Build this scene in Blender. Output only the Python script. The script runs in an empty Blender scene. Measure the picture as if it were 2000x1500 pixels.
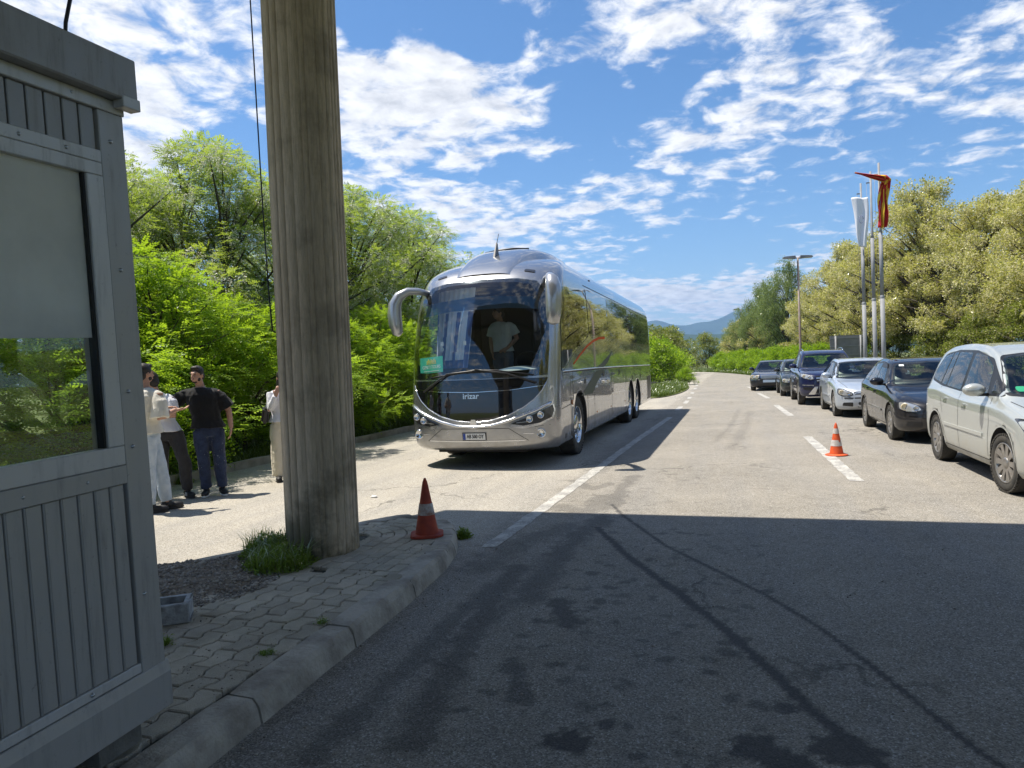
import bpy, bmesh, math, random
import numpy as np
from mathutils import Vector, Matrix, noise as mnoise
from mathutils.bvhtree import BVHTree
from mathutils.geometry import delaunay_2d_cdt

random.seed(7)
RNG = np.random.default_rng(11)
R = math.radians
scene = bpy.context.scene
col = scene.collection

# ------------------------------------------------------------------ camera
cam_data = bpy.data.cameras.new('camera')
cam_data.sensor_width = 36.0
cam_data.lens = 36.0 * 1380.0 / 2000.0
cam_data.clip_start = 0.05
cam_data.clip_end = 40000.0
cam = bpy.data.objects.new('camera', cam_data)
col.objects.link(cam)
_yaw, _pitch, _roll = R(17.5), R(-1.37), 0.040
_f = Vector((-math.sin(_yaw) * math.cos(_pitch), math.cos(_yaw) * math.cos(_pitch), math.sin(_pitch)))
_r0 = Vector((math.cos(_yaw), math.sin(_yaw), 0))
_u0 = _r0.cross(_f)
_r = _r0 * math.cos(_roll) - _u0 * math.sin(_roll)
_u = _r.cross(_f)
_m = Matrix((_r, _u, -_f)).transposed().to_4x4()
_m.translation = Vector((0, 0, 1.6))
cam.matrix_world = _m
scene.camera = cam

# ------------------------------------------------------------------ view
vs = scene.view_settings
vs.view_transform = 'Standard'
vs.look = 'None'
vs.exposure = 0.85
vs.gamma = 1.0
vs.use_curve_mapping = False

# ------------------------------------------------------------------ sun (from the left of the road, high)
SUN_EL = R(67.5)
sun_dir = Vector((-math.cos(SUN_EL), -0.02, math.sin(SUN_EL))).normalized()
sd = bpy.data.lights.new('sun', 'SUN')
sd.energy = 4.25
sd.angle = R(0.53)
sd.color = (1.0, 0.93, 0.82)
sun = bpy.data.objects.new('sun', sd)
sun.rotation_euler = (-sun_dir).to_track_quat('-Z', 'Y').to_euler()
sun.location = (-20, 0, 40)
col.objects.link(sun)

# ------------------------------------------------------------------ sky: Nishita blue + procedural cloud field
world = bpy.data.worlds.new('World')
scene.world = world
world.use_nodes = True
wt = world.node_tree
wt.nodes.clear()
def WN(t, **kw):
    n = wt.nodes.new(t)
    for k, v in kw.items():
        setattr(n, k, v)
    return n
def _sock(n, i, v):
    if v is None: return
    if hasattr(v, 'is_linked') or isinstance(v, bpy.types.NodeSocket):
        n.id_data.links.new(v, n.inputs[i])
    else:
        n.inputs[i].default_value = v
def WM(op, a, b=None, c=None, clamp=False):
    n = WN('ShaderNodeMath', operation=op, use_clamp=clamp)
    _sock(n, 0, a); _sock(n, 1, b); _sock(n, 2, c)
    return n.outputs[0]
def WV(op, a, b=None, out=0):
    n = WN('ShaderNodeVectorMath', operation=op)
    _sock(n, 0, a); _sock(n, 1, b)
    return n.outputs[out]
tc = WN('ShaderNodeTexCoord')
dirv = tc.outputs['Generated']
sky = WN('ShaderNodeTexSky', sky_type='NISHITA', sun_disc=False, sun_elevation=SUN_EL, sun_rotation=R(-90), altitude=400, air_density=1.0, dust_density=0.6, ozone_density=3.0)
hsv = WN('ShaderNodeHueSaturation')
hsv.inputs['Saturation'].default_value = 1.22
hsv.inputs['Value'].default_value = .72
wt.links.new(sky.outputs[0], hsv.inputs['Color'])
sep = WN('ShaderNodeSeparateXYZ'); wt.links.new(dirv, sep.inputs[0])
dz = WM('MAXIMUM', sep.outputs[2], 0.0)
den = WM('ADD', dz, 0.13)
comb = WN('ShaderNodeCombineXYZ')
_sock(comb, 0, WM('DIVIDE', sep.outputs[0], den)); _sock(comb, 1, WM('DIVIDE', sep.outputs[1], den))
plane = comb.outputs[0]
def wnoise(vec, scale, detail, rough, dist=0.0):
    n = WN('ShaderNodeTexNoise', noise_dimensions='3D')
    wt.links.new(vec, n.inputs['Vector'])
    n.inputs['Scale'].default_value = scale; n.inputs['Detail'].default_value = detail
    n.inputs['Roughness'].default_value = rough; n.inputs['Distortion'].default_value = dist
    return n.outputs[0]
nA = wnoise(plane, 1.5, 3, 0.5)
nB = wnoise(plane, 8.0, 10, 0.60, 0.3)
nB2 = wnoise(WV('ADD', plane, (-0.055, 0.016, 0.0)), 8.0, 10, 0.60, 0.3)
field = WM('ADD', WM('MULTIPLY', nA, 0.42), WM('MULTIPLY', nB, 0.82))
# cloud banks: direction azimuth/elevation (degrees, azimuth from the road axis, left negative), extents, weight, tilt
BANKS = [(-22.5, 20.5, 8.5, 4.6, .30, -.12), (-33, 22, 5, 4, .20, 0), (-46, 26, 10, 4.0, .20, .1), (-43, 19, 6.5, 4.5, .22, 0),
         (-46, 14, 6, 4, .16, 0), (-16.5, 11.2, 9, 2.9, .24, -.05), (-9, 24.5, 9, 4.2, .20, .3), (1.5, 24.5, 9, 3.6, .22, -.1),
         (-20, 27.5, 3, 1.4, .15, 0), (0, 18.5, 8, 2.1, .17, .1), (14, 19.5, 7, 2.4, .17, .1), (8, 26, 6, 1.6, .12, .2), (20, 27, 6, 2.2, .12, .2),
         (-5, 5.0, 12, 1.9, .22, 0), (5.5, 10.2, 4.0, 1.1, .14, 0), (20.5, 15.5, 5, 1.3, .15, .1), (-12.5, 17.2, 2.2, 1.0, .14, 0), (-6, 12.8, 3, .8, .08, 0),
         (-27, 26.5, 2.5, 2.8, -.34, 0), (-20, 25.6, 4.5, 1.9, -.34, -.3), (-11.3, 20.0, 3.2, 3.2, -.26, -.3), (-30.5, 27.5, 2.4, 2.4, -.22, 0), (-15.5, 15.2, 6, 1.3, -.20, 0), (-2, 10.2, 8, 1.0, -.12, 0), (16, 23.5, 7, 1.2, -.12, .2), (1, 17.6, 7, 1.6, .16, .1), (13, 17.5, 6, 1.5, .17, .1), (18.5, 13.2, 4, 1.0, .14, .1), (-7, 14.4, 4, .8, .13, 0), (-38, 15.5, 2.6, 3.6, -.30, 0), (-3, 8.0, 6, 1.3, -.22, 0),
         (-36, 26, 3.5, 2.0, -.10, .3), (12, 11.0, 7, 1.2, -.12, .1), (-5.5, 20.8, 4, 1.2, -.16, 0)]
az = WM('ARCTAN2', sep.outputs[0], sep.outputs[1])
el = WM('ARCSINE', sep.outputs[2])
warpn = wnoise(dirv, 7.0, 4, 0.6)
warp = WM('MULTIPLY', WM('SUBTRACT', warpn, 0.5), 0.085)
azw = WM('ADD', az, warp); elw = WM('SUBTRACT', el, warp)
acc = None
for (a, e, sa, se, w, tilt) in BANKS:
    da = WM('SUBTRACT', azw, R(a)); de = WM('SUBTRACT', elw, R(e))
    de = WM('SUBTRACT', de, WM('MULTIPLY', da, tilt))
    q = WM('ADD', WM('POWER', WM('ABSOLUTE', WM('DIVIDE', da, R(sa))), 2.0), WM('POWER', WM('ABSOLUTE', WM('DIVIDE', de, R(se))), 2.0))
    g = WM('MULTIPLY', WM('EXPONENT', WM('MULTIPLY', q, -1.0)), w * (((.40 if a > -13 else .66) if e > 8 else .8) if w > 0 else 1.0))
    acc = g if acc is None else WM('ADD', acc, g)
cf = WM('ADD', field, acc)
mr = WN('ShaderNodeMapRange', interpolation_type='SMOOTHSTEP')
_sock(mr, 0, cf); mr.inputs[1].default_value = 0.60; mr.inputs[2].default_value = 0.80
mask = mr.outputs[0]
# light and grey parts of the clouds: denser towards the sun means shaded here
shade = WM('ADD', WM('MULTIPLY', WM('SUBTRACT', nB2, nB), 2.2), WM('MULTIPLY', WM('SUBTRACT', cf, 0.80), 0.9), None)
shr = WN('ShaderNodeMapRange'); _sock(shr, 0, shade)
shr.inputs[1].default_value = -0.25; shr.inputs[2].default_value = 0.42
cmix = WN('ShaderNodeMix', data_type='RGBA')
_sock(cmix, 0, shr.outputs[0])
cmix.inputs[6].default_value = (5.6, 5.55, 5.5, 1); cmix.inputs[7].default_value = (3.5, 3.55, 3.7, 1)
smix = WN('ShaderNodeMix', data_type='RGBA')
_sock(smix, 0, WM('MULTIPLY', mask, 0.97))
wt.links.new(hsv.outputs[0], smix.inputs[6]); wt.links.new(cmix.outputs[2], smix.inputs[7])
bg = WN('ShaderNodeBackground'); bg.inputs[1].default_value = 0.12
wt.links.new(smix.outputs[2], bg.inputs[0])
wo = WN('ShaderNodeOutputWorld')
wt.links.new(bg.outputs[0], wo.inputs[0])

scene.cycles.max_bounces = 8
scene.cycles.transparent_max_bounces = 12
scene.cycles.caustics_reflective = False
scene.cycles.caustics_refractive = False
scene.cycles.use_denoising = True

# ------------------------------------------------------------------ materials
MATS = {}
def nmat(name):
    m = bpy.data.materials.new(name); m.use_nodes = True
    nt = m.node_tree
    return m, nt, nt.nodes['Principled BSDF'], nt.nodes['Material Output']
def addn(nt, t, **kw):
    n = nt.nodes.new(t)
    for k, v in kw.items(): setattr(n, k, v)
    return n
def nmath(nt, op, a, b=None, clamp=False):
    n = addn(nt, 'ShaderNodeMath', operation=op, use_clamp=clamp)
    _sock(n, 0, a); _sock(n, 1, b)
    return n.outputs[0]
def nnoise(nt, scale, detail=4, rough=.55, vec=None, dist=0.):
    n = addn(nt, 'ShaderNodeTexNoise')
    n.inputs['Scale'].default_value = scale; n.inputs['Detail'].default_value = detail
    n.inputs['Roughness'].default_value = rough; n.inputs['Distortion'].default_value = dist
    if vec is None:
        t = addn(nt, 'ShaderNodeTexCoord'); vec = t.outputs['Object']
    nt.links.new(vec, n.inputs['Vector'])
    return n.outputs[0]
def nmap(nt, v, a, b, c=0., d=1.):
    n = addn(nt, 'ShaderNodeMapRange'); _sock(n, 0, v)
    n.inputs[1].default_value = a; n.inputs[2].default_value = b; n.inputs[3].default_value = c; n.inputs[4].default_value = d
    return n.outputs[0]
def nmix(nt, f, a, b, blend='MIX'):
    n = addn(nt, 'ShaderNodeMix', data_type='RGBA', blend_type=blend)
    _sock(n, 0, f)
    for i, v in ((6, a), (7, b)):
        if isinstance(v, (tuple, list)): n.inputs[i].default_value = (*v[:3], 1)
        else: nt.links.new(v, n.inputs[i])
    return n.outputs[2]
def nbump(nt, h, strength, dist=.02, bsdf=None):
    n = addn(nt, 'ShaderNodeBump'); n.inputs['Strength'].default_value = strength; n.inputs['Distance'].default_value = dist
    nt.links.new(h, n.inputs['Height'])
    if bsdf is not None: nt.links.new(n.outputs[0], bsdf.inputs['Normal'])
    return n.outputs[0]
def M(name, c, rough=.5, metal=0., var=0., vs_=6., c2=None, bump=0., bs=60., coat=0., spec=.5, world=False, rvar=0.):
    """plain procedural material: base colour with noise wear, roughness wear and fine relief"""
    if name in MATS: return MATS[name]
    m, nt, b, o = nmat(name)
    b.inputs['Base Color'].default_value = (*c, 1); b.inputs['Roughness'].default_value = rough
    b.inputs['Metallic'].default_value = metal; b.inputs['Coat Weight'].default_value = coat
    b.inputs['Coat Roughness'].default_value = .025; b.inputs['Specular IOR Level'].default_value = spec
    vec = None
    if world:
        g = addn(nt, 'ShaderNodeNewGeometry'); vec = g.outputs['Position']
    if var or c2:
        n = nnoise(nt, vs_, 6, .6, vec)
        cc = c2 if c2 else tuple(x * (1 - var) for x in c)
        nt.links.new(nmix(nt, nmap(nt, n, .38, .66), c, cc), b.inputs['Base Color'])
        if rvar: nt.links.new(nmap(nt, n, .3, .7, rough, min(1, rough + rvar)), b.inputs['Roughness'])
    if bump:
        nbump(nt, nnoise(nt, bs, 3, .6, vec), bump, .01, b)
    MATS[name] = m
    return m

# ------------------------------------------------------------------ object helpers
def link(o, parent=None):
    col.objects.link(o)
    if parent is not None:
        o.parent = parent
    return o
def tag(o, label=None, cat=None, group=None, kind=None):
    if label: o['label'] = label
    if cat: o['category'] = cat
    if group: o['group'] = group
    if kind: o['kind'] = kind
    return o
def empty(name, loc=(0, 0, 0), rz=0., label=None, cat=None, group=None, scale=1.):
    o = bpy.data.objects.new(name, None); o.empty_display_size = .2
    o.location = loc; o.rotation_euler = (0, 0, rz); o.scale = (scale,) * 3
    link(o); tag(o, label, cat, group)
    return o
def mesh_obj(name, me, mat=None, parent=None):
    o = bpy.data.objects.new(name, me)
    if mat is not None:
        for m_ in (mat if isinstance(mat, (list, tuple)) else [mat]): me.materials.append(m_)
    return link(o, parent)
def from_arrays(name, V, F):
    """fast mesh from numpy arrays; F is (n,3) or (n,4)"""
    me = bpy.data.meshes.new(name)
    V = np.ascontiguousarray(V, dtype=np.float32); F = np.ascontiguousarray(F, dtype=np.int32)
    k = F.shape[1]
    me.vertices.add(len(V)); me.vertices.foreach_set('co', V.ravel())
    me.loops.add(F.size); me.loops.foreach_set('vertex_index', F.ravel())
    me.polygons.add(len(F)); me.polygons.foreach_set('loop_start', np.arange(0, F.size, k, dtype=np.int32))
    me.update(calc_edges=True)
    return me
class MB:
    """collects shapes, builds them as ONE mesh object"""
    def __init__(s): s.v = []; s.f = []; s.sm = []
    def add(s, V, F, smooth=False):
        n = len(s.v); s.v += [tuple(p) for p in V]; s.f += [tuple(i + n for i in f) for f in F]; s.sm += [smooth] * len(F); return s
    def box(s, c, d, rz=0., rot=None):
        hx, hy, hz = d[0] / 2, d[1] / 2, d[2] / 2
        P = [Vector((x, y, z)) for x in (-hx, hx) for y in (-hy, hy) for z in (-hz, hz)]
        mt = rot if rot is not None else Matrix.Rotation(rz, 3, 'Z')
        P = [mt @ p + Vector(c) for p in P]
        return s.add(P, [(0, 1, 3, 2), (4, 6, 7, 5), (0, 4, 5, 1), (2, 3, 7, 6), (0, 2, 6, 4), (1, 5, 7, 3)])
    def tube(s, pts, rad, n=8, caps=True, smooth=True, sx=1., sy=1.):
        """swept tube through pts; rad a number or list; sx/sy flatten the section"""
        pts = [Vector(p) for p in pts]; k = len(pts)
        rad = rad if isinstance(rad, (list, tuple)) else [rad] * k
        V = []; prev = None
        for i, p in enumerate(pts):
            t = (pts[min(i + 1, k - 1)] - pts[max(i - 1, 0)]).normalized()
            if prev is None:
                a = Vector((1, 0, 0)) if abs(t.x) < .9 else Vector((0, 1, 0))
                x = (a - t * a.dot(t)).normalized()
            else:
                x = (prev - t * prev.dot(t)).normalized()
            prev = x; y = t.cross(x)
            for j in range(n):
                th = 2 * math.pi * j / n
                V.append(p + (x * math.cos(th) * sx + y * math.sin(th) * sy) * rad[i])
        F = [(i * n + j, i * n + (j + 1) % n, (i + 1) * n + (j + 1) % n, (i + 1) * n + j) for i in range(k - 1) for j in range(n)]
        s.add(V, F, smooth)
        if caps:
            b0 = len(s.v) - k * n; s.f += [tuple(b0 + j for j in range(n))[::-1], tuple(b0 + (k - 1) * n + j for j in range(n))]; s.sm += [False, False]
        return s
    def lathe(s, prof, c=(0, 0, 0), n=24, axis='Z', smooth=True):
        """prof: (radius, height) list"""
        V = []
        for (r, h) in prof:
            for j in range(n):
                th = 2 * math.pi * j / n
                a, b = r * math.cos(th), r * math.sin(th)
                p = {'Z': (a, b, h), 'X': (h, a, b), 'Y': (b, h, a)}[axis]
                V.append((p[0] + c[0], p[1] + c[1], p[2] + c[2]))
        k = len(prof)
        F = [(i * n + j, i * n + (j + 1) % n, (i + 1) * n + (j + 1) % n, (i + 1) * n + j) for i in range(k - 1) for j in range(n)]
        return s.add(V, F, smooth)
    def prism(s, poly, z0, z1, axis='Z', smooth=False):
        """extrudes a convex or simple polygon between z0 and z1 along axis"""
        n = len(poly)
        def P(a, b, h): return {'Z': (a, b, h), 'X': (h, a, b), 'Y': (a, h, b)}[axis]
        V = [P(a, b, z0) for a, b in poly] + [P(a, b, z1) for a, b in poly]
        F = [tuple(range(n))[::-1], tuple(range(n, 2 * n))] + [(i, (i + 1) % n, n + (i + 1) % n, n + i) for i in range(n)]
        return s.add(V, F, smooth)
    def ellipsoid(s, c, r, n=12, k=8, rot=None):
        V = []
        for i in range(k + 1):
            ph = math.pi * i / k
            for j in range(n):
                th = 2 * math.pi * j / n
                p = Vector((r[0] * math.sin(ph) * math.cos(th), r[1] * math.sin(ph) * math.sin(th), r[2] * math.cos(ph)))
                if rot is not None: p = rot @ p
                V.append(p + Vector(c))
        F = [(i * n + j, (i + 1) * n + j, (i + 1) * n + (j + 1) % n, i * n + (j + 1) % n) for i in range(k) for j in range(n)]
        return s.add(V, F, True)
    def mesh(s, name):
        me = bpy.data.meshes.new(name); me.from_pydata(s.v, [], s.f)
        me.polygons.foreach_set('use_smooth', s.sm)
        me.update(); return me
    def build(s, name, mat=None, parent=None, bevel=0., seg=2, fix=True):
        me = s.mesh(name)
        if fix or bevel:
            bm = bmesh.new(); bm.from_mesh(me)
            bmesh.ops.remove_doubles(bm, verts=bm.verts, dist=1e-5)
            if fix: bmesh.ops.recalc_face_normals(bm, faces=bm.faces)
            if bevel:
                es = [e for e in bm.edges if len(e.link_faces) == 2 and e.calc_face_angle() > .5]
                bmesh.ops.bevel(bm, geom=es, offset=bevel, segments=seg, affect='EDGES', clamp_overlap=True)
            bm.to_mesh(me); bm.free()
        return mesh_obj(name, me, mat, parent)
def copy_tree(o, parent=None):
    c = o.copy(); link(c); c.parent = parent
    for ch in list(o.children): copy_tree(ch, c)
    return c
def text_obj(name, body, size, mat, parent, loc, rot, extrude=.002, align='CENTER', font=None, sx=1., bold=0.):
    """flat lettering turned into a mesh"""
    cu = bpy.data.curves.new(name, 'FONT'); cu.body = body; cu.size = size; cu.extrude = extrude
    cu.align_x = align; cu.align_y = 'CENTER'; cu.offset = bold; cu.resolution_u = 3
    t = bpy.data.objects.new(name, cu); col.objects.link(t)
    dg = bpy.context.evaluated_depsgraph_get()
    me = bpy.data.meshes.new_from_object(t.evaluated_get(dg)); me.name = name
    bpy.data.objects.remove(t); bpy.data.curves.remove(cu)
    o = mesh_obj(name, me, mat, parent); o.location = loc; o.rotation_euler = rot; o.scale = (sx, 1, 1)
    return o
def remesh(mb, voxel, smooth=2, name='body'):
    """joins overlapping shapes into one continuous skin"""
    me = mb.mesh(name); o = bpy.data.objects.new('tmp', me); col.objects.link(o)
    m_ = o.modifiers.new('r', 'REMESH'); m_.mode = 'VOXEL'; m_.voxel_size = voxel; m_.use_smooth_shade = True
    s_ = o.modifiers.new('s', 'SMOOTH'); s_.factor = .5; s_.iterations = smooth
    dg = bpy.context.evaluated_depsgraph_get()
    out = bpy.data.meshes.new_from_object(o.evaluated_get(dg)); out.name = name
    bpy.data.objects.remove(o); bpy.data.meshes.remove(me)
    return out
# ================================================================== GROUND, ROAD, ISLAND
def smooth01(x): x = np.clip(x, 0, 1); return x * x * (3 - 2 * x)
def vnoise(P, scale, seed=0., octaves=3):
    """cheap vectorised value noise on (n,2) points, 0..1"""
    out = np.zeros(len(P)); amp = 1.; tot = 0.
    for o_ in range(octaves):
        q = P * scale * 2 ** o_ + seed * 17.3 + o_ * 5.1
        i = np.floor(q).astype(np.int64); f = q - i; f = f * f * (3 - 2 * f)
        def h(a, b):
            n = (a * 374761393 + b * 668265263 + int(seed * 1013) * 144269) & 0x7fffffff
            n = ((n ^ (n >> 13)) * 1274126177) & 0x7fffffff
            return ((n ^ (n >> 16)) & 0xffff) / 65535.
        a = h(i[:, 0], i[:, 1]); b = h(i[:, 0] + 1, i[:, 1]); c = h(i[:, 0], i[:, 1] + 1); d = h(i[:, 0] + 1, i[:, 1] + 1)
        out += amp * ((a * (1 - f[:, 0]) + b * f[:, 0]) * (1 - f[:, 1]) + (c * (1 - f[:, 0]) + d * f[:, 0]) * f[:, 1])
        tot += amp; amp *= .5
    return out / tot
def interp(v, tab): return np.interp(v, [t[0] for t in tab], [t[1] for t in tab])
UL = [(-60, -8.4), (28, -8.4), (40, -7.2), (53, -5.5), (66, -4.5), (78, -4.0), (90, -7.0), (105, -16.0), (125, -34.)]
UR = [(-60, 7.2), (34, 7.0), (44, 5.6), (55, 3.6), (67, 1.4), (78, -.2), (88, -2.1), (105, -8.5), (125, -22.)]

def seg_dist(P, poly):
    d = np.full(len(P), 1e9)
    if len(poly) == 1: return np.hypot(P[:, 0] - poly[0][0], P[:, 1] - poly[0][1])
    for (ax, ay), (bx, by) in zip(poly[:-1], poly[1:]):
        vx, vy = bx - ax, by - ay; L = vx * vx + vy * vy
        t = np.clip(((P[:, 0] - ax) * vx + (P[:, 1] - ay) * vy) / L, 0, 1)
        d = np.minimum(d, np.hypot(P[:, 0] - ax - t * vx, P[:, 1] - ay - t * vy))
    return d
# asphalt
_st = .036
rows = np.concatenate([np.arange(-60, .8, 4.), np.arange(.8, 7.4, .021), np.arange(7.42, 13.2, _st), np.geomspace(13.3, 30, 40), np.linspace(31, 125, 80)])
cols_ = np.concatenate([np.linspace(-8.4, -2.24, 60), np.arange(-2.2, 1.4, .021), np.arange(1.43, 2.42, .05), np.linspace(2.45, 7.2, 36)])
cn = (cols_ + 8.4) / 15.6
UU = interp(rows, UL)[:, None] * (1 - cn)[None] + interp(rows, UR)[:, None] * cn[None]
VV = np.repeat(rows[:, None], len(cols_), 1)
P2 = np.stack([UU.ravel(), VV.ravel()], 1)
wob = vnoise(P2, 9., 1, 3) - .5; wob2 = vnoise(P2, 28., 2, 2) - .5
stain = np.zeros(len(P2))
STROKES = [([(-1.33, 6.79), (-.86, 5.75), (-.52, 5.13), (-.15, 4.42), (.12, 3.81), (.31, 3.34), (.5, 2.96)], .034, .95, .45),
 ([(-1.37, 7.93), (-1.18, 7.4), (-.62, 6.2), (-.17, 5.5), (.17, 4.97), (.43, 4.45), (.62, 3.95), (.76, 3.53), (.87, 3.21), (.93, 3.08)], .019, .92, .45),
 ([(-1.34, 7.26), (-1.44, 6.46), (-1.45, 5.51), (-1.41, 4.62)], .13, .55, 1.6), ([(-1.7, 5.32), (-1.62, 4.47), (-1.56, 3.77), (-1.47, 3.19), (-1.39, 2.72)], .10, .6, 1.5),
 ([(-1.66, 6.75), (-1.93, 5.92), (-1.98, 5.27)], .16, .42, 1.8), ([(-1.75, 4.85), (-1.75, 4.25), (-1.74, 3.66), (-1.75, 2.92), (-1.76, 2.51)], .07, .5, 1.4),
 ([(-1.17, 4.61), (-1.02, 4.21)], .085, .75, .5), ([(-1.21, 3.63), (-1.02, 3.19)], .05, .6, .8),
 ([(-1.38, 9.94), (-1.43, 9.1), (-1.35, 7.93)], .10, .42, .5), ([(-1.63, 9.28), (-1.76, 8.89), (-2.15, 9.46)], .09, .35, .5), ([(-1.54, 8.38), (-1.55, 7.49), (-1.95, 7.73)], .14, .36, .6),
 ([(-.72, 2.9)], .11, .9, .3), ([(.04, 3.0), (.15, 2.91)], .10, .9, .3), ([(.32, 3.06), (.43, 3.07)], .085, .9, .3), ([(.19, 3.38)], .06, .85, .4),
 ([(-.59, 3.06)], .04, .8, .4), ([(-1.07, 5.28)], .05, .6, .6), ([(-.92, 4.66)], .06, .6, .6), ([(-.09, 3.97)], .05, .6, .5), ([(-.16, 3.69)], .04, .7, .5),
 ([(-1.9, 10.2), (-2.0, 12.4)], .07, .2, 1.2), ([(-.1, 13.), (.2, 17.), (.4, 22.)], .10, .22, 1.6), ([(-.4, 14.), (-.1, 18.), (.1, 23.)], .07, .2, 1.6)]
_rs = np.random.default_rng(5)
for i in range(150):   # drips between the tracks
    c_ = (_rs.uniform(-1.25, .2) , _rs.uniform(2.8, 6.9)); 
    STROKES.append(([c_, (c_[0] + _rs.uniform(-.05, .05), c_[1] + _rs.uniform(-.03, .03))], _rs.uniform(.012, .038), _rs.uniform(.3, .65), .6))
for i in range(60):    # small marks out in the sun
    c_ = (_rs.uniform(-1.2, .6), _rs.uniform(7.6, 13.)); 
    STROKES.append(([c_, (c_[0] + _rs.uniform(-.16, .16), c_[1] + _rs.uniform(-.04, .04))], _rs.uniform(.012, .03), _rs.uniform(.12, .3), .8))
for poly, w, s_, soft in STROKES:
    lo = np.min(poly, 0) - 1.; hi = np.max(poly, 0) + 1.
    ix = np.where((P2[:, 0] > lo[0]) & (P2[:, 0] < hi[0]) & (P2[:, 1] > lo[1]) & (P2[:, 1] < hi[1]))[0]
    kw = .7 if len(poly) > 6 else 1.4; d = seg_dist(P2[ix], poly) + wob[ix] * w * kw + wob2[ix] * w * .9
    k = s_ * (1 - smooth01((d - w * (1 - .45 * soft)) / (w * (.12 + .75 * soft))))
    stain[ix] = np.maximum(stain[ix], k)
nr, ncn = UU.shape
hz = (vnoise(P2, .35, 4, 2) - .5) * .006
V = np.stack([P2[:, 0], P2[:, 1], hz * 0], 1)
idx = np.arange(nr * ncn).reshape(nr, ncn)
F = np.stack([idx[:-1, :-1].ravel(), idx[:-1, 1:].ravel(), idx[1:, 1:].ravel(), idx[1:, :-1].ravel()], 1)
me = from_arrays('road', V, F)
at = me.attributes.new('stain', 'FLOAT', 'POINT'); at.data.foreach_set('value', stain.astype(np.float32))
pale = smooth01((-2.0 - P2[:, 0] + wob * .5) / .5) * (.55 + .45 * vnoise(P2, .5, 8, 3))
at = me.attributes.new('pale', 'FLOAT', 'POINT'); at.data.foreach_set('value', pale.astype(np.float32))

def asphalt_mat():
    m, nt, b, o = nmat('asphalt')
    g = addn(nt, 'ShaderNodeNewGeometry'); pos = g.outputs['Position']
    st = addn(nt, 'ShaderNodeAttribute', attribute_name='stain').outputs['Fac']
    pl = addn(nt, 'ShaderNodeAttribute', attribute_name='pale').outputs['Fac']
    big = nnoise(nt, .55, 5, .6, pos); mid = nnoise(nt, 5., 5, .65, pos)
    # streaks along the lanes
    mp = addn(nt, 'ShaderNodeMapping'); mp.inputs['Scale'].default_value = (1.6, .16, 1.); nt.links.new(pos, mp.inputs[0])
    streak = nnoise(nt, 1.3, 5, .6, mp.outputs[0])
    vor = addn(nt, 'ShaderNodeTexVoronoi'); vor.inputs['Scale'].default_value = 135.; nt.links.new(pos, vor.inputs['Vector'])
    sepc = addn(nt, 'ShaderNodeSeparateColor'); nt.links.new(vor.outputs['Color'], sepc.inputs[0])
    agg = nmap(nt, sepc.outputs[0], .0, 1., .58, 1.32)
    spark = nmap(nt, sepc.outputs[1], .88, .98, 0., .7)
    base = nmix(nt, nmap(nt, big, .35, .65), (.225, .207, .175), (.295, .27, .228))
    base = nmix(nt, nmath(nt, 'MULTIPLY', pl, .85), base, (.45, .415, .35))
    base = nmix(nt, nmap(nt, streak, .42, .68, 0., .45), base, (.20, .198, .195))
    base = nmix(nt, nmap(nt, mid, .35, .7, 0., .35), base, (.36, .34, .30))
    sc = addn(nt, 'ShaderNodeVectorMath', operation='SCALE'); nt.links.new(base, sc.inputs[0]); nt.links.new(agg, sc.inputs[3])
    c = nmix(nt, spark, sc.outputs[0], (.52, .51, .48))
    c = nmix(nt, nmath(nt, 'MULTIPLY', st, .88), c, (.035, .034, .035))
    nt.links.new(c, b.inputs['Base Color'])
    nt.links.new(nmap(nt, st, 0., 1., .95, .6), b.inputs['Roughness'])
    cr = addn(nt, 'ShaderNodeTexVoronoi', feature='DISTANCE_TO_EDGE'); cr.inputs['Scale'].default_value = .42
    wv = addn(nt, 'ShaderNodeVectorMath', operation='ADD'); nzv = addn(nt, 'ShaderNodeTexNoise'); nzv.inputs['Scale'].default_value = 2.2; nzv.inputs['Detail'].default_value = 6.; nt.links.new(pos, nzv.inputs['Vector']); nt.links.new(pos, wv.inputs[0]); nt.links.new(nzv.outputs['Color'], wv.inputs[1]); nt.links.new(wv.outputs[0], cr.inputs['Vector'])
    crk = nmath(nt, 'MULTIPLY', nmap(nt, cr.outputs['Distance'], .011, .003), nmap(nt, nnoise(nt, .35, 3, .5, pos), .50, .60, 0., .6), True)
    c = nmix(nt, crk, c, (.06, .057, .052)); nt.links.new(c, b.inputs['Base Color'])
    b.inputs['Specular IOR Level'].default_value = .12
    hgt = nmath(nt, 'ADD', nmath(nt, 'MULTIPLY', vor.outputs['Distance'], .6), nmath(nt, 'MULTIPLY', nnoise(nt, 160., 2, .5, pos), .5))
    nbump(nt, hgt, .55, .006, b)
    return m
ASPHALT = asphalt_mat()
road = mesh_obj('road', me, ASPHALT); tag(road, 'grey weathered asphalt road with dark tyre streaks and wet stains', kind='structure')

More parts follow.
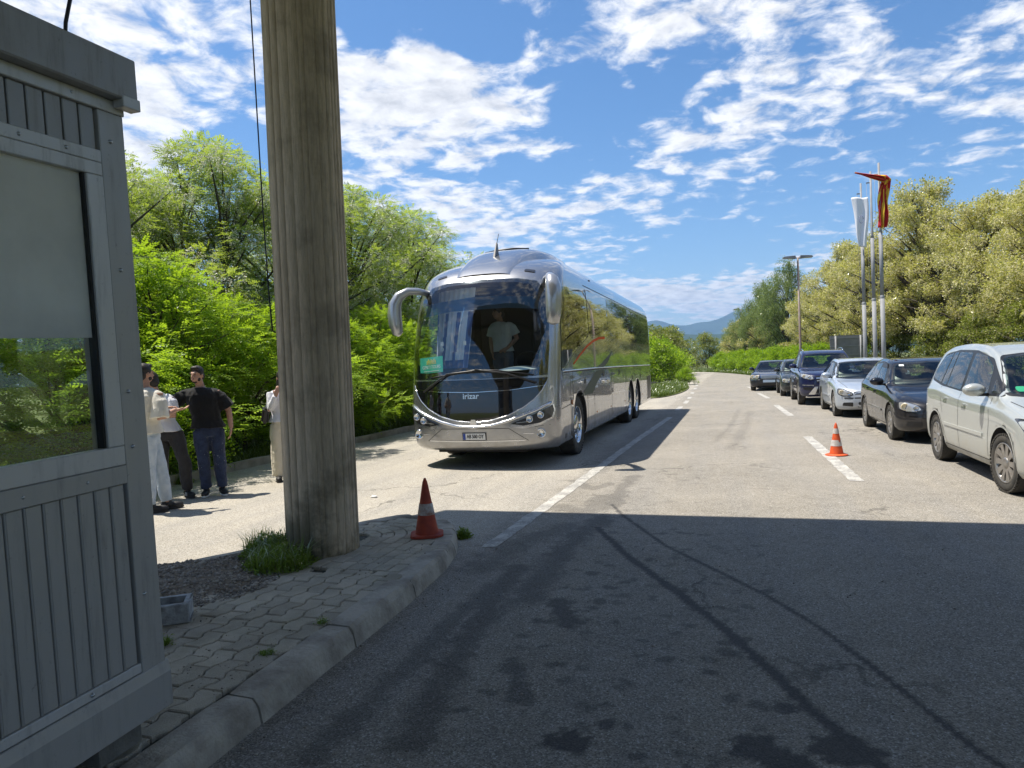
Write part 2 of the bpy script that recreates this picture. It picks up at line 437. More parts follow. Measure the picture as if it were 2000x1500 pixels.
# painted markings: worn white sheets 4 mm above the asphalt
def paint_mat():
    m, nt, b, o = nmat('worn_road_paint')
    g = addn(nt, 'ShaderNodeNewGeometry'); pos = g.outputs['Position']
    n1 = nnoise(nt, 30., 5, .75, pos); n2 = nnoise(nt, 5., 4, .6, pos)
    wear = nmap(nt, nmath(nt, 'ADD', nmath(nt, 'MULTIPLY', n1, .65), nmath(nt, 'MULTIPLY', n2, .55)),   .54, .66)
    nt.links.new(nmix(nt, wear, (.50, .485, .44), (.28, .27, .25)), b.inputs['Base Color'])
    b.inputs['Roughness'].default_value = .8
    return m
PAINT = paint_mat()
def marking(poly, w, name='lane_marking'):
    """a worn ribbon through (u, v) points with ragged edges"""
    pts = []
    for (a, b_) in zip(poly[:-1], poly[1:]):
        n = max(2, int(math.dist(a, b_) / .12))
        pts += [(a[0] + (b_[0] - a[0]) * i / n, a[1] + (b_[1] - a[1]) * i / n) for i in range(n)]
    pts.append(poly[-1]); V = []; F = []
    for i, p in enumerate(pts):
        q = pts[min(i + 1, len(pts) - 1)]; p0 = pts[max(i - 1, 0)]
        t = Vector((q[0] - p0[0], q[1] - p0[1], 0)).normalized(); nx = Vector((t.y, -t.x, 0))
        for s_ in (-1, 1):
            V.append((p[0] + nx.x * s_ * (w / 2 + random.uniform(-.012, .01)), p[1] + nx.y * s_ * w / 2, .004))
        if i: F.append((2 * i - 2, 2 * i - 1, 2 * i + 1, 2 * i))
    return MB().add(V, F).build(name, PAINT, road)
marking([(-2.14, 5.9), (-2.06, 9.), (-1.96, 14.3), (-1.78, 20.4)], .15)
for a, b_ in (((-1.80, 23.2), (-1.80, 25.0)), ((-1.78, 26.8), (-1.80, 28.6)), ((-1.83, 30.), (-1.86, 31.4)), ((-1.95, 34.5), (-2.0, 36.)), ((-2.08, 39.5), (-2.12, 41.5)), ((-2.2, 44.), (-2.3, 46.)),
              ((1.33, 14.95), (1.42, 9.68)), ((1.27, 24.86), (1.40, 20.24)), ((.98, 33.27), (1.22, 28.93)), ((.70, 41.), (.9, 37.))):
    marking([a, b_], .17 if abs(a[1] - b_[1]) > 1 else .12)

# terrain out to the horizon
def grass_ground():
    m, nt, b, o = nmat('grass_ground')
    g = addn(nt, 'ShaderNodeNewGeometry'); pos = g.outputs['Position']
    n = nnoise(nt, 1.7, 7, .7, pos); n2 = nnoise(nt, .03, 5, .6, pos)
    c = nmix(nt, nmap(nt, n, .35, .65), (.075, .115, .028), (.17, .16, .075))
    c = nmix(nt, nmap(nt, n2, .4, .62, 0., .6), c, (.10, .135, .045))
    nt.links.new(c, b.inputs['Base Color']); b.inputs['Roughness'].default_value = .95
    b.inputs['Specular IOR Level'].default_value = .15
    nbump(nt, nnoise(nt, 14., 6, .7, pos), .8, .05, b)
    return m
GRASSG = grass_ground()
S_ = 9000.
me = from_arrays('ground', np.array([(-S_, -S_, -.05), (S_, -S_, -.05), (S_, S_, -.05), (-S_, S_, -.05)]), np.array([(0, 1, 2, 3)]))
tag(mesh_obj('ground', me, GRASSG), 'green grass land reaching out to the hills', kind='structure')

def sheet(name, fn, us, vs_, mat, label):
    U_, V_ = np.meshgrid(us, vs_); P = np.stack([U_.ravel(), V_.ravel()], 1)
    X, Y, Z = fn(P)
    i = np.arange(U_.size).reshape(U_.shape)
    F = np.stack([i[:-1, :-1].ravel(), i[:-1, 1:].ravel(), i[1:, 1:].ravel(), i[1:, :-1].ravel()], 1)
    me = from_arrays(name, np.stack([X, Y, Z], 1), F)
    me.polygons.foreach_set('use_smooth', [True] * len(me.polygons))
    return tag(mesh_obj(name, me, mat), label, kind='structure')
# left verge rises a little behind its kerb, right verge flush
def fl(P):
    d = P[:, 0]; u = interp(P[:, 1], UL) - .13 - d
    return u, P[:, 1], .06 + .35 * smooth01(d / 4.) + (vnoise(P, .8, 3) - .5) * .14 * smooth01(d / .6)
sheet('verge_left', fl, np.concatenate([[0], np.geomspace(.15, 30, 30)]), np.linspace(-20, 120, 200), GRASSG, 'grassy verge under the trees left of the road')
def fr(P):
    d = P[:, 0]; u = interp(P[:, 1], UR) - .05 + d
    return u, P[:, 1], -.02 + .22 * smooth01(d / 2.5) + (vnoise(P, .8, 6) - .5) * .16 * smooth01(d / .8)
sheet('verge_right', fr, np.concatenate([[0], np.geomspace(.2, 40, 30)]), np.linspace(-20, 125, 180), GRASSG, 'grassy verge under the trees right of the road')

# far mountains and a lower wooded ridge
def ridge(name, v0, us, hfun, depth, mat, label):
    rows_ = []
    for k, f in enumerate((0, .25, .5, .75, 1., 1.4)):
        h = np.array([hfun(u) * (min(f, 1.) if f <= 1 else .6) for u in us])
        n = (vnoise(np.stack([us, np.full_like(us, k * 311.)], 1), 1. / 260., 5, 4) - .5)
        rows_.append(np.stack([us, np.full_like(us, v0 + depth * f) + n * depth * .3, h + n * h * .25 - (2 if k == 0 else 0)], 1))
    P = np.concatenate(rows_); n = len(us)
    i = np.arange(len(P)).reshape(-1, n)
    F = np.stack([i[:-1, :-1].ravel(), i[:-1, 1:].ravel(), i[1:, 1:].ravel(), i[1:, :-1].ravel()], 1)
    me = from_arrays(name, P, F); me.polygons.foreach_set('use_smooth', [True] * len(me.polygons))
    return tag(mesh_obj(name, me, mat), label, kind='structure')
MTN = M('mountain_forest', (.05, .085, .05), .95, var=.35, vs_=.004, spec=.1, world=True)
us_ = np.linspace(-4500, 4500, 240)
def mh(u): return 330 + 70 * math.sin(u / 420. + 1.5) + 46 * math.sin(u / 173. + .6) + 16 * math.sin(u / 61.) + 60 * math.exp(-((u + 700) / 300.) ** 2)
ridge('mountains', 5900., us_, mh, 1100., MTN, 'far blue mountains on the horizon')
def hh(u): return 78 - u * .030 + 12 * math.sin(u / 150. + 2.) + 6 * math.sin(u / 47.)
ridge('hills', 2100., np.linspace(-2200, 1500, 160), lambda u: max(hh(u), 25), 500., MTN, 'low wooded hill below the far mountains')

# ------------------------------------------------------------------ kerbs
KERB = M('kerb_concrete', (.46, .415, .345), .9, c2=(.24, .21, .17), vs_=5., bump=.9, bs=38., world=True)
def along(poly, s_):
    acc_ = 0
    for a, b_ in zip(poly[:-1], poly[1:]):
        L = math.dist(a, b_)
        if s_ <= acc_ + L + 1e-9:
            t = (s_ - acc_) / L; return Vector((a[0] + (b_[0] - a[0]) * t, a[1] + (b_[1] - a[1]) * t, 0)), Vector((b_[0] - a[0], b_[1] - a[1], 0)).normalized()
        acc_ += L
    a, b_ = poly[-2:]; return Vector((*b_, 0)), Vector((b_[0] - a[0], b_[1] - a[1], 0)).normalized()
def plen(poly): return sum(math.dist(a, b_) for a, b_ in zip(poly[:-1], poly[1:]))
def kerb_run(poly, cuts, prof, parent, side, z=0., mat=KERB):
    for s0, s1 in zip(cuts[:-1], cuts[1:]):
        ns = max(2, int((s1 - s0) / .12) + 1); V = []; k = len(prof)
        jz = random.uniform(-.006, .006); jo = random.uniform(-.006, .006)
        for i in range(ns):
            p, t = along(poly, s0 + .005 + (s1 - s0 - .01) * i / (ns - 1)); n = Vector((t.y, -t.x, 0)) * side
            e = .010 if i in (0, ns - 1) else 0.
            for (o_, h) in prof:
                r_ = random.uniform(-.0025, .0025)
                V.append(p + n * (o_ + jo + r_) + Vector((0, 0, z + h + jz + r_ - (e if h > .05 else 0))))
        F = [(i * k + j, i * k + (j + 1) % k, (i + 1) * k + (j + 1) % k, (i + 1) * k + j) for i in range(ns - 1) for j in range(k)]
        F += [tuple(range(k)), tuple((ns - 1) * k + j for j in range(k))[::-1]]
        MB().add(V, F).build('kerb_stone', mat, parent)
NEARK = [(-2.10, -1.2), (-2.10, 2.0), (-2.12, 2.71), (-2.15, 3.63), (-2.18, 4.37), (-2.25, 5.2), (-2.33, 5.62), (-2.45, 5.98), (-2.62, 6.30), (-2.86, 6.55), (-3.12, 6.66)]
isl = empty('traffic_island', (0, 0, 0)); tag(isl, 'paved kerbed traffic island under the concrete column', kind='structure')
L_ = plen(NEARK)
c0 = plen(NEARK[:3]) - .9 * 4
cuts = [c0 + .9 * i for i in range(7)] + [c0 + 6.27, c0 + 6.52]
while cuts[-1] < L_ - .15: cuts.append(cuts[-1] + .24)
PROF_N = [(0, -.03), (-.022, .085), (-.030, .108), (-.050, .132), (-.182, .138), (-.19, -.03)]
kerb_run(NEARK, cuts, PROF_N, isl, 1)
FARK = [(-3.22, 6.62), (-3.42, 6.36), (-3.56, 6.12), (-4.03, 5.0), (-4.40, 4.40), (-5.3, 3.0), (-5.9, 2.0)]
L_ = plen(FARK)
kerb_run(FARK, list(np.linspace(0, L_, 8)), [(0, -.03), (0, .105), (-.02, .12), (-.10, .12), (-.10, -.03)], isl, -1)
# bedding under the pavers
BED = M('paver_bedding', (.085, .08, .065), .95, c2=(.05, .055, .03), vs_=9., bump=.8, bs=70., world=True)
def inset_poly():
    a = [(x - .17, y) for x, y in NEARK[:8]] + [(-2.75, 6.15), (-2.95, 6.38), (-3.2, 6.42)]
    return a + [(-3.50, 6.10), (-3.97, 5.0), (-4.33, 4.40), (-5.22, 3.0), (-5.85, 2.0), (-6.0, -1.2)]
IP = inset_poly()
bm = bmesh.new(); f_ = bm.faces.new([bm.verts.new((x, y, .104)) for x, y in IP]); bmesh.ops.triangulate(bm, faces=[f_])
me = bpy.data.meshes.new('bedding'); bm.to_mesh(me); bm.free(); mesh_obj('bedding', me, BED, isl)
def in_poly(p, poly):
    r = False; j = len(poly) - 1
    for i in range(len(poly)):
        if (poly[i][1] > p[1]) != (poly[j][1] > p[1]) and p[0] < (poly[j][0] - poly[i][0]) * (p[1] - poly[i][1]) / (poly[j][1] - poly[i][1]) + poly[i][0]: r = not r
        j = i
    return r
# interlocking pavers, one object each
def paver_mat(name, c1, c2):
    m, nt, b, o = nmat(name)
    g = addn(nt, 'ShaderNodeNewGeometry'); pos = g.outputs['Position']
    oi = addn(nt, 'ShaderNodeObjectInfo').outputs['Random']
    n = nnoise(nt, 4., 5, .65, pos); n2 = nnoise(nt, 170., 2, .6, pos)
    c = nmix(nt, nmap(nt, n, .35, .68), c1, c2)
    c = nmix(nt, nmap(nt, nnoise(nt, 1.4, 4, .6, pos), .5, .66, 0., .28), c, (.15, .145, .08))
    v = addn(nt, 'ShaderNodeVectorMath', operation='SCALE'); nt.links.new(c, v.inputs[0])
    nt.links.new(nmath(nt, 'ADD', nmap(nt, oi, 0, 1, .82, 1.08), nmap(nt, n2, .3, .7, -.14, .14)), v.inputs[3])
    nt.links.new(v.outputs[0], b.inputs['Base Color']); b.inputs['Roughness'].default_value = .9
    nbump(nt, n2, .8, .006, b)
    return m
PAV = paver_mat('concrete_paver', (.52, .46, .36), (.37, .325, .25))
def paver_mesh(poly, h=.05):
    bm = bmesh.new(); b_ = [bm.verts.new((x, y, 0)) for x, y in poly]; f = bm.faces.new(b_)
    r = bmesh.ops.extrude_face_region(bm, geom=[f]); tv = [e for e in r['geom'] if isinstance(e, bmesh.types.BMVert)]
    bmesh.ops.translate(bm, verts=tv, vec=(0, 0, h))
    bmesh.ops.recalc_face_normals(bm, faces=bm.faces)
    top = [e for e in bm.edges if all(v.co.z > h - 1e-4 for v in e.verts)]
    bmesh.ops.bevel(bm, geom=top, offset=.006, segments=1, affect='EDGES')
    me = bpy.data.meshes.new('paver'); bm.to_mesh(me); bm.free(); me.materials.append(PAV); return me
PL, PW, JG = .215, .128, .004
def wave(t):
    t = t % 1.; return np.interp(t, [0, .12, .30, .62, .80, 1.], [0, 0, 1, 1, 0, 0]) * .024
def wavy(off):
    ts = [0, .12, .30, .5, .62, .80, 1.] if off == 0 else [0, .12, .30, .5, .62, .80, 1.]
    r = [(PW - JG + wave(t + off), t * (PL - JG * 2)) for t in ts]; l = [(JG + wave(t + off), t * (PL - JG * 2)) for t in ts]
    return paver_mesh(l[::-1] + r) if False else paver_mesh(r + l[::-1])
wm = [wavy(0.), wavy(.5)]
GRAV = (-4.0, 4.15, .72, .62)
npv = 0
for c_ in range(16):
    for r_ in range(22):
        u = -2.45 - PW * c_ - .02; v = 1.0 + PL * r_ + (PL / 2 if c_ % 2 else 0)
        cc = (u + PW / 2, v + PL / 2)
        if v + PL > 4.665 or not in_poly((u - .01, cc[1]), IP): continue
        if u < -2.5 and v < 2.2 and u > -9 and v + PL < 2.1: continue
        if ((cc[0] - GRAV[0]) / (GRAV[2] * .8)) ** 2 + ((cc[1] - GRAV[1]) / (GRAV[3] * .8)) ** 2 < 1: continue
        o = bpy.data.objects.new('paver', wm[c_ % 2]); o.location = (u, v, .078 + random.uniform(-.003, .004))
        o.rotation_euler = (random.uniform(-.012, .012), random.uniform(-.012, .012), random.uniform(-.01, .01)); link(o, isl); npv += 1
hm = paver_mesh([(x, y * .5) for x, y in ((PW - JG, 0), (PW - JG + .024, .07), (PW - JG + .024, PL - 2 * JG), (JG + .024, PL - 2 * JG), (JG + .024, .07), (JG, 0))])
for c_ in range(1, 5, 2):
    o = bpy.data.objects.new('paver', hm); o.location = (-2.47 - PW * c_, 4.5475, .079); link(o, isl)
# small rectangular pavers laid in curved rows round the tip
CX, CY = -3.30, 5.62
rm = {}
for k in range(-1, 7):
    r = .23 + .113 * k
    n_arc = max(3, int(round(math.pi * .80 * r / .135)))
    for j in range(n_arc):
        a0 = math.pi * .80 * j / n_arc; a1 = math.pi * .80 * (j + 1) / n_arc - .006 / r
        pts = [(CX + rr * math.cos(a), CY + rr * math.sin(a)) for rr, aa in ((r, (a0, a1)), (r + .106, (a1, a0))) for a in ((aa[0], (aa[0] + aa[1]) / 2, aa[1]))]
        if not in_poly((sum(p[0] for p in pts) / 6, sum(p[1] for p in pts) / 6), IP): continue
        cx_ = sum(p[0] for p in pts) / 6; cy_ = sum(p[1] for p in pts) / 6
        o = bpy.data.objects.new('paver', paver_mesh([(p[0] - cx_, p[1] - cy_) for p in pts])); o.location = (cx_, cy_, .080 + random.uniform(-.003, .003)); link(o, isl)
    nst = 6 if k % 2 == 0 else 5; ls = (CY - 4.664) / nst
    for j in range(nst):
        v = 4.664 + ls * j
        u0 = CX + r
        if not in_poly((u0 + .05, v + .08), IP): continue
        if nst not in rm: rm[nst] = paver_mesh([(0, 0), (.106, 0), (.106, ls - .006), (0, ls - .006)])
        o = bpy.data.objects.new('paver', rm[nst]); o.location = (u0, v, .080 + random.uniform(-.003, .003)); link(o, isl)
# gravel heap
def heap(P):
    d = ((P[:, 0] - GRAV[0]) / GRAV[2]) ** 2 + ((P[:, 1] - GRAV[1]) / GRAV[3]) ** 2
    return P[:, 0], P[:, 1], .10 + .085 * (1 - smooth01(d / 1.25)) + (vnoise(P, 9., 2, 3) - .5) * .045 * (1 - smooth01((d - .6) / .8))
DIRT = M('gravel_dirt', (.30, .24, .175), .95, c2=(.18, .145, .11), vs_=22., bump=1., bs=120., world=True)
us2 = np.linspace(-4.9, -3.05, 60); vs2 = np.linspace(3.3, 5.1, 60)
U_, V_ = np.meshgrid(us2, vs2); P = np.stack([U_.ravel(), V_.ravel()], 1); hx, hy, hz_ = heap(P)
i = np.arange(3600).reshape(60, 60); F = np.stack([i[:-1, :-1].ravel(), i[:-1, 1:].ravel(), i[1:, 1:].ravel(), i[1:, :-1].ravel()], 1)
ok = np.array([in_poly(p, [(-3.0, 3.4), (-3.2, 4.9), (-3.98, 4.96), (-4.34, 4.38), (-4.9, 3.4)]) for p in P[F].mean(1)]) & (hz_[F].max(1) > .112)
me = from_arrays('gravel_mound', np.stack([hx, hy, hz_], 1), F[ok]); me.polygons.foreach_set('use_smooth', [True] * len(me.polygons))
gh = mesh_obj('gravel_mound', me, DIRT); tag(gh, 'heap of grey gravel and dirt left of the column', 'gravel', kind='stuff')
def rocks(n, place, smin, smax, seed):
    rg = np.random.default_rng(seed); base = np.array([(1, 0, 0), (-1, 0, 0), (0, 1, 0), (0, -1, 0), (0, 0, 1), (0, 0, -1)], float)
    T = np.array([(0, 2, 4), (2, 1, 4), (1, 3, 4), (3, 0, 4), (2, 0, 5), (1, 2, 5), (3, 1, 5), (0, 3, 5)])
    P = place(rg, n); n = len(P)
    s_ = rg.uniform(smin, smax, n) ** 1.0 * rg.choice([.6, .8, 1., 1.5], n, p=[.4, .3, .25, .05])
    B = base[None] * (s_[:, None, None] * rg.uniform(.6, 1.25, (n, 6, 1)))
    a = rg.uniform(0, 6.28, n); ca, sa = np.cos(a), np.sin(a)
    X = B[:, :, 0] * ca[:, None] - B[:, :, 1] * sa[:, None]; Y = B[:, :, 0] * sa[:, None] + B[:, :, 1] * ca[:, None]
    V = np.stack([X, Y, B[:, :, 2] * .65], 2) + P[:, None, :]
    return V.reshape(-1, 3), (T[None] + (np.arange(n) * 6)[:, None, None]).reshape(-1, 3)
def pl1(rg, n):
    a = rg.uniform(0, 6.28, n); r = np.sqrt(rg.uniform(0, 1.25, n))
    P = np.stack([GRAV[0] + np.cos(a) * r * GRAV[2], GRAV[1] + np.sin(a) * r * GRAV[3]], 1)
    k = np.array([in_poly(p, IP) for p in P]); P = P[k]; h = heap(P)[2]
    return np.stack([P[:, 0], P[:, 1], np.maximum(h, .13)], 1)
V, F = rocks(5200, pl1, .008, .022, 3)
def stone_mat(name, a, b_):
    m, nt, b, o = nmat(name)
    g = addn(nt, 'ShaderNodeNewGeometry'); nt.links.new(nmix(nt, g.outputs['Random Per Island'], a, b_), b.inputs['Base Color'])
    b.inputs['Roughness'].default_value = .9; return m
STN = stone_mat('pebbles', (.15, .125, .10), (.44, .39, .325))
peb = mesh_obj('pebbles', from_arrays('pebbles', V, F), STN, gh); peb['kind'] = 'stuff'
def pl2(rg, n):
    P = np.stack([rg.uniform(-4.2, -2.0, n), rg.uniform(2.2, 6.5, n)], 1)
    on = np.array([in_poly(p, IP) for p in P]); gut = (P[:, 0] > -2.14) & (P[:, 0] < -2.0)
    dens_ = vnoise(P, 2.2, 13, 3); k = (on & (dens_ > .55)) | gut
    return np.stack([P[:, 0], P[:, 1], np.where(on, .131, .003)], 1)[k]
V, F = rocks(2600, pl2, .003, .009, 9)
o = mesh_obj('grit', from_arrays('grit', V, F), STN); tag(o, 'loose grit scattered over the pavers and along the gutter', 'grit', kind='stuff')
def pl3(rg, n):
    P = np.stack([rg.uniform(-2.1, 1.6, n), rg.uniform(2.2, 7.6, n)], 1)
    return np.stack([P[:, 0], P[:, 1], np.full(n, .002)], 1)
V, F = rocks(1500, pl3, .003, .008, 19)
o = mesh_obj('road_grit', from_arrays('road_grit', V, F), STN); tag(o, 'loose pale grit lying on the shaded asphalt', 'grit', kind='stuff')
# low kerb of the left verge
lk = empty('verge_kerb', (0, 0, 0)); tag(lk, 'low pale kerb along the left verge', kind='structure')
LK = [(-8.4, 3.), (-8.4, 28.), (-7.2, 40.), (-5.5, 53.)]
L_ = plen(LK); kerb_run(LK, list(np.arange(0, L_, 1.02)), [(0, -.03), (-.01, .12), (-.03, .14), (-.13, .14), (-.13, -.03)], lk, -1, mat=M('pale_kerb', (.36, .335, .285), .9, c2=(.22, .205, .17), vs_=3., bump=.4, world=True))
# small grass refuge behind the bus
def fi(P):
    s_ = P[:, 1]; u = -3.7 + P[:, 0] * (1.25 * np.sqrt(np.clip(1 - ((s_ - 40) / 9.2) ** 2, 0, 1))) - (s_ - 40) * .02
    return u, s_, .03 + .12 * np.clip(1 - P[:, 0] ** 2, 0, 1) * np.sqrt(np.clip(1 - ((s_ - 40) / 9.2) ** 2, 0, 1))
sheet('refuge', fi, np.linspace(-1, 1, 9), np.linspace(30.8, 49.2, 40), GRASSG, 'small grassy refuge island behind the coach')
# ================================================================== BOOTH, COLUMN, CANOPY, STREET FURNITURE
def glass_mat(name, tint, ior=1.5, refl=(1, 1, 1), rough=0., minr=0.):
    m, nt, b, o = nmat(name); nt.nodes.remove(b)
    t = addn(nt, 'ShaderNodeBsdfTransparent'); t.inputs[0].default_value = (*tint, 1)
    g = addn(nt, 'ShaderNodeBsdfGlossy'); g.inputs[0].default_value = (*refl, 1); g.inputs[1].default_value = rough
    lw = addn(nt, 'ShaderNodeLayerWeight'); lw.inputs['Blend'].default_value = .5; f0 = ((ior - 1) / (ior + 1)) ** 2
    fac = nmath(nt, 'ADD', nmath(nt, 'MULTIPLY', nmath(nt, 'POWER', lw.outputs['Facing'], 5.), 1 - f0), max(f0, minr), True)
    x = addn(nt, 'ShaderNodeMixShader'); nt.links.new(fac, x.inputs[0]); nt.links.new(t.outputs[0], x.inputs[1]); nt.links.new(g.outputs[0], x.inputs[2])
    nt.links.new(x.outputs[0], o.inputs[0]); MATS[name] = m
    return m
def booth_metal(name, c, dirt=(.05, .05, .05)):
    m, nt, b, o = nmat(name)
    g = addn(nt, 'ShaderNodeNewGeometry'); pos = g.outputs['Position']
    mp = addn(nt, 'ShaderNodeMapping'); mp.inputs['Scale'].default_value = (1, 1, .12); nt.links.new(pos, mp.inputs[0])
    st = nnoise(nt, 22., 6, .7, mp.outputs[0]); sp = nnoise(nt, 46., 5, .7, pos); big = nnoise(nt, 2.4, 4, .6, pos)
    f = nmath(nt, 'ADD', nmap(nt, st, .52, .72, 0., .35), nmap(nt, sp, .62, .74, 0., .5))
    f = nmath(nt, 'MULTIPLY', f, nmap(nt, big, .35, .6, .2, 1.), True)
    nt.links.new(nmix(nt, f, c, dirt), b.inputs['Base Color']); nt.links.new(nmap(nt, st, .3, .7, .32, .55), b.inputs['Roughness'])
    b.inputs['Metallic'].default_value = .15
    nbump(nt, sp, .08, .003, b); return m
BGREY = booth_metal('booth_grey_sheet', (.41, .395, .37))
BDARK = booth_metal('booth_dark_sheet', (.33, .317, .30))
BALU = booth_metal('booth_aluminium', (.56, .545, .52))
BU, BV = -2.31, 2.35
booth = empty('guard_booth', (BU - 1.0, .9, .105), 0, 'grey metal guard booth with ribbed cladding and big framed window', 'booth')
booth.rotation_euler = (R(1.9), 0, 0)
def bx(name, u0, u1, v0, v1, z0, z1, mat, parent=booth, bevel=.003):
    o = MB().box(((u0 + u1) / 2, (v0 + v1) / 2, (z0 + z1) / 2), (abs(u1 - u0), abs(v1 - v0), abs(z1 - z0))).build(name, mat, None, bevel, 1)
    o.parent = parent
    if parent is not None: o.matrix_parent_inverse = Matrix.Translation(-Vector(parent_world(parent)))
    return o
def parent_world(p):
    w = Vector(p.location)
    while p.parent is not None:
        p = p.parent; w = w + Vector(p.location) if not isinstance(p, type(None)) else w
    return w
def keep(o, parent):
    """parents a mesh that was modelled in world coordinates (parents only translated)"""
    o.parent = parent; o.matrix_parent_inverse = Matrix.Translation(-Vector(parent.location) if parent.type == 'EMPTY' else -parent_world(parent) * 0)
    return o
B0, B1 = -.45, BV                   # booth length along the road
UB = -4.5                           # back side
WZ0, WZ1 = 1.235, 2.405               # window opening
WV0, WV1 = .35, 2.215
bx('roof_fascia', UB - .1, BU + .065, B0 - .1, B1 + .03, 2.665, 2.835, BDARK, bevel=.006)
bx('drip_edge', BU + .015, BU + .068, B1 - .05, B1 + .036, 2.635, 2.68, BALU)
bx('eaves_strip', BU - .06, BU + .012, B0, B1 + .006, 2.615, 2.664, BALU)
bx('corner_post', BU - .14, BU + .008, BV - .118, BV, .385, 2.614, BGREY)
bx('corner_post', BU - .14, BU + .008, B0, B0 + .16, .385, 2.614, BGREY)
tr = MB().prism([(BU - .12, .20), (BU + .022, .20), (BU + .024, .345), (BU + .012, .39), (BU - .12, .39)], B0, BV + .012, 'Y')
keep(tr.build('base_trim', BGREY, None, .003, 1), booth)
bx('sill_strip', BU - .02, BU + .012, B0 + .16, BV - .119, 1.160, WZ0 - .002, BGREY)
bx('bottom_strip', BU - .02, BU + .006, B0 + .16, BV - .119, .392, .43, BALU)
bx('head_strip', BU - .02, BU + .010, B0 + .16, BV - .119, WZ1 + .002, WZ1 + .05, BALU)
# ribbed boards, one by one
v = BV - .128; k = 0
while v > B0 + .2:
    w = .062
    bx('wall_board', BU - .03, BU - .002, v - w, v, .431, 1.159, BGREY, bevel=.004)
    if k % 1 == 0: bx('wall_board', BU - .03, BU - .004, v - w, v, WZ1 + .051, 2.614, BDARK, bevel=.003)
    bx('board_rib', BU - .03, BU + .003, v - w - .0062, v - w - .0022, .431, 1.159, BGREY, bevel=.002)
    v -= w + .0075; k += 1
# wall cores round the openings
INW = M('booth_inner_white', (.33, .335, .33), .7)
for (a, b_, c, d) in ((B0 + .16, BV - .165, .2, WZ0), (B0 + .16, BV - .165, WZ1, 2.65), (B0 + .16, WV0, WZ0, WZ1)):
    bx('wall_core', BU - .09, BU - .031, a, b_, c, d, BDARK, bevel=0)
for (a, b_, c, d) in ((B0, BV, .2, 1.2), (B0, BV, 2.35, 2.65), (B0, .2, 1.2, 2.35), (2.25, BV, 1.2, 2.35)):
    bx('back_wall', UB, UB + .06, a, b_, c, d, BDARK, bevel=0)
for (a, b_, c, d) in ((UB + .06, BU - .09, .2, 1.2), (UB + .06, BU - .09, 2.35, 2.65), (BU - .22, BU - .14, 1.2, 2.35)):
    bx('end_wall', a, b_, BV - .06, BV - .002, c, d, BGREY, bevel=0)
bx('end_wall', UB + .06, BU - .09, B0, B0 + .06, .2, 2.65, BGREY, bevel=0)
bx('floor_panel', UB + .06, BU - .09, B0 + .06, BV - .06, .2, .26, M('booth_floor', (.55, .54, .50), .6), bevel=0)
bx('ceiling_bounce_panel', UB + .06, BU - .09, B0 + .06, BV - .06, 2.60, 2.66, M('ceiling_bounce_white', (.75, .75, .73), .7), bevel=0)  # unseen white ceiling, added to bounce light onto the window sheet
bx('window_post', UB + .005, UB + .055, 1.15, 1.25, 1.2, 2.35, BDARK, bevel=0)
# window: frame, pane and the white sheet behind its upper half
win = bx('window_frame', BU - .03, BU + .014, WV0, WV1 + .012, WZ0, WZ0 + .075, BALU)
wp = win
def wx(name, *a, **k): 
    o = bx(name, *a, parent=None, **k); o.parent = wp; o.matrix_parent_inverse = wp.matrix_parent_inverse; o.matrix_parent_inverse = Matrix.Identity(4); o.parent = booth; o.matrix_parent_inverse = Matrix.Translation(-Vector(booth.location)); return o
wx('window_frame', BU - .03, BU + .014, WV0, WV1 + .012, WZ1 - .05, WZ1, BALU)
wx('window_frame', BU - .03, BU + .016, WV1 - .062, WV1 + .012, WZ0 + .076, WZ1 - .051, BALU)
wx('window_seal', BU - .03, BU + .004, WV1 - .072, WV1 - .063, WZ0 + .076, WZ1 - .051, M('black_rubber', (.02, .02, .02), .6), bevel=0)
wx('window_frame', BU - .03, BU + .014, WV0, WV0 + .06, WZ0 + .076, WZ1 - .051, BALU)
BG = glass_mat('booth_glass', (.95, .97, .955), 1.5)
wx('window_pane', BU - .022, BU - .016, WV0 + .06, WV1 - .073, WZ0 + .076, WZ1 - .051, BG, bevel=0)
def sheet_mat():
    m, nt, b, o = nmat('white_sheet'); nt.nodes.remove(b); g = addn(nt, 'ShaderNodeNewGeometry'); n = nnoise(nt, 3., 5, .6, g.outputs['Position'])
    c = nmix(nt, nmap(nt, n, .4, .65), (.90, .90, .88), (.80, .80, .78)); d = addn(nt, 'ShaderNodeBsdfDiffuse'); t = addn(nt, 'ShaderNodeBsdfTranslucent'); x = addn(nt, 'ShaderNodeMixShader'); x.inputs[0].default_value = .6
    nt.links.new(c, d.inputs[0]); nt.links.new(c, t.inputs[0]); nt.links.new(d.outputs[0], x.inputs[1]); nt.links.new(t.outputs[0], x.inputs[2]); nt.links.new(x.outputs[0], o.inputs[0]); return m
SHEET = sheet_mat()
wx('window_blind', BU - .0145, BU - .010, WV0 + .06, WV1 - .074, 1.735, WZ1 - .052, SHEET, bevel=0)
bx('window_pane', UB + .02, UB + .026, .2, 2.25, 1.2, 2.35, BG, bevel=0)
bx('window_pane', UB + .06, BU - .22, BV - .035, BV - .029, 1.2, 2.35, BG, bevel=0)
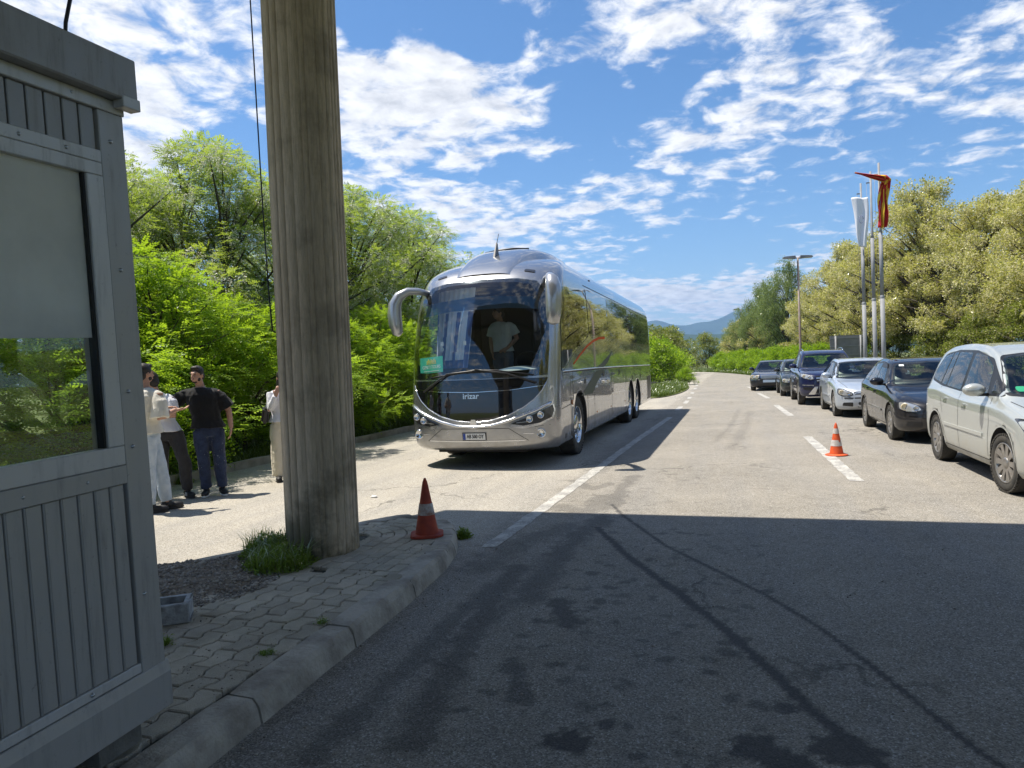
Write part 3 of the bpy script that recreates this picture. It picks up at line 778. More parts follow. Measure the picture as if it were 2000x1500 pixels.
# bolts
BOLT = M('bolt_steel', (.45, .46, .47), .3, .9)
for (v_, z_) in ((2.05, 1.197), (1.80, 1.197), (1.5, 1.197), (2.08, 2.43), (1.9, 2.43), (2.12, 2.64), (1.7, 2.64), (2.0, .412), (1.62, .412), (2.27, .70), (2.27, 1.30), (2.27, 1.52), (2.28, 2.0), (2.28, 2.5)):
    o = MB().lathe([(0, .008), (.005, .007), (.008, .002), (.009, 0)], (BU + .008, v_, z_), 10, 'X').build('bolt', BOLT); keep(o, booth)
o = MB().tube([(BU - .3, 2.37, 2.82), (BU - .3, 2.40, 3.06), (BU - .3, 2.475, 3.32), (BU - .24, 2.50, 3.52)], .008, 8).build('antenna_rod', M('black_plastic', (.02, .02, .022), .45)); keep(o, booth)
for v_ in (2.15, 1.4, .4, -.3):
    bx('support_block', BU - .32, BU - .02, v_ - .12, v_ + .08, .106, .2, M('block_concrete', (.2, .19, .165), .9, var=.4, bump=.4, world=True))
# things inside the booth
DARKP = M('dark_plastic', (.018, .019, .02), .4)
desk = MB().box((-3.3, 1.25, 1.20), (1.5, 1.9, .05)); desk.box((-3.3, .4, .73), (1.4, .06, .9)).box((-3.3, 2.15, .73), (1.4, .06, .9))
tag(desk.build('desk', M('desk_wood', (.30, .24, .17), .5), None, .004), 'dark desk seen through the booth window', 'desk')
mo = empty('monitor', (-2.95, 1.72, 1.226), .35, 'black computer monitor on the booth desk', 'monitor')
MB().box((0, 0, .29), (.05, .52, .34)).build('screen', DARKP, mo, .006); MB().box((.0, 0, .06), (.04, .06, .12)).build('stand', DARKP, mo); MB().box((0, 0, .008), (.2, .26, .016)).build('stand_base', DARKP, mo)

# ------------------------------------------------------------------ board-marked concrete column
def column_mat():
    m, nt, b, o = nmat('board_marked_concrete')
    g = addn(nt, 'ShaderNodeNewGeometry'); pos = g.outputs['Position']
    at_ = addn(nt, 'ShaderNodeAttribute', attribute_name='board').outputs['Fac']
    mp = addn(nt, 'ShaderNodeMapping'); mp.inputs['Scale'].default_value = (1, 1, .10); nt.links.new(pos, mp.inputs[0])
    grain = nnoise(nt, 58., 9, .75, mp.outputs[0]); blot = nnoise(nt, 2.2, 6, .65, pos); fine = nnoise(nt, 60., 5, .7, pos)
    c = nmix(nt, at_, (.48, .38, .26), (.64, .515, .37))
    c = nmix(nt, nmap(nt, grain, .42, .68, 0., .65), c, (.26, .21, .15))
    c = nmix(nt, nmap(nt, blot, .48, .66, 0., .55), c, (.21, .175, .13))
    sp = addn(nt, 'ShaderNodeSeparateXYZ'); nt.links.new(pos, sp.inputs[0])
    moss = nmath(nt, 'MULTIPLY', nmap(nt, sp.outputs[2], 1.1, .15, 0., 1.), nmap(nt, blot, .42, .58, 0., .8), True)
    c = nmix(nt, moss, c, (.062, .062, .028))
    nt.links.new(c, b.inputs['Base Color']); b.inputs['Roughness'].default_value = .92; b.inputs['Specular IOR Level'].default_value = .25
    nbump(nt, nmath(nt, 'ADD', grain, nmath(nt, 'MULTIPLY', fine, .5)), .5, .008, b); return m
def build_column():
    nb = 26; rg = random.Random(3); V = []; F = []; A = []
    zs = [.06]; 
    while zs[-1] < 6.4: zs.append(zs[-1] + .16)
    ww = [rg.uniform(.55, 1.5) for _ in range(nb)]; cs = [0.]
    for w_ in ww: cs.append(cs[-1] + w_ / sum(ww) * 2 * math.pi)
    for j in range(nb):
        a0, a1 = cs[j], cs[j + 1]; shade_ = rg.random(); proud = rg.uniform(-.0015, .0025)
        brk = rg.uniform(1., 5.5); g_ = .0016
        for (z0, z1, sh) in ((.06, brk, shade_), (brk, 6.4, (shade_ + rg.uniform(-.3, .3)))):
            n = max(2, int((z1 - z0) / .2)); base = len(V)
            pr = proud + rg.uniform(-.001, .001)
            for i in range(n + 1):
                z = z0 + (z1 - z0) * i / n
                for q_, (a, r) in enumerate(((a0, .2925), (a0 + .007, .2965 + pr), ((a0 + a1) / 2, .2968 + pr), (a1 - .007, .2965 + pr), (a1, .2925))):
                    V.append((r * math.cos(a), r * math.sin(a), z)); A.append(min(1, max(0, sh)) if q_ in (1, 2, 3) else -.5)
            for i in range(n):
                for q in range(4): F.append((base + i * 5 + q, base + i * 5 + q + 1, base + (i + 1) * 5 + q + 1, base + (i + 1) * 5 + q))
    me = from_arrays('concrete_column', np.array(V), np.array(F))
    at = me.attributes.new('board', 'FLOAT', 'POINT'); at.data.foreach_set('value', np.array(A, np.float32)); return me
COLM = column_mat()
o = mesh_obj('concrete_column', build_column(), COLM); o.location = (-3.35, 5.16, 0)
tag(o, 'tall round brown concrete column with vertical board marks on the paved island', 'column')
o = MB().tube([(-3.66, 4.93, 6.35), (-3.65, 4.93, 5.), (-3.64, 4.935, 4.), (-3.63, 4.94, 3.), (-3.615, 4.945, 2.3), (-3.60, 4.95, 1.98), (-3.585, 4.97, 1.96)], [.006] * 5 + [.008, .008], 6).build('hanging_cable', M('cable_black', (.012, .012, .018), .5))
tag(o, 'thin black cable hanging down beside the concrete column', 'cable')

# ------------------------------------------------------------------ canopy roof overhead (throws the big shadow)
CH = 6.45
CAN = [(-5.87, 7.28), (6.0, 7.28), (6.0, -22.), (-7.16, -22.), (-7.10, 4.4)]
canopy = empty('canopy_roof', (0, 0, CH), 0, 'flat grey canopy roof carried by the concrete columns', 'canopy')
cm = M('canopy_sheet', (.24, .23, .215), .7, var=.25, vs_=.8)
MB().prism(CAN, 0., .55, 'Z').build('roof_slab', cm, canopy)
for v_ in (5.17, -1.5, -8.5, -15.5):
    MB().box((-.9, v_, -.21), (11.6, .45, .40)).build('roof_beam', M('canopy_beam', (.25, .235, .21), .8), canopy)

# ------------------------------------------------------------------ traffic cones
def cone(loc, rz, old):
    t = empty('traffic_cone', loc, rz)
    orange = M('cone_red_faded', (.42, .058, .022), .55, c2=(.30, .05, .03), vs_=14., rvar=.25) if old else M('cone_orange', (.72, .105, .018), .5, c2=(.55, .075, .02), vs_=12., rvar=.2)
    white = M('cone_band_worn' if old else 'cone_band', (.58, .57, .54), .6, c2=(.30, .14, .09) if old else (.45, .40, .36), vs_=16.)
    h = .50
    def rad(z): return .018 + (.108 - .018) * (1 - z / h)
    prof = [(rad(.02), .02)] + [(rad(z), z) for z in np.linspace(.05, h - .02, 10)] + [(.014, h - .004), (.010, h + .012), (0, h + .014)]
    MB().lathe(prof, n=28).build('cone_body', orange, t)
    if old:
        p = []
        for i in range(32):
            a = 2 * math.pi * i / 32; q = max(abs(math.cos(a)), abs(math.sin(a))); r = .145 / max(q, .82); p.append((r * math.cos(a), r * math.sin(a)))
        MB().prism(p, 0., .022).build('cone_base', orange, t, .006)
        bands = ((.19, .29),)
    else:
        MB().lathe([(0, 0), (.165, 0), (.17, .008), (.155, .02), (.112, .03)], n=32).build('cone_base', orange, t)
        bands = ((.15, .245), (.345, .425))
    for (z0, z1) in bands:
        V = []; F = []; n = 32
        for i in range(n):
            a = 2 * math.pi * i / n; j0 = random.uniform(0, .012) if not old else random.uniform(0, .006)
            if not old and z0 < .2 and i in (7, 8, 9, 22, 23): j0 = -.035
            for z in (z0 + (0 if j0 >= 0 else 0), z1 + (j0 if j0 < 0 else 0)):
                V.append(((rad(z) + .003) * math.cos(a), (rad(z) + .003) * math.sin(a), z))
        F = [(2 * i, 2 * ((i + 1) % n), 2 * ((i + 1) % n) + 1, 2 * i + 1) for i in range(n)]
        MB().add(V, F, True).build('reflective_band', white, t)
    return t
tag(cone((-2.66, 5.74, .131), .4, True), 'faded red traffic cone with one white band on the paved island tip', 'cone', 'traffic cones')
tag(cone((1.50, 12.15, .004), .9, False), 'bright orange traffic cone with two white bands standing on the road', 'cone', 'traffic cones')
# whitewashed hollow block
hb = MB(); W_, D_, H_, T_ = .34, .22, .12, .035
for (c, d) in (((0, -D_ / 2 + T_ / 2, H_ / 2), (W_, T_, H_)), ((0, D_ / 2 - T_ / 2, H_ / 2), (W_, T_, H_)), ((-W_ / 2 + T_ / 2, 0, H_ / 2), (T_, D_ - 2 * T_, H_)), ((W_ / 2 - T_ / 2, 0, H_ / 2), (T_, D_ - 2 * T_, H_)), ((0, 0, .02), (W_ - 2 * T_, D_ - 2 * T_, .04))): hb.box(c, d)
o = hb.build('hollow_block', M('whitewash', (.46, .47, .48), .85, c2=(.22, .22, .22), vs_=16., bump=.5, bs=60.), None, .006, 1); o.location = (-3.40, 3.44, .129); o.rotation_euler = (0, 0, .62)
tag(o, 'whitewashed hollow block on the pavers behind the booth corner', 'block')
o = MB().ellipsoid((0, 0, .012), (.05, .03, .014), 9, 5).build('litter', M('white_litter', (.7, .7, .68), .7)); o.location = (-4.45, 8.05, .002)
tag(o, 'crumpled white litter on the sunlit asphalt right of the column', 'litter')

# ------------------------------------------------------------------ flagpoles and flags
POLE = M('galvanised', (.33, .335, .34), .75, .0, var=.22, vs_=3.)
def flagpole(loc, h, label):
    t = empty('flagpole', loc, 0, label, 'flagpole', 'flagpoles beside the queue of cars')
    MB().tube([(0, 0, 0), (0, 0, h * .42)], .084, 16).build('pole_base', POLE, t); MB().tube([(0, 0, h * .42), (0, 0, h * .70)], .072, 16).build('pole_middle', POLE, t)
    MB().tube([(0, 0, h * .70), (0, 0, h * .715), (0, 0, h)], [.072, .045, .040], 16).build('pole_top', POLE, t)
    MB().lathe([(.084, h * .415), (.088, h * .418), (.088, h * .426), (.073, h * .429)]).build('pole_collar', POLE, t)
    MB().box((-.10, 0, h - .45), (.14, .03, .05)).build('halyard_bracket', POLE, t)
    MB().tube([(-.16, 0, h - .45), (-.15, -.05, h * .6), (-.13, 0, 1.4)], .006, 5).build('halyard', POLE, t)
flagpole((5.62, 30.91, -.05), 9.05, 'rightmost tallest grey flagpole carrying the red and yellow flag')
flagpole((5.55, 32.23, -.05), 9.05, 'middle bare grey flagpole between two flags')
flagpole((5.50, 34.24, -.05), 9.05, 'leftmost grey flagpole carrying the white banner')
def flag_rays(s_, t_):
    x, y = (s_ - .5) * 2., t_ - .5; r = math.hypot(x, y)
    if r < .15: return 1
    if r < .18: return 0
    a = (math.degrees(math.atan2(y, x)) + 360) % 45.
    a = min(a, 45 - a); return 1 if a < 3.5 + 13 * min(r, 1.0) * .55 else 0
# one cloth, blown over its halyard: the hoist end points left, the rest is folded and hangs
def rb_flag():
    nu_, nv_ = 44, 20; V = []; F = []; mi = []
    path = [(-.80, 0, .10), (-.45, .0, .03), (-.05, -.05, -.08), (.24, -.06, -.14), (.30, -.02, -.30), (.22, .05, -.62), (.16, .02, -1.1), (.14, -.03, -1.6), (.12, .0, -2.15)]
    hang = [.03, .12, .22, .34, .10, .0, 0, 0, 0]; wide = [0, 0, .04, .08, .40, .40, .36, .34, .30]
    for i in range(nu_ + 1):
        f = i / nu_ * 8; k = min(int(f), 7); q = f - k
        p = Vector(path[k]).lerp(Vector(path[k + 1]), q); hg = hang[k] * (1 - q) + hang[k + 1] * q; wd = wide[k] * (1 - q) + wide[k + 1] * q
        for j in range(nv_ + 1):
            t_ = j / nv_; fold = math.sin(t_ * 15 + i * .12) * .07 + .03 * math.sin(t_ * 31 + i * .3)
            V.append((p.x - wd * (t_ - .5) + .02 * math.sin(i * .5 + t_ * 7), p.y + fold, p.z - hg * t_ - abs(fold) * .3))
    for i in range(nu_):
        for j in range(nv_):
            a = i * (nv_ + 1) + j; F.append((a, a + 1, a + nv_ + 2, a + nv_ + 1)); mi.append(flag_rays((i + .5) / nu_, (j + .5) / nv_))
    o = MB().add(V, F, True).build('flag', [M('flag_red', (.50, .018, .022), .75), M('flag_yellow', (.80, .52, .03), .75)], None, fix=False)
    o.data.polygons.foreach_set('material_index', mi); o.location = (5.56, 30.80, 8.62)
    sm = o.modifiers.new('t', 'SOLIDIFY'); sm.thickness = .004
    tag(o, 'red and yellow flag blown limp round the rightmost flagpole', 'flag')
rb_flag()
def white_flag():
    V = []; F = []; n_, m_ = 26, 14
    for i in range(n_ + 1):
        t_ = i / n_
        for j in range(m_ + 1):
            s_ = j / m_ - .5; w = .66 * (1 - .50 * t_ ** 1.3) 
            V.append((s_ * w + .10 * t_ + .03 * math.sin(t_ * 5), .05 * math.sin(s_ * 9 + t_ * 3) * (.5 + t_), -2.15 * t_ - .03 * math.sin(s_ * 5)))
    for i in range(n_):
        for j in range(m_):
            a = i * (m_ + 1) + j; F.append((a, a + 1, a + m_ + 2, a + m_ + 1))
    o = MB().add(V, F, True).build('flag', M('flag_white', (.80, .81, .84), .8), None, fix=False); o.location = (5.40, 34.02, 8.35)
    sm = o.modifiers.new('t', 'SOLIDIFY'); sm.thickness = .004
    MB().tube([(.035 + .08 * math.cos(a), -.13, -.98 + .16 * math.sin(a)) for a in np.linspace(0, 6.0, 16)], .012, 6).build('emblem', M('emblem_grey', (.36, .36, .52), .8), o)
    tag(o, 'white banner flag with a faint emblem hanging on the leftmost flagpole', 'flag')
white_flag()

# ------------------------------------------------------------------ lamp posts, sign back
def lamp(loc, h, label, double, rz=0.):
    t = empty('street_lamp', loc, rz, label, 'street lamp', 'street lamps along the right verge')
    rust = M('lamp_pole', (.30, .27, .24), .6, .3, c2=(.22, .13, .09), vs_=1.2)
    MB().tube([(0, 0, 0), (0, 0, 1.2), (0, 0, h)], [.10, .085, .06], 12).build('pole', rust, t)
    for s_ in ((-1, 1) if double else (-1,)):
        MB().tube([(0, 0, h - .05), (s_ * .25, 0, h + .02)], .035, 8).build('arm', rust, t)
        hd = MB().add([(s_ * x, y, z) for (x, y, z) in ((.12, -.16, h - .08), (.95, -.13, h - .01), (.95, .13, h - .01), (.12, .16, h - .08), (.16, -.13, h + .13), (.88, -.09, h + .10), (.88, .09, h + .10), (.16, .13, h + .13))],
                      [(0, 1, 2, 3), (4, 5, 6, 7), (0, 1, 5, 4), (1, 2, 6, 5), (2, 3, 7, 6), (3, 0, 4, 7)]).build('lamp_head', M('lamp_head_grey', (.13, .14, .15), .5), t, .02)
        MB().box((s_ * .62, 0, h - .045), (.5, .20, .03)).build('lamp_lens', M('lamp_lens', (.62, .62, .58), .25), t)
lamp((4.17, 49.86, .0), 8.0, 'tall double headed street lamp rising behind the dark blue suv', True, R(10))
lamp((1.06, 98.03, .0), 8.0, 'distant single street lamp in front of the far right trees', False)
sg = empty('road_sign', (7.25, 51.5, .1), R(4), 'grey back of a large road sign behind the flagpoles', 'sign')
MB().box((0, 0, 1.98), (2.25, .04, 1.50)).build('sign_panel', M('sign_back', (.27, .265, .27), .6, var=.25, vs_=2.), sg, .005)
for z_ in (1.45, 2.02, 2.55): MB().box((0, -.05, z_), (2.2, .05, .06)).build('batten', POLE, sg)
for x_ in (-.78, .75): MB().tube([(x_, -.11, 0), (x_, -.11, 2.7)], .055, 10).build('post', POLE, sg)
# ================================================================== TREES AND PLANTS
def leaf_mat(name, c1, c2, trans=(.30, .42, .05), tw=.45, gloss=.35, world_var=True):
    m, nt, b, o = nmat(name); nt.nodes.remove(b)
    g = addn(nt, 'ShaderNodeNewGeometry')
    big = nnoise(nt, .9, 3, .6, g.outputs['Position'])
    f = nmath(nt, 'ADD', nmath(nt, 'MULTIPLY', g.outputs['Random Per Island'], .55), nmap(nt, big, .3, .7, 0., .5), True)
    c = nmix(nt, f, c1, c2); tcol = nmix(nt, f, tuple(x * .8 for x in trans), trans)
    d = addn(nt, 'ShaderNodeBsdfDiffuse'); nt.links.new(c, d.inputs[0])
    t = addn(nt, 'ShaderNodeBsdfTranslucent'); nt.links.new(tcol, t.inputs[0])
    gl = addn(nt, 'ShaderNodeBsdfGlossy'); gl.inputs[1].default_value = .38; gl.inputs[0].default_value = (.9, .95, .9, 1)
    x = addn(nt, 'ShaderNodeMixShader'); x.inputs[0].default_value = tw; nt.links.new(d.outputs[0], x.inputs[1]); nt.links.new(t.outputs[0], x.inputs[2])
    fr_ = addn(nt, 'ShaderNodeFresnel'); fr_.inputs[0].default_value = 1.38
    y = addn(nt, 'ShaderNodeMixShader'); nt.links.new(nmath(nt, 'MULTIPLY', fr_.outputs[0], gloss), y.inputs[0]); nt.links.new(x.outputs[0], y.inputs[1]); nt.links.new(gl.outputs[0], y.inputs[2])
    nt.links.new(y.outputs[0], o.inputs[0]); return m
BARK = M('bark', (.085, .07, .055), .95, c2=(.045, .04, .03), vs_=18., bump=.6, bs=40.)
LEAF_HEDGE = leaf_mat('leaf_hedge', (.10, .20, .014), (.215, .315, .020), (.48, .70, .030), .52, .22)
LEAF_LOCUST = leaf_mat('leaf_locust', (.11, .20, .022), (.23, .31, .045), (.52, .66, .08), .50, .2)
LEAF_RIGHT = leaf_mat('leaf_flowering', (.20, .23, .045), (.43, .405, .115), (.64, .63, .15), .46, .10)
LEAF_BIRCH = leaf_mat('leaf_birch', (.11, .16, .05), (.19, .24, .08), (.34, .43, .13), .44, .18)
LEAF_FAR = leaf_mat('leaf_far_bush', (.10, .14, .02), (.19, .21, .04), (.36, .42, .06), .46, .18)
BLOSSOM = leaf_mat('blossom', (.68, .62, .32), (.84, .78, .50), (.78, .74, .44), .38, .1)
BLOSSOM_W = leaf_mat('blossom_white', (.66, .65, .50), (.82, .81, .68), (.72, .71, .55), .38, .1)
GRASSM = leaf_mat('grass_blades', (.055, .115, .015), (.16, .20, .045), (.22, .30, .04), .38, .2)

def norm(a): return a / np.maximum(np.linalg.norm(a, axis=-1, keepdims=True), 1e-9)
def pinnate(P, D, rg, length, pairs, ll, lw, droop=.35):
    """compound leaves: P origins, D directions; every leaflet a folded diamond of two triangles"""
    n = len(P); up = np.array([0, 0, 1.]) + rg.normal(0, .28, (n, 3)); S = norm(np.cross(D, up)); N = norm(np.cross(S, D))
    L = length * rg.uniform(.7, 1.15, n); Vs = []
    ks = [(i + .6) / (pairs + .5) for i in range(pairs)]
    for k in ks + [1.]:
        c = P + D * (L * k)[:, None]; c[:, 2] -= droop * L * k * k
        sc = (1 - .35 * abs(k - .5)) 
        for s_ in ((-1, 1) if k < 1 else (0,)):
            dv = norm(S * s_ * .9 + D * (.45 if s_ else 1.) - N * .25 + rg.normal(0, .12, (n, 3)))
            wv = norm(np.cross(dv, N)); a = ll * sc * rg.uniform(.8, 1.15, (n, 1)); w = lw * sc * .5
            Vs.append(np.stack([c, c + dv * a * .5 + wv * w + N * w * .25, c + dv * a, c + dv * a * .5 - wv * w + N * w * .25], 1))
    return np.concatenate(Vs, 0)
def quads_leaf(P, D, rg, ll, lw, per, spread):
    """simple leaves, `per` quads scattered about every point"""
    out = []
    for k in range(per):
        c = P + rg.normal(0, spread, P.shape); d = norm(D + rg.normal(0, .6, P.shape)); up = np.array([0, 0, 1.]) + rg.normal(0, .6, P.shape)
        s_ = norm(np.cross(d, up)); a = ll * rg.uniform(.7, 1.3, (len(P), 1)); w = lw * rg.uniform(.7, 1.2, (len(P), 1)) * .5
        out.append(np.stack([c, c + d * a * .5 + s_ * w, c + d * a, c + d * a * .5 - s_ * w], 1))
    return np.concatenate(out, 0)
def racemes(P, rg, length, per, sz):
    """hanging flower clusters"""
    out = []
    for k in range(per):
        f = (k + .5) / per; c = P.copy(); c[:, 2] -= length * f; c += rg.normal(0, .012 + .03 * (1 - f) * length / .15, P.shape)
        d = norm(rg.normal(0, 1, P.shape)); s_ = norm(np.cross(d, rg.normal(0, 1, P.shape))); w = sz * (1.1 - .6 * f)
        out.append(np.stack([c - d * w, c + s_ * w, c + d * w, c - s_ * w], 1))
    return np.concatenate(out, 0)
def quads_mesh(name, Q, mat):
    V = Q.reshape(-1, 3); F = np.arange(len(V)).reshape(-1, 4)
    me = from_arrays(name, V, F); me.materials.append(mat); return me
def clumps(rg, n, H, z0, rad, shape, sep=.55):
    """clump centres through the crown volume, more of them near its surface"""
    out = []
    lob = rg.uniform(.72, 1.25, 9)
    tries = 0
    while len(out) < n and tries < n * 60:
        tries += 1
        t = rg.uniform(0, 1); z = z0 + (H - z0) * t; r = rad * shape(t); a = rg.uniform(0, 2 * math.pi)
        r *= lob[int(a / 6.2832 * 9) % 9] * (1 + .25 * math.sin(3 * a + t * 7)); q = math.sqrt(rg.uniform(.04, 1.))
        p = np.array([r * q * math.cos(a), r * q * math.sin(a), z])
        if any(np.linalg.norm((p - o_) * (1, 1, 1.5)) < sep for o_ in out): continue
        out.append(p)
    return np.array(out)
def limbs(C, rg, H, z0, r0, stems, forks=True):
    """trunk(s) and a limb to every clump"""
    mb = MB(); axes = []
    for s_ in range(stems):
        a = 2 * math.pi * s_ / max(stems, 1) + rg.uniform(0, 1); sp = (.0 if stems == 1 else .10) * H
        pts = [np.array([.10 * math.cos(a) * (stems > 1), .10 * math.sin(a) * (stems > 1), -.3])]
        for k in range(1, 7):
            f = k / 6; pts.append(np.array([sp * f * math.cos(a), sp * f * math.sin(a), H * .74 * f]) + rg.normal(0, .05 * H * .12 + .02, 3) * (1, 1, 0))
        axes.append(pts); mb.tube(pts, [r0 * (1 - .82 * k / 6) / (1 + .25 * (stems > 1)) for k in range(7)], 7)
    for c in C:
        ax = min(axes, key=lambda A: np.linalg.norm(A[4][:2] - c[:2])); zt = max(.15 * H, c[2] - .18 * H - .55 * np.linalg.norm(c[:2]) * .6)
        f = min(max(zt / (H * .74), .02), .96) * 6; k = min(int(f), 5); p = ax[k] * (1 - (f - k)) + ax[k + 1] * (f - k)
        m_ = (p + c) / 2 + np.array([0, 0, .10 * np.linalg.norm(c - p)]) + rg.normal(0, .06, 3)
        r = .010 + .012 * np.linalg.norm(c - p)
        mb.tube([p, p * .55 + m_ * .45, m_, m_ * .4 + c * .6, c], [r, r * .85, r * .65, r * .45, .006], 5, caps=False)
    return mb
def leaf_points(C, rg, per, rx, rz):
    """points and outward directions of leaves about every clump"""
    P = []; D = []
    for c in C:
        n = int(per * rg.uniform(.7, 1.3)); a = rg.uniform(0, 6.283, n); z = rg.uniform(-1, 1, n); q = rg.uniform(.25, 1, n) ** .6
        s_ = rg.uniform(.75, 1.3)
        d = np.stack([np.cos(a) * np.sqrt(1 - z * z), np.sin(a) * np.sqrt(1 - z * z), z], 1)
        P.append(c + d * q[:, None] * np.array([rx, rx, rz]) * s_)
        dd = d * np.array([1, 1, .35]) + np.array([0, 0, .10]); D.append(norm(dd + rg.normal(0, .25, dd.shape)))
    return np.concatenate(P), np.concatenate(D)
TREES = {}
def crown_kind(key, fn):
    TREES[key] = fn
def make_locust(seed, H, rad, n, per, bl):
    rg = np.random.default_rng(seed)
    C = clumps(rg, n, H, H * .22, rad, lambda t: (.55 + .75 * math.sin(math.pi * min(1, t * 1.05 + .12)) if t < .75 else 1.05 - 1.0 * (t - .75) * 3.3), .50)
    P, D = leaf_points(C, rg, per, .52, .34)
    lf = quads_mesh('foliage', pinnate(P, D, rg, .24, 5, .058, .030), LEAF_LOCUST)
    hi = P[P[:, 2] > H * .42]; B = hi[rg.choice(len(hi), int(bl), replace=True)] + rg.normal(0, .06, (int(bl), 3))
    bo = quads_mesh('blossom', racemes(B, rg, .15, 9, .019), BLOSSOM_W)
    return lf, bo, limbs(C, rg, H, 0, .062, 2).mesh('trunk')
def make_hedge(seed, H, rad, n, per):
    rg = np.random.default_rng(seed)
    C = clumps(rg, n, H, .25, rad, lambda t: (1.0 if t < .55 else 1.0 - (t - .55) * 1.5), .40)
    P, D = leaf_points(C, rg, per, .46, .20)
    lf = quads_mesh('foliage', pinnate(P, D, rg, .25, 5, .062, .032, .25), LEAF_HEDGE)
    return lf, None, limbs(C, rg, H, 0, .03, 4).mesh('trunk')
def make_right(seed, H, rad, n, per, bl):
    rg = np.random.default_rng(seed)
    C = clumps(rg, n, H, H * .24, rad, lambda t: (.6 + .6 * math.sin(math.pi * min(1, t + .1)) if t < .7 else 1.05 - (t - .7) * 2.6), .62)
    P, D = leaf_points(C, rg, per, .56, .40)
    lf = quads_mesh('foliage', quads_leaf(P, D, rg, .15, .085, 5, .09), LEAF_RIGHT)
    B = P[rg.choice(len(P), bl, replace=True)] + rg.normal(0, .10, (bl, 3))
    bo = quads_mesh('blossom', racemes(B, rg, .20, 4, .038), BLOSSOM)
    return lf, bo, limbs(C, rg, H, 0, .15, 2).mesh('trunk')
def make_birch(seed, H, rad, n, per):
    rg = np.random.default_rng(seed)
    C = clumps(rg, n, H, H * .16, rad, lambda t: (.7 + .45 * math.sin(math.pi * t) if t < .65 else 1.05 - (t - .65) * 2.5), .75)
    P, D = leaf_points(C, rg, per, .55, .95); D = norm(D * .35 + np.array([0, 0, -1.]))
    lf = quads_mesh('foliage', quads_leaf(P, D, rg, .16, .07, 3, .10), LEAF_BIRCH)
    return lf, None, limbs(C, rg, H, 0, .16, 1).mesh('trunk')
def make_far(seed, H, rad, n, per, mat, bl=0):
    rg = np.random.default_rng(seed)
    C = clumps(rg, n, H, .3, rad, lambda t: (1.0 if t < .5 else 1.0 - (t - .5) * 1.5), .55)
    P, D = leaf_points(C, rg, per, .60, .38)
    lf = quads_mesh('foliage', quads_leaf(P, D, rg, .17, .10, 3, .08), mat)
    bo = None
    if bl: B = P[rg.choice(len(P), bl)] ; bo = quads_mesh('blossom', racemes(B, rg, .2, 3, .05), BLOSSOM)
    return lf, bo, limbs(C, rg, H, 0, .05, 3).mesh('trunk')
KINDS = {
 'locA': make_locust(1, 6.8, 2.2, 96, 118, 4200), 'locB': make_locust(2, 6.2, 2.1, 88, 118, 3600), 'hedA': make_hedge(3, 3.3, 1.55, 56, 88), 'hedB': make_hedge(4, 2.7, 1.45, 46, 88),
 'rigA': make_right(5, 11., 3.4, 190, 36, 17000), 'rigB': make_right(6, 10., 3.6, 180, 36, 17000), 'rigC': make_right(7, 8.5, 3.2, 150, 36, 14000),
 'birch': make_birch(8, 11., 2.8, 95, 110), 'farA': make_far(9, 3.4, 1.9, 52, 60, LEAF_HEDGE), 'farB': make_far(10, 5.2, 2.4, 62, 55, LEAF_FAR, 1200)}
for k_, (a, b_, t_) in KINDS.items(): t_.materials.append(BARK); t_.polygons.foreach_set('use_smooth', [True] * len(t_.polygons))
ORD = ['first', 'second', 'third', 'fourth', 'fifth', 'sixth', 'seventh', 'eighth', 'ninth', 'tenth', 'eleventh', 'twelfth', 'thirteenth', 'fourteenth', 'fifteenth', 'sixteenth']
def plant(kind, name, u, v, z, s_, rz, label, cat, group, sz=1.):
    t = empty(name, (u, v, z), rz, label, cat, group); t.scale = (s_, s_, s_ * sz)
    lf, bo, tr_ = KINDS[kind]
    c = bpy.data.objects.new('crown', lf); link(c, t); c['kind'] = 'stuff'
    if bo is not None: b_ = bpy.data.objects.new('blossoms', bo); link(b_, t); b_['kind'] = 'stuff'
    link(bpy.data.objects.new('trunk', tr_), t); return t
rt = random.Random(21)
# left: flowering locusts behind a bright hedge of young shoots
LT = [(-12.6, 7.6, .95, 'locB'), (-10.9, 11.0, .80, 'locA'), (-12.9, 13.4, .98, 'locB'), (-11.3, 15.6, .98, 'locA'), (-10.7, 18.8, 1.04, 'locB'), (-11.4, 22.6, 1.03, 'locA'), (-10.9, 26.6, 1.12, 'locB'), (-12.4, 31.0, .98, 'locA'), (-15.5, 10.0, 1.05, 'locA'), (-15.0, 17.5, 1.05, 'locB')]
for i, (u, v, s_, k_) in enumerate(LT):
    plant(k_, 'locust_tree', u - 1.9, v, .2, s_ * 1.12, rt.uniform(0, 6.28), 'leafy locust tree with cream blossom, %s from the booth in the left row' % ORD[i] if i < 8 else 'tall locust tree showing behind the left row, %s' % ('nearer the booth' if i == 8 else 'nearer the coach'), 'tree', 'locust trees along the left verge')
HT = [(-9.9, 6.3, 1.0), (-9.8, 8.3, 1.05), (-9.95, 10.2, 1.12), (-9.7, 12.1, 1.0), (-9.75, 14.0, .95), (-9.5, 15.9, .92), (-9.6, 18.0, .98), (-9.5, 20.2, .95), (-9.6, 22.5, 1.0), (-9.5, 25.0, .95), (-9.7, 28., 1.0)]
for i, (u, v, s_) in enumerate(HT):
    plant('hedA' if i % 2 == 0 else 'hedB', 'young_locust_shrub', u, v, .08, s_ * (1.0 if i % 2 == 0 else 1.12), rt.uniform(0, 6.28), 'bright green leafy shrub at the left kerb, %s from the booth' % ORD[i], 'shrub', 'green shrubs along the left kerb')
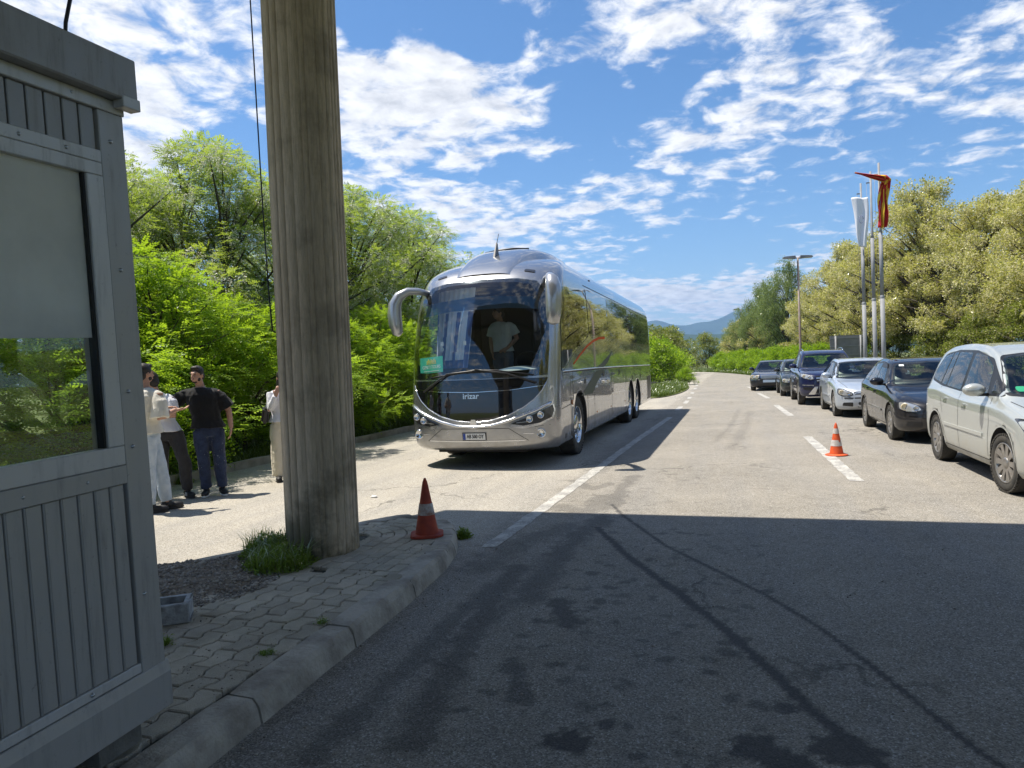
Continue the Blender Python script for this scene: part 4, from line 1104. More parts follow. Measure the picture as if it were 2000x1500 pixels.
# left side past the coach
FT = [(-7.6, 50.0, 1.0, 'farA'), (-7.0, 54.5, 1.05, 'farA'), (-6.2, 59.0, 1.0, 'farA'), (-5.9, 63.5, .9, 'farA'), (-8.5, 58.0, 1.0, 'farB'), (-7.2, 68.0, .92, 'farB'), (-6.3, 75.0, .95, 'farB'), (-7.0, 83.0, 1.0, 'farB'), (-10., 48., 1.1, 'farB'), (-9.6, 40., 1.1, 'farB'), (-10., 35., 1., 'farA')]
for i, (u, v, s_, k_) in enumerate(FT):
    plant(k_, 'roadside_bush', u, v, .1, s_, rt.uniform(0, 6.28), '%s bush left of the far road, %s one beyond the coach' % ('bright green' if k_ == 'farA' else 'olive green flowering', ORD[i]), 'bush', 'bushes left of the far road')
BT = [(-8., 108., 1.0), (-4.0, 112., 1.05), (-.5, 116., 1.0), (-12., 104., 1.0), (-16., 112., 1.1)]
for i, (u, v, s_) in enumerate(BT):
    plant('farB', 'roadside_bush', u, v, .1, s_, rt.uniform(0, 6.28), 'olive bush closing the view at the road bend, %s from the lamp side' % ORD[i], 'bush', 'bushes closing the road bend')
# right: tall pale flowering trees
RT = [(17.5, 27., .82, 'rigC'), (15.2, 33.0, .92, 'rigC'), (14.6, 39.5, .93, 'rigB'), (14.0, 45.5, .98, 'rigB'), (11.6, 50.5, 1.06, 'rigA'), (10.0, 56.5, .92, 'rigB'), (9.0, 63.0, .92, 'rigA'), (7.6, 70.0, .85, 'rigC'),
      (19., 38., 1.0, 'rigA'), (17.8, 49., 1.02, 'rigA'), (14.5, 59., 1.0, 'rigB'), (4.2, 86., .82, 'rigC'), (1.8, 97., .78, 'rigC')]
for i, (u, v, s_, k_) in enumerate(RT):
    lab = 'tall pale yellow flowering tree right of the road, %s from the van' % ORD[i] if i < 8 else ('tall flowering tree in the second row behind the flagpoles, %s from the right' % ORD[i - 8] if i < 11 else 'smaller flowering tree by the far lamp post, %s one' % ('nearer' if i == 11 else 'farther'))
    plant(k_, 'flowering_tree', u, v, .15, s_, rt.uniform(0, 6.28), lab, 'tree', 'flowering trees right of the road')
for i, (u, v, s_) in enumerate(((5.4, 78.5, 1.0), (3.6, 84.5, .88), (2.0, 91., .74))):
    plant('birch', 'birch_tree', u, v, .15, s_, rt.uniform(0, 6.28), '%s dark green drooping birch behind the far right hedge' % ('tallest' if i == 0 else 'middle' if i == 1 else 'smallest leftmost'), 'tree', 'dark green birches')
RH = [(7.6, 54., .85), (6.4, 57.5, .8), (5.6, 61., .82), (4.9, 64.5, .8), (4.0, 68., .82), (3.2, 71.5, .8), (2.4, 75., .8), (1.6, 79., .8), (.7, 83.5, .82), (-.3, 88., .8), (-1.6, 94., .8)]
for i, (u, v, s_) in enumerate(RH):
    plant('farA', 'hedge_bush', u, v, .1, s_ * .82, rt.uniform(0, 6.28), 'bright green bush in the hedge along the right road edge, %s from the road sign' % ORD[i], 'bush', 'hedge bushes along the right road edge')
for i, (u, v, s_) in enumerate(((12.4, 37., .9), (12.2, 42.0, .9), (15.5, 35.5, 1.), (11.5, 46.5, .85), (17.5, 31.5, 1.), (13.6, 49.5, 1.), (10.4, 53.5, .9))):
    plant('farB', 'understory_bush', u, v, .1, s_ * .75, rt.uniform(0, 6.28), 'dark green undergrowth below the flowering trees, %s clump from the road side' % ORD[i], 'bush', 'undergrowth below the right trees')
plant('farA', 'refuge_bush', -3.05, 47.2, .06, .30, 1., 'small round bush at the end of the grassy refuge', 'bush', None)

for i, (u, v, s_, k_) in enumerate(((21.5, -4., 1., 'rigB'), (20.5, 4., .95, 'rigA'), (20., 12., .9, 'rigC'), (19., 19.5, .9, 'rigB'))):
    plant(k_, 'flowering_tree', u, v, .1, s_, rt.uniform(0, 6.28), 'flowering tree beyond the right picture edge, mirrored in the glass, %s towards the camera' % ORD[i], 'tree', 'flowering trees right of the road')
# grass and weeds
def blades(P, rg, h, w, lean=.5):
    n = len(P); a = rg.uniform(0, 6.283, n); d = np.stack([np.cos(a), np.sin(a), np.zeros(n)], 1); s_ = np.stack([-d[:, 1], d[:, 0], d[:, 2]], 1)
    H = h * rg.uniform(.45, 1.25, (n, 1)); up = np.array([0, 0, 1.]); ln = lean * rg.uniform(.2, 1., (n, 1)); W = w * rg.uniform(.6, 1.3, (n, 1))
    m_ = P + up * H * .55 + d * H * ln * .25; t = P + up * H * (1 - ln * .35) + d * H * ln
    return np.concatenate([np.stack([P - s_ * W, P + s_ * W, m_ + s_ * W * .7, m_ - s_ * W * .7], 1), np.stack([m_ - s_ * W * .7, m_ + s_ * W * .7, t + s_ * W * .1, t - s_ * W * .1], 1)], 0)
rg = np.random.default_rng(77)
n = 26000; v = rg.uniform(5., 30., n); d = rg.uniform(0, 1, n) ** 1.7 * 2.6; P = np.stack([interp(v, UL) - .16 - d, v], 1)
h = .06 + .35 * smooth01(d / 4.) + 0; P = np.stack([P[:, 0], P[:, 1], h - .05], 1)
o = mesh_obj('verge_grass', quads_mesh('verge_grass', blades(P, rg, .24, .006), GRASSM)); tag(o, 'tall green grass along the left kerb', 'grass', kind='stuff')
n = 9000; v = rg.uniform(31.2, 48.8, n); s_ = rg.uniform(-.95, .95, n); P = np.stack(fi(np.stack([s_, v], 1)), 1); P[:, 2] -= .02
keep_ = vnoise(P[:, :2], .5, 9) > .42
o = mesh_obj('refuge_grass', quads_mesh('refuge_grass', blades(P[keep_], rg, .26, .012), GRASSM)); tag(o, 'grass on the refuge island behind the coach', 'grass', kind='stuff')
n = 16000; v = rg.uniform(36., 100., n); d = rg.uniform(0, 1, n) ** 1.5 * 3.; P = np.stack([interp(v, UR) + .1 + d, v, .0 + .2 * smooth01(d / 2.5) - .03], 1)
o = mesh_obj('roadside_grass', quads_mesh('roadside_grass', blades(P, rg, .32, .016), GRASSM)); tag(o, 'dry green grass along the right road edge', 'grass', kind='stuff')
WEED = leaf_mat('weed_leaf', (.12, .19, .03), (.24, .30, .06), (.32, .44, .06), .42, .2)
def weed(loc, rad, h, n, label, flowers=0):
    rg_ = np.random.default_rng(int(abs(loc[0] * 100 + loc[1] * 37))); t = empty('weed_clump', loc, 0, label, 'weeds')
    a = rg_.uniform(0, 6.283, n); r = rad * np.sqrt(rg_.uniform(0, 1, n)); P = np.stack([r * np.cos(a), r * np.sin(a), np.zeros(n)], 1)
    me = quads_mesh('blades', blades(P, rg_, h, .004, .8), WEED); b_ = mesh_obj('blades', me, None, t); b_['kind'] = 'stuff'
    m_ = int(n * 1.6); a = rg_.uniform(0, 6.283, m_); q = rg_.uniform(0, 1, m_); r = rad * np.sqrt(rg_.uniform(0, 1.2, m_)); z = h * .8 * (1 - (r / rad / 1.1) ** 2).clip(.05, 1) * q
    P = np.stack([r * np.cos(a), r * np.sin(a), z], 1); D = norm(P * (1, 1, .4) + rg_.normal(0, .4, P.shape) * (rad, rad, rad))
    l_ = mesh_obj('leaves', quads_mesh('leaves', quads_leaf(P, D, rg_, min(.045, h * .35), min(.018, h * .15), 2, .015), WEED), None, t); l_['kind'] = 'stuff'
    if flowers:
        P = P[rg_.choice(len(P), flowers)]; P[:, 2] += .05
        f_ = mesh_obj('flower_heads', quads_mesh('flower_heads', racemes(P, rg_, .02, 3, .008), BLOSSOM), None, t); f_['kind'] = 'stuff'
    return t
weed((-3.42, 4.64, .12), .24, .20, 420, 'dense green weeds at the foot of the concrete column', 30)
weed((-3.72, 4.95, .12), .20, .22, 600, 'thin grassy weeds behind the column foot at the far kerb')
weed((-2.50, 6.20, .005), .05, .09, 140, 'small green weed outside the kerb beside the faded cone')
weed((-2.42, 3.15, .115), .035, .03, 160, 'mossy tuft in the paver joint along the kerb')
weed((-3.12, 3.12, .12), .06, .05, 200, 'little grass tuft below the whitewashed block')
weed((-2.38, 3.62, .115), .03, .03, 120, 'tiny moss tuft between kerb and pavers, farther one')
weed((-8.25, 8.9, .0), .14, .16, 180, 'dry grass tuft at the left kerb behind the group of people')
# ================================================================== VEHICLE TOOLS
AXES = {'front': (lambda a, b: (Vector((a, -30, b)), Vector((0, 1, 0)))), 'rear': (lambda a, b: (Vector((a, 30, b)), Vector((0, -1, 0)))),
        'right': (lambda a, b: (Vector((30, a, b)), Vector((-1, 0, 0)))), 'left': (lambda a, b: (Vector((-30, a, b)), Vector((1, 0, 0)))), 'top': (lambda a, b: (Vector((a, b, 30)), Vector((0, 0, -1))))}
def dens(poly, res, closed=True):
    out = []; n = len(poly)
    for i in range(n if closed else n - 1):
        a = poly[i]; b = poly[(i + 1) % n]; k = max(1, int(math.dist(a, b) / res))
        out += [(a[0] + (b[0] - a[0]) * j / k, a[1] + (b[1] - a[1]) * j / k) for j in range(k)]
    if not closed: out.append(poly[-1])
    return out
def roundp(poly, r, seg=4):
    """rounds the corners of a polygon"""
    out = []; n = len(poly)
    for i in range(n):
        p = Vector(poly[i]).to_2d(); a = Vector(poly[i - 1]).to_2d(); b = Vector(poly[(i + 1) % n]).to_2d()
        rr = min(r, (a - p).length * .45, (b - p).length * .45); p0 = p + (a - p).normalized() * rr; p1 = p + (b - p).normalized() * rr
        for j in range(seg + 1):
            t = j / seg; out.append(tuple((1 - t) ** 2 * p0 + 2 * t * (1 - t) * p + t * t * p1))
    return out
def decal(name, poly, axis, mat, parent, bvh, off=.004, res=.08, thick=.014, smooth=True, holes=()):
    """a panel cut to `poly` and laid on the body surface, with its own thickness"""
    B = dens(poly, res); xs = [p[0] for p in B]; zs = [p[1] for p in B]; pts = [Vector(p) for p in B]; nb = len(B)
    x = min(xs) + res
    while x < max(xs):
        z = min(zs) + res
        while z < max(zs):
            if in_poly((x, z), B) and min((x - q[0]) ** 2 + (z - q[1]) ** 2 for q in B) > (res * .4) ** 2: pts.append(Vector((x, z)))
            z += res
        x += res
    ed = [(i, (i + 1) % nb) for i in range(nb)]; HD = [dens(h_, res) for h_ in holes]
    for h_ in HD:
        k0 = len(pts); pts += [Vector(p) for p in h_]; ed += [(k0 + i, k0 + (i + 1) % len(h_)) for i in range(len(h_))]
    r = delaunay_2d_cdt(pts, ed, [], 1, 1e-6)
    vc, ve, vf = r[0], r[1], r[2]
    if HD: vf = [f for f in vf if not any(in_poly((sum(vc[i][0] for i in f) / len(f), sum(vc[i][1] for i in f) / len(f)), h_) for h_ in HD)]
    V = []; NN = []; ok = True; last = None
    for p in vc:
        o_, d_ = AXES[axis](p[0], p[1]); h = bvh.ray_cast(o_, d_)
        if h[0] is None:
            h2 = bvh.find_nearest(o_ + d_ * 28.5 if last is None else Vector((o_.x if axis in ('front', 'rear', 'top') else last[0].x, o_.y if axis != 'front' and axis != 'rear' else last[0].y, o_.z if axis != 'top' else last[0].z))); h = h2
        n = h[1] if h[1].dot(d_) < 0 else -h[1]; last = h
        V.append(h[0] + n * off); NN.append(n)
    mb = MB(); F = []
    for f in vf:
        a, b, c = (V[i] for i in f[:3]); nn = (b - a).cross(c - a)
        F.append(tuple(f) if nn.dot(NN[f[0]]) >= 0 else tuple(f)[::-1])
    mb.add(V, F, smooth)
    ec = {}
    for f in F:
        for i in range(len(f)):
            e = (f[i], f[(i + 1) % len(f)]); ec[e] = 1
    rim = [e for e in ec if (e[1], e[0]) not in ec]
    if thick:
        base = len(V); mp = {}
        for e in rim:
            for i in e:
                if i not in mp: mp[i] = base + len(mp)
        V2 = [None] * len(mp)
        for i, j in mp.items(): V2[j - base] = V[i] - NN[i] * thick
        m_ = len(mp); mb.v += [tuple(V[i]) for i in mp] + [tuple(p) for p in V2]
        for a, b in rim: mb.f.append((mp[b], mp[a], mp[a] + m_, mp[b] + m_)); mb.sm.append(False)
    o = mb.build(name, mat, parent, fix=False)
    return o
def surf(bvh, axis, a, b, off=0.):
    o_, d_ = AXES[axis](a, b); h = bvh.ray_cast(o_, d_)
    n = h[1] if h[1].dot(d_) < 0 else -h[1]
    return h[0] + n * off
def line(name, pts, axis, mat, parent, bvh, w=.010, off=.0025, res=.10):
    """a thin seam or trim strip laid along the surface"""
    P = dens(pts, res, False); L = []; Rr = []
    for i, p in enumerate(P):
        a = P[max(i - 1, 0)]; b = P[min(i + 1, len(P) - 1)]; d = math.dist(a, b) or 1; n = (-(b[1] - a[1]) / d * w / 2, (b[0] - a[0]) / d * w / 2)
        for s_, T in ((1, L), (-1, Rr)):
            o_, d_ = AXES[axis](p[0] + n[0] * s_, p[1] + n[1] * s_); h = bvh.ray_cast(o_, d_)
            if h[0] is None: return None
            nn = h[1] if h[1].dot(d_) < 0 else -h[1]; T.append(h[0] + nn * off)
    V = L + Rr; n = len(L)
    return MB().add(V, [(i, i + 1, n + i + 1, n + i) for i in range(n - 1)], False).build(name, mat, parent, fix=False)
def lerp_tab(tab, x):
    xs = [t[0] for t in tab]; return [float(np.interp(x, xs, [t[k] for t in tab])) for k in range(1, len(tab[0]))]
def smooth_tab(tab, x):
    """monotone cubic through the table rows"""
    xs = np.array([t[0] for t in tab]); out = []
    for k in range(1, len(tab[0])):
        ys = np.array([t[k] for t in tab], float); d = np.diff(ys) / np.diff(xs); m_ = np.zeros(len(xs)); m_[0] = d[0]; m_[-1] = d[-1]
        for i in range(1, len(xs) - 1): m_[i] = 0 if d[i - 1] * d[i] <= 0 else 2 * d[i - 1] * d[i] / (d[i - 1] + d[i])
        i = int(np.clip(np.searchsorted(xs, x) - 1, 0, len(xs) - 2)); h = xs[i + 1] - xs[i]; t = np.clip((x - xs[i]) / h, 0, 1)
        out.append(float((1 + 2 * t) * (1 - t) ** 2 * ys[i] + t * (1 - t) ** 2 * h * m_[i] + t * t * (3 - 2 * t) * ys[i + 1] + t * t * (t - 1) * h * m_[i + 1]))
    return out
def cut_wheels(me, cutters, mats, prisms=()):
    """boolean wheel arches; me gets new faces with the second material"""
    o = bpy.data.objects.new('tmp', me); col.objects.link(o); objs = [o]
    for i, (y, z, r, x0, x1) in enumerate(cutters):
        c = MB().lathe([(0, x0), (r, x0), (r, x1), (0, x1)], (0, y, z), 40, 'X').mesh('cut'); c.materials.append(mats[0]); c.materials.append(mats[1])
        bmx = bmesh.new(); bmx.from_mesh(c); bmesh.ops.remove_doubles(bmx, verts=bmx.verts, dist=1e-5); bmesh.ops.recalc_face_normals(bmx, faces=bmx.faces)
        for f in bmx.faces: f.material_index = 1; f.smooth = True
        bmx.to_mesh(c); bmx.free()
        co = bpy.data.objects.new('cut', c); col.objects.link(co); objs.append(co)
        md = o.modifiers.new('b%d' % i, 'BOOLEAN'); md.operation = 'DIFFERENCE'; md.object = co; md.solver = 'EXACT'; md.material_mode = 'INDEX'
    for i, (poly, a0, a1, ax) in enumerate(prisms):
        c = MB().prism(poly, a0, a1, ax).mesh('cut'); c.materials.append(mats[0]); c.materials.append(mats[1])
        bmx = bmesh.new(); bmx.from_mesh(c); bmesh.ops.recalc_face_normals(bmx, faces=bmx.faces)
        for f in bmx.faces: f.material_index = 1
        bmx.to_mesh(c); bmx.free(); co = bpy.data.objects.new('cut', c); col.objects.link(co); objs.append(co)
        md = o.modifiers.new('p%d' % i, 'BOOLEAN'); md.operation = 'DIFFERENCE'; md.object = co; md.solver = 'EXACT'; md.material_mode = 'INDEX'
    dg = bpy.context.evaluated_depsgraph_get(); out = bpy.data.meshes.new_from_object(o.evaluated_get(dg))
    for q in objs: bpy.data.objects.remove(q)
    return out
RUBBER = M('tyre_rubber', (.030, .029, .027), .85, c2=(.075, .068, .055), vs_=9., bump=.2, bs=40.)
CHROME = M('chrome', (.62, .63, .64), .12, 1.)
BLACKP = M('black_trim', (.014, .014, .015), .38)
BLACKG = M('black_gloss', (.006, .006, .008), .06, coat=1.)
LINER = M('wheel_well', (.012, .012, .012), .9)
SEAM = M('panel_seam', (.02, .02, .022), .6)
AMBER = M('amber_lens', (.55, .16, .02), .15, coat=1.)
def tyre_prof(r, w, rim): return [(rim, -w * .42), (rim + .015, -w * .48), (r - .05, -w * .5), (r - .012, -w * .44), (r, -w * .32), (r, w * .32), (r - .012, w * .44), (r - .05, w * .5), (rim + .015, w * .48), (rim, w * .42)]
def wheel(parent, x, y, r, w, rim, side, rimmat, spokes=10, style='car', turn=0.):
    """a wheel part with tyre, rim, spokes; side +1 shows on the right"""
    t = bpy.data.objects.new('wheel', None); t.empty_display_size = .1; link(t, parent); t.location = (x, y, r); t.rotation_euler = (0, 0, turn)
    if side < 0: t.rotation_euler = (0, 0, math.pi + turn)
    MB().lathe(tyre_prof(r, w, rim), (0, 0, 0), 40, 'X').build('tyre', RUBBER, t, fix=True)
    # tread grooves
    o = MB()
    for k in range(48):
        a = 2 * math.pi * k / 48
        o.box((w * .40, (r - .012) * math.cos(a), (r - .012) * math.sin(a)), (w * .2, .016, .03), rot=Matrix.Rotation(a, 3, 'X'))
    tr_ = o.build('tread', RUBBER, t); tr_['kind'] = 'stuff'
    MB().lathe([(rim + .004, w * .40), (rim, w * .47), (rim - .012, w * .46), (rim - .03, w * .30), (rim - .035, -w * .3)], (0, 0, 0), 40, 'X').build('rim', rimmat, t)
    MB().lathe([(rim - .03, w * .02), (.0, w * .02)], (0, 0, 0), 32, 'X').build('brake_disc', LINER, t)
    if style == 'car':
        for k in range(spokes):
            a = 2 * math.pi * k / spokes; ca, sa = math.cos(a), math.sin(a); wd = rim * math.pi / spokes * .52
            P = [(.05, .028), (rim * .6, wd * .72), (rim - .018, wd), ]
            V = []
            for (rr, hw) in P:
                xo = w * (.36 + .09 * (rr / rim))
                for q in (-hw, hw): V.append((xo, rr * ca - q * sa, rr * sa + q * ca))
            V += [(v_[0] - .03, v_[1], v_[2]) for v_ in V]
            F = [(0, 1, 3, 2), (2, 3, 5, 4), (0, 2, 8, 6), (2, 4, 10, 8), (1, 7, 9, 3), (3, 9, 11, 5), (4, 5, 11, 10)]
            MB().add(V, F).build('spoke', rimmat, t)
        MB().lathe([(0, w * .44), (.035, w * .435), (.062, w * .40), (.065, w * .33)], (0, 0, 0), 20, 'X').build('hub_cap', rimmat, t)
    else:
        MB().lathe([(rim - .01, w * .30), (rim - .05, w * .12), (rim * .62, w * .06), (rim * .56, w * .30), (rim * .44, w * .40), (0, w * .42)], (0, 0, 0), 32, 'X').build('wheel_disc', CHROME, t)
        for k in range(8):
            a = 2 * math.pi * k / 8; MB().lathe([(.052, w * .10), (0, w * .101)], (0, (rim * .80) * math.cos(a), (rim * .80) * math.sin(a)), 12, 'X').build('hand_hole', LINER, t)
        for k in range(10):
            a = 2 * math.pi * k / 10; MB().lathe([(.016, w * .30), (.016, w * .36), (0, w * .365)], (0, rim * .52 * math.cos(a), rim * .52 * math.sin(a)), 8, 'X').build('wheel_nut', CHROME, t)
    return t
# ================================================================== THE COACH
bus = empty('coach', (-3.925, 17.1, 0), 0, 'large silver touring coach with dark windscreen parked facing the camera', 'bus')
BZ = [(.30, -6.60, 1.20, 6.70), (.36, -6.67, 1.245, 6.75), (.50, -6.715, 1.265, 6.78), (.80, -6.735, 1.275, 6.80), (1.2, -6.715, 1.275, 6.80), (1.6, -6.66, 1.275, 6.78), (2.2, -6.52, 1.272, 6.72),
      (2.7, -6.33, 1.265, 6.66), (3.02, -6.13, 1.245, 6.60), (3.2, -5.94, 1.205, 6.52), (3.35, -5.64, 1.12, 6.40), (3.47, -5.24, .98, 6.2), (3.55, -4.75, .79, 5.9), (3.60, -4.1, .50, 5.4), (3.615, -3.4, .22, 4.8)]
def bus_ring(z):
    yf, w, yr = smooth_tab(BZ, z); B = .62; P = []
    nf = 26
    for i in range(nf + 1):   # front curve centre to right corner
        a = (i / nf) * math.pi / 2; x = w * math.sin(a) ** .72; q = min(x / w, 1.)
        P.append((x, yf + B * (1 - (1 - q ** 2.7) ** (1 / 2.0))))
    ys = np.linspace(yf + B, yr - .22, 70)[1:]
    P += [(w, float(y)) for y in ys]
    for i in range(1, 9):
        a = i / 8 * math.pi / 2; P.append((w - .22 + .22 * math.cos(a) if w > .3 else w * (1 - i / 9), yr - .22 + .22 * math.sin(a)))
    for i in range(1, 5): P.append((max(w - .22, w * .1) * (1 - i / 4), yr))
    return P + [(-x, y) for x, y in P[-2:0:-1]]
zs = list(np.concatenate([np.linspace(.30, .5, 5), np.linspace(.56, 3.0, 42), np.linspace(3.05, 3.615, 24)]))
rings = [[(x, y, z) for x, y in bus_ring(z)] for z in zs]
n = len(rings[0]); V = [p for r in rings for p in r]
F = [(i * n + j, i * n + (j + 1) % n, (i + 1) * n + (j + 1) % n, (i + 1) * n + j) for i in range(len(rings) - 1) for j in range(n)]
F += [tuple(range(n))[::-1], tuple((len(rings) - 1) * n + j for j in range(n))]
mb = MB().add(V, F, True); bme = mb.mesh('bus_body')
bm = bmesh.new(); bm.from_mesh(bme); bmesh.ops.recalc_face_normals(bm, faces=bm.faces); BB = BVHTree.FromBMesh(bm); bm.to_mesh(bme); bm.free()
def bus_paint(name, c, rough):
    m, nt, b, o = nmat(name)
    b.inputs['Metallic'].default_value = .82; b.inputs['Coat Weight'].default_value = 1.; b.inputs['Coat Roughness'].default_value = .02; b.inputs['Coat IOR'].default_value = 1.6
    g = addn(nt, 'ShaderNodeNewGeometry'); sp = addn(nt, 'ShaderNodeSeparateXYZ'); nt.links.new(g.outputs['Position'], sp.inputs[0])
    dirt = nmath(nt, 'MULTIPLY', nmap(nt, sp.outputs[2], 1.0, .3, 0., .5), nmap(nt, nnoise(nt, 5., 5, .6), .35, .65), True)
    nt.links.new(nmix(nt, dirt, c, (.23, .21, .18)), b.inputs['Base Color']); nt.links.new(nmap(nt, dirt, 0, .5, rough, .5), b.inputs['Roughness'])
    fl_ = nnoise(nt, 1.1, 2, .5); nbump(nt, fl_, .05, .03, b)
    return m
BSIL = bus_paint('coach_silver', (.37, .375, .385), .26)
bme.materials.append(BSIL); bme.materials.append(LINER)
WH = [(-4.70, 'f'), (1.85, 'r'), (3.25, 'r')]
body = cut_wheels(bme, [(y, .53, .60, .55, 1.6) for y, _ in WH] + [(y, .53, .60, -1.6, -.55) for y, _ in WH], [BSIL, LINER])
WS = [(-1.135, 1.46), (-1.155, 1.9), (-1.13, 2.45), (-1.06, 2.80), (-.92, 2.98), (-.62, 3.035), (0, 3.06), (.62, 3.035), (.92, 2.98), (1.06, 2.80), (1.13, 2.45), (1.155, 1.9), (1.135, 1.46), (.7, 1.44), (0, 1.435), (-.7, 1.44)]
WSI = [(x * .93, 1.53 + (z - 1.46) * .93) for x, z in WS]
DW = [(-6.03, 1.50), (-5.09, 1.83), (-3.72, 2.18), (-3.86, 2.99), (-5.75, 2.90), (-5.92, 2.5)]
DWI = [(y * .94 - .28, 2.2 + (z - 2.25) * .84) for y, z in DW]
bm = bmesh.new(); bm.from_mesh(body); kill = []
for f in bm.faces:
    c = f.calc_center_median()
    if c.y < -5.3 and in_poly((c.x, c.z), WSI) and f.normal.y < .2: kill.append(f)
    elif abs(c.x) > 1.0 and abs(f.normal.x) > .5 and in_poly((c.y, c.z), DWI): kill.append(f)
bmesh.ops.delete(bm, geom=kill, context='FACES'); bm.to_mesh(body); bm.free()
body.polygons.foreach_set('use_smooth', [True] * len(body.polygons))
mesh_obj('body', body, None, bus)
FRIT = M('glass_black_border', (.010, .010, .012), .07, coat=1.)
def ring_decal(name, outer, inner, axis, mat, off):
    """black printed border of a pane: short panels between the outer and inner outline"""
    o = dens(outer, .06); V = []; 
    cx = sum(p[0] for p in inner) / len(inner); cz = sum(p[1] for p in inner) / len(inner); I = dens(inner, .02)
    for p in o:
        q = min(I, key=lambda s_: (s_[0] - p[0]) ** 2 + (s_[1] - p[1]) ** 2)
        V.append((p, q))
    mb = MB(); n = len(V); P = []
    for (p, q) in V:
        for t in (0, .33, .66, 1.): P.append(surf(BB, axis, p[0] + (q[0] - p[0]) * t, p[1] + (q[1] - p[1]) * t, off))
    F = [(i * 4 + k, ((i + 1) % n) * 4 + k, ((i + 1) % n) * 4 + k + 1, i * 4 + k + 1) for i in range(n) for k in range(3)]
    return mb.add(P, F, True).build(name, mat, bus)
WSV = [(x * .90, 1.56 + (z - 1.46) * .90) for x, z in WS]
ring_decal('windscreen_border', WS, WSV, 'front', FRIT, .005)
WSG = glass_mat('windscreen_glass', (.80, .85, .87), 1.5, minr=.085)
decal('windscreen', WS, 'front', WSG, bus, BB, .012, .09, 0)
SGL = glass_mat('door_glass', (.72, .80, .75), 1.55, minr=.10)
DWV = [(y * .93 - .33, 2.2 + (z - 2.25) * .82) for y, z in DW]
for sd_ in ('right', 'left'):
    ring_decal('door_window_border', DW, DWV, sd_, FRIT, .005)
    decal('door_window', DW, sd_, SGL, bus, BB, .011, .1, 0)
PGL = M('coach_tinted_glass', (.010, .012, .011), .015, coat=1., spec=.9)
# passenger windows: separate panes over a black band
divs = [-3.66, -1.50, .50, 2.35, 4.25, 6.62]
for sd_ in ('right', 'left'):
    decal('window_band', roundp([(-3.70, 2.16), (6.66, 2.13), (6.60, 2.97), (-3.82, 3.04)], .06), sd_, BLACKG, bus, BB, .004, .16)
    for a, b in zip(divs[:-1], divs[1:]):
        za = 3.03 - (a + 3.7) * .006; s0 = -.11 if a < -3.6 else 0
        decal('side_window', roundp([(a + .012, 2.185), (b - .012, 2.175), (b - .012, za - .03), (a + .012 + s0, za - .015)], .03), sd_, PGL, bus, BB, .010, .16, .006)
# black front panel with its U-shaped lower edge, bright U trim, lower bumper
UP = [(-1.14, 1.42), (-1.09, 1.28), (-.97, 1.12), (-.80, .985), (-.55, .86), (-.28, .79), (0, .765), (.28, .79), (.55, .86), (.80, .985), (.97, 1.12), (1.09, 1.28), (1.14, 1.42)]
decal('front_panel', UP + [(.6, 1.425), (0, 1.425), (-.6, 1.425)], 'front', BLACKG, bus, BB, .006, .08)
line('panel_edge', [(-1.10, 1.30), (-.6, 1.245), (0, 1.225), (.6, 1.245), (1.10, 1.30)], 'front', CHROME, bus, BB, .008, .010)
USIL = M('bright_silver', (.62, .63, .65), .18, .85, coat=1.)
lo_ = [(-1.20, 1.04), (-1.0, .93), (-.80, .855), (-.55, .765), (-.28, .70), (0, .68), (.28, .70), (.55, .765), (.80, .855), (1.0, .93), (1.20, 1.04)]
P = []
for i in range(41):
    x = -1.17 + 2.34 * i / 40; zt_ = float(np.interp(x, [p[0] for p in lo_], [p[1] for p in lo_])); P.append(surf(BB, 'front', x, zt_, .012))
MB().tube(P, .026, 8, True, True).build('lower_trim', USIL, bus)
P = []
for i in range(41):
    x = -1.12 + 2.24 * i / 40; zt_ = float(np.interp(x, [p[0] for p in UP], [p[1] for p in UP])) - .012; P.append(surf(BB, 'front', x, zt_, .004))
MB().tube(P, .010, 6).build('panel_trim', USIL, bus)
decal('centre_badge', [(-.07, .69), (.07, .69), (.035, .80), (-.035, .80)], 'front', USIL, bus, BB, .02, .04, .02)
HLB = M('headlamp_black', (.03, .03, .032), .25, coat=1.)
for s_ in (-1, 1):
    hp = [(s_ * x, z) for x, z in ((.60, .725), (.80, .80), (1.0, .885), (1.185, .985), (1.20, .90), (1.17, .80), (1.02, .725), (.78, .69))]
    decal('headlight_surround', [(s_ * .56 + (x - s_ * .60) * 1.10, .82 + (z - .835) * 1.22) for x, z in hp], 'front', USIL, bus, BB, .010, .06)
    hl = decal('headlight', hp, 'front', HLB, bus, BB, .020, .06)
    for (x, z) in ((.88, .790), (1.03, .845)):
        p = surf(BB, 'front', s_ * x, z, .03)
        MB().lathe([(.052, .0), (.055, -.03), (.044, -.035), (.040, -.015), (0, -.010)], p, 20, 'Y').build('lamp_reflector', CHROME, hl)
    decal('headlight_strip', [(s_ * .68, .732), (s_ * .86, .745), (s_ * .86, .758), (s_ * .68, .742)], 'front', USIL, hl, BB, .03, .05)
    p = surf(BB, 'front', s_ * 1.03, .56, .006)
    fg = MB().lathe([(.075, .0), (.078, -.025), (.058, -.03), (.052, -.012), (0, -.008)], p, 22, 'Y').build('fog_light', CHROME, bus)
    line('bumper_crease', [(s_ * .78, .565), (s_ * .93, .56)], 'front', USIL, bus, BB, .012, .006)
    line('bumper_crease', [(s_ * .95, .665), (s_ * 1.16, .685)], 'front', SEAM, bus, BB, .006)
    ml = decal('marker_light', roundp([(s_ * .68, 3.165), (s_ * .86, 3.13), (s_ * .86, 3.17), (s_ * .70, 3.20)], .02), 'front', HLB, bus, BB, .012, .05)
pn = [(-.52, .665), (.62, .665), (.84, .47), (.86, .34)]
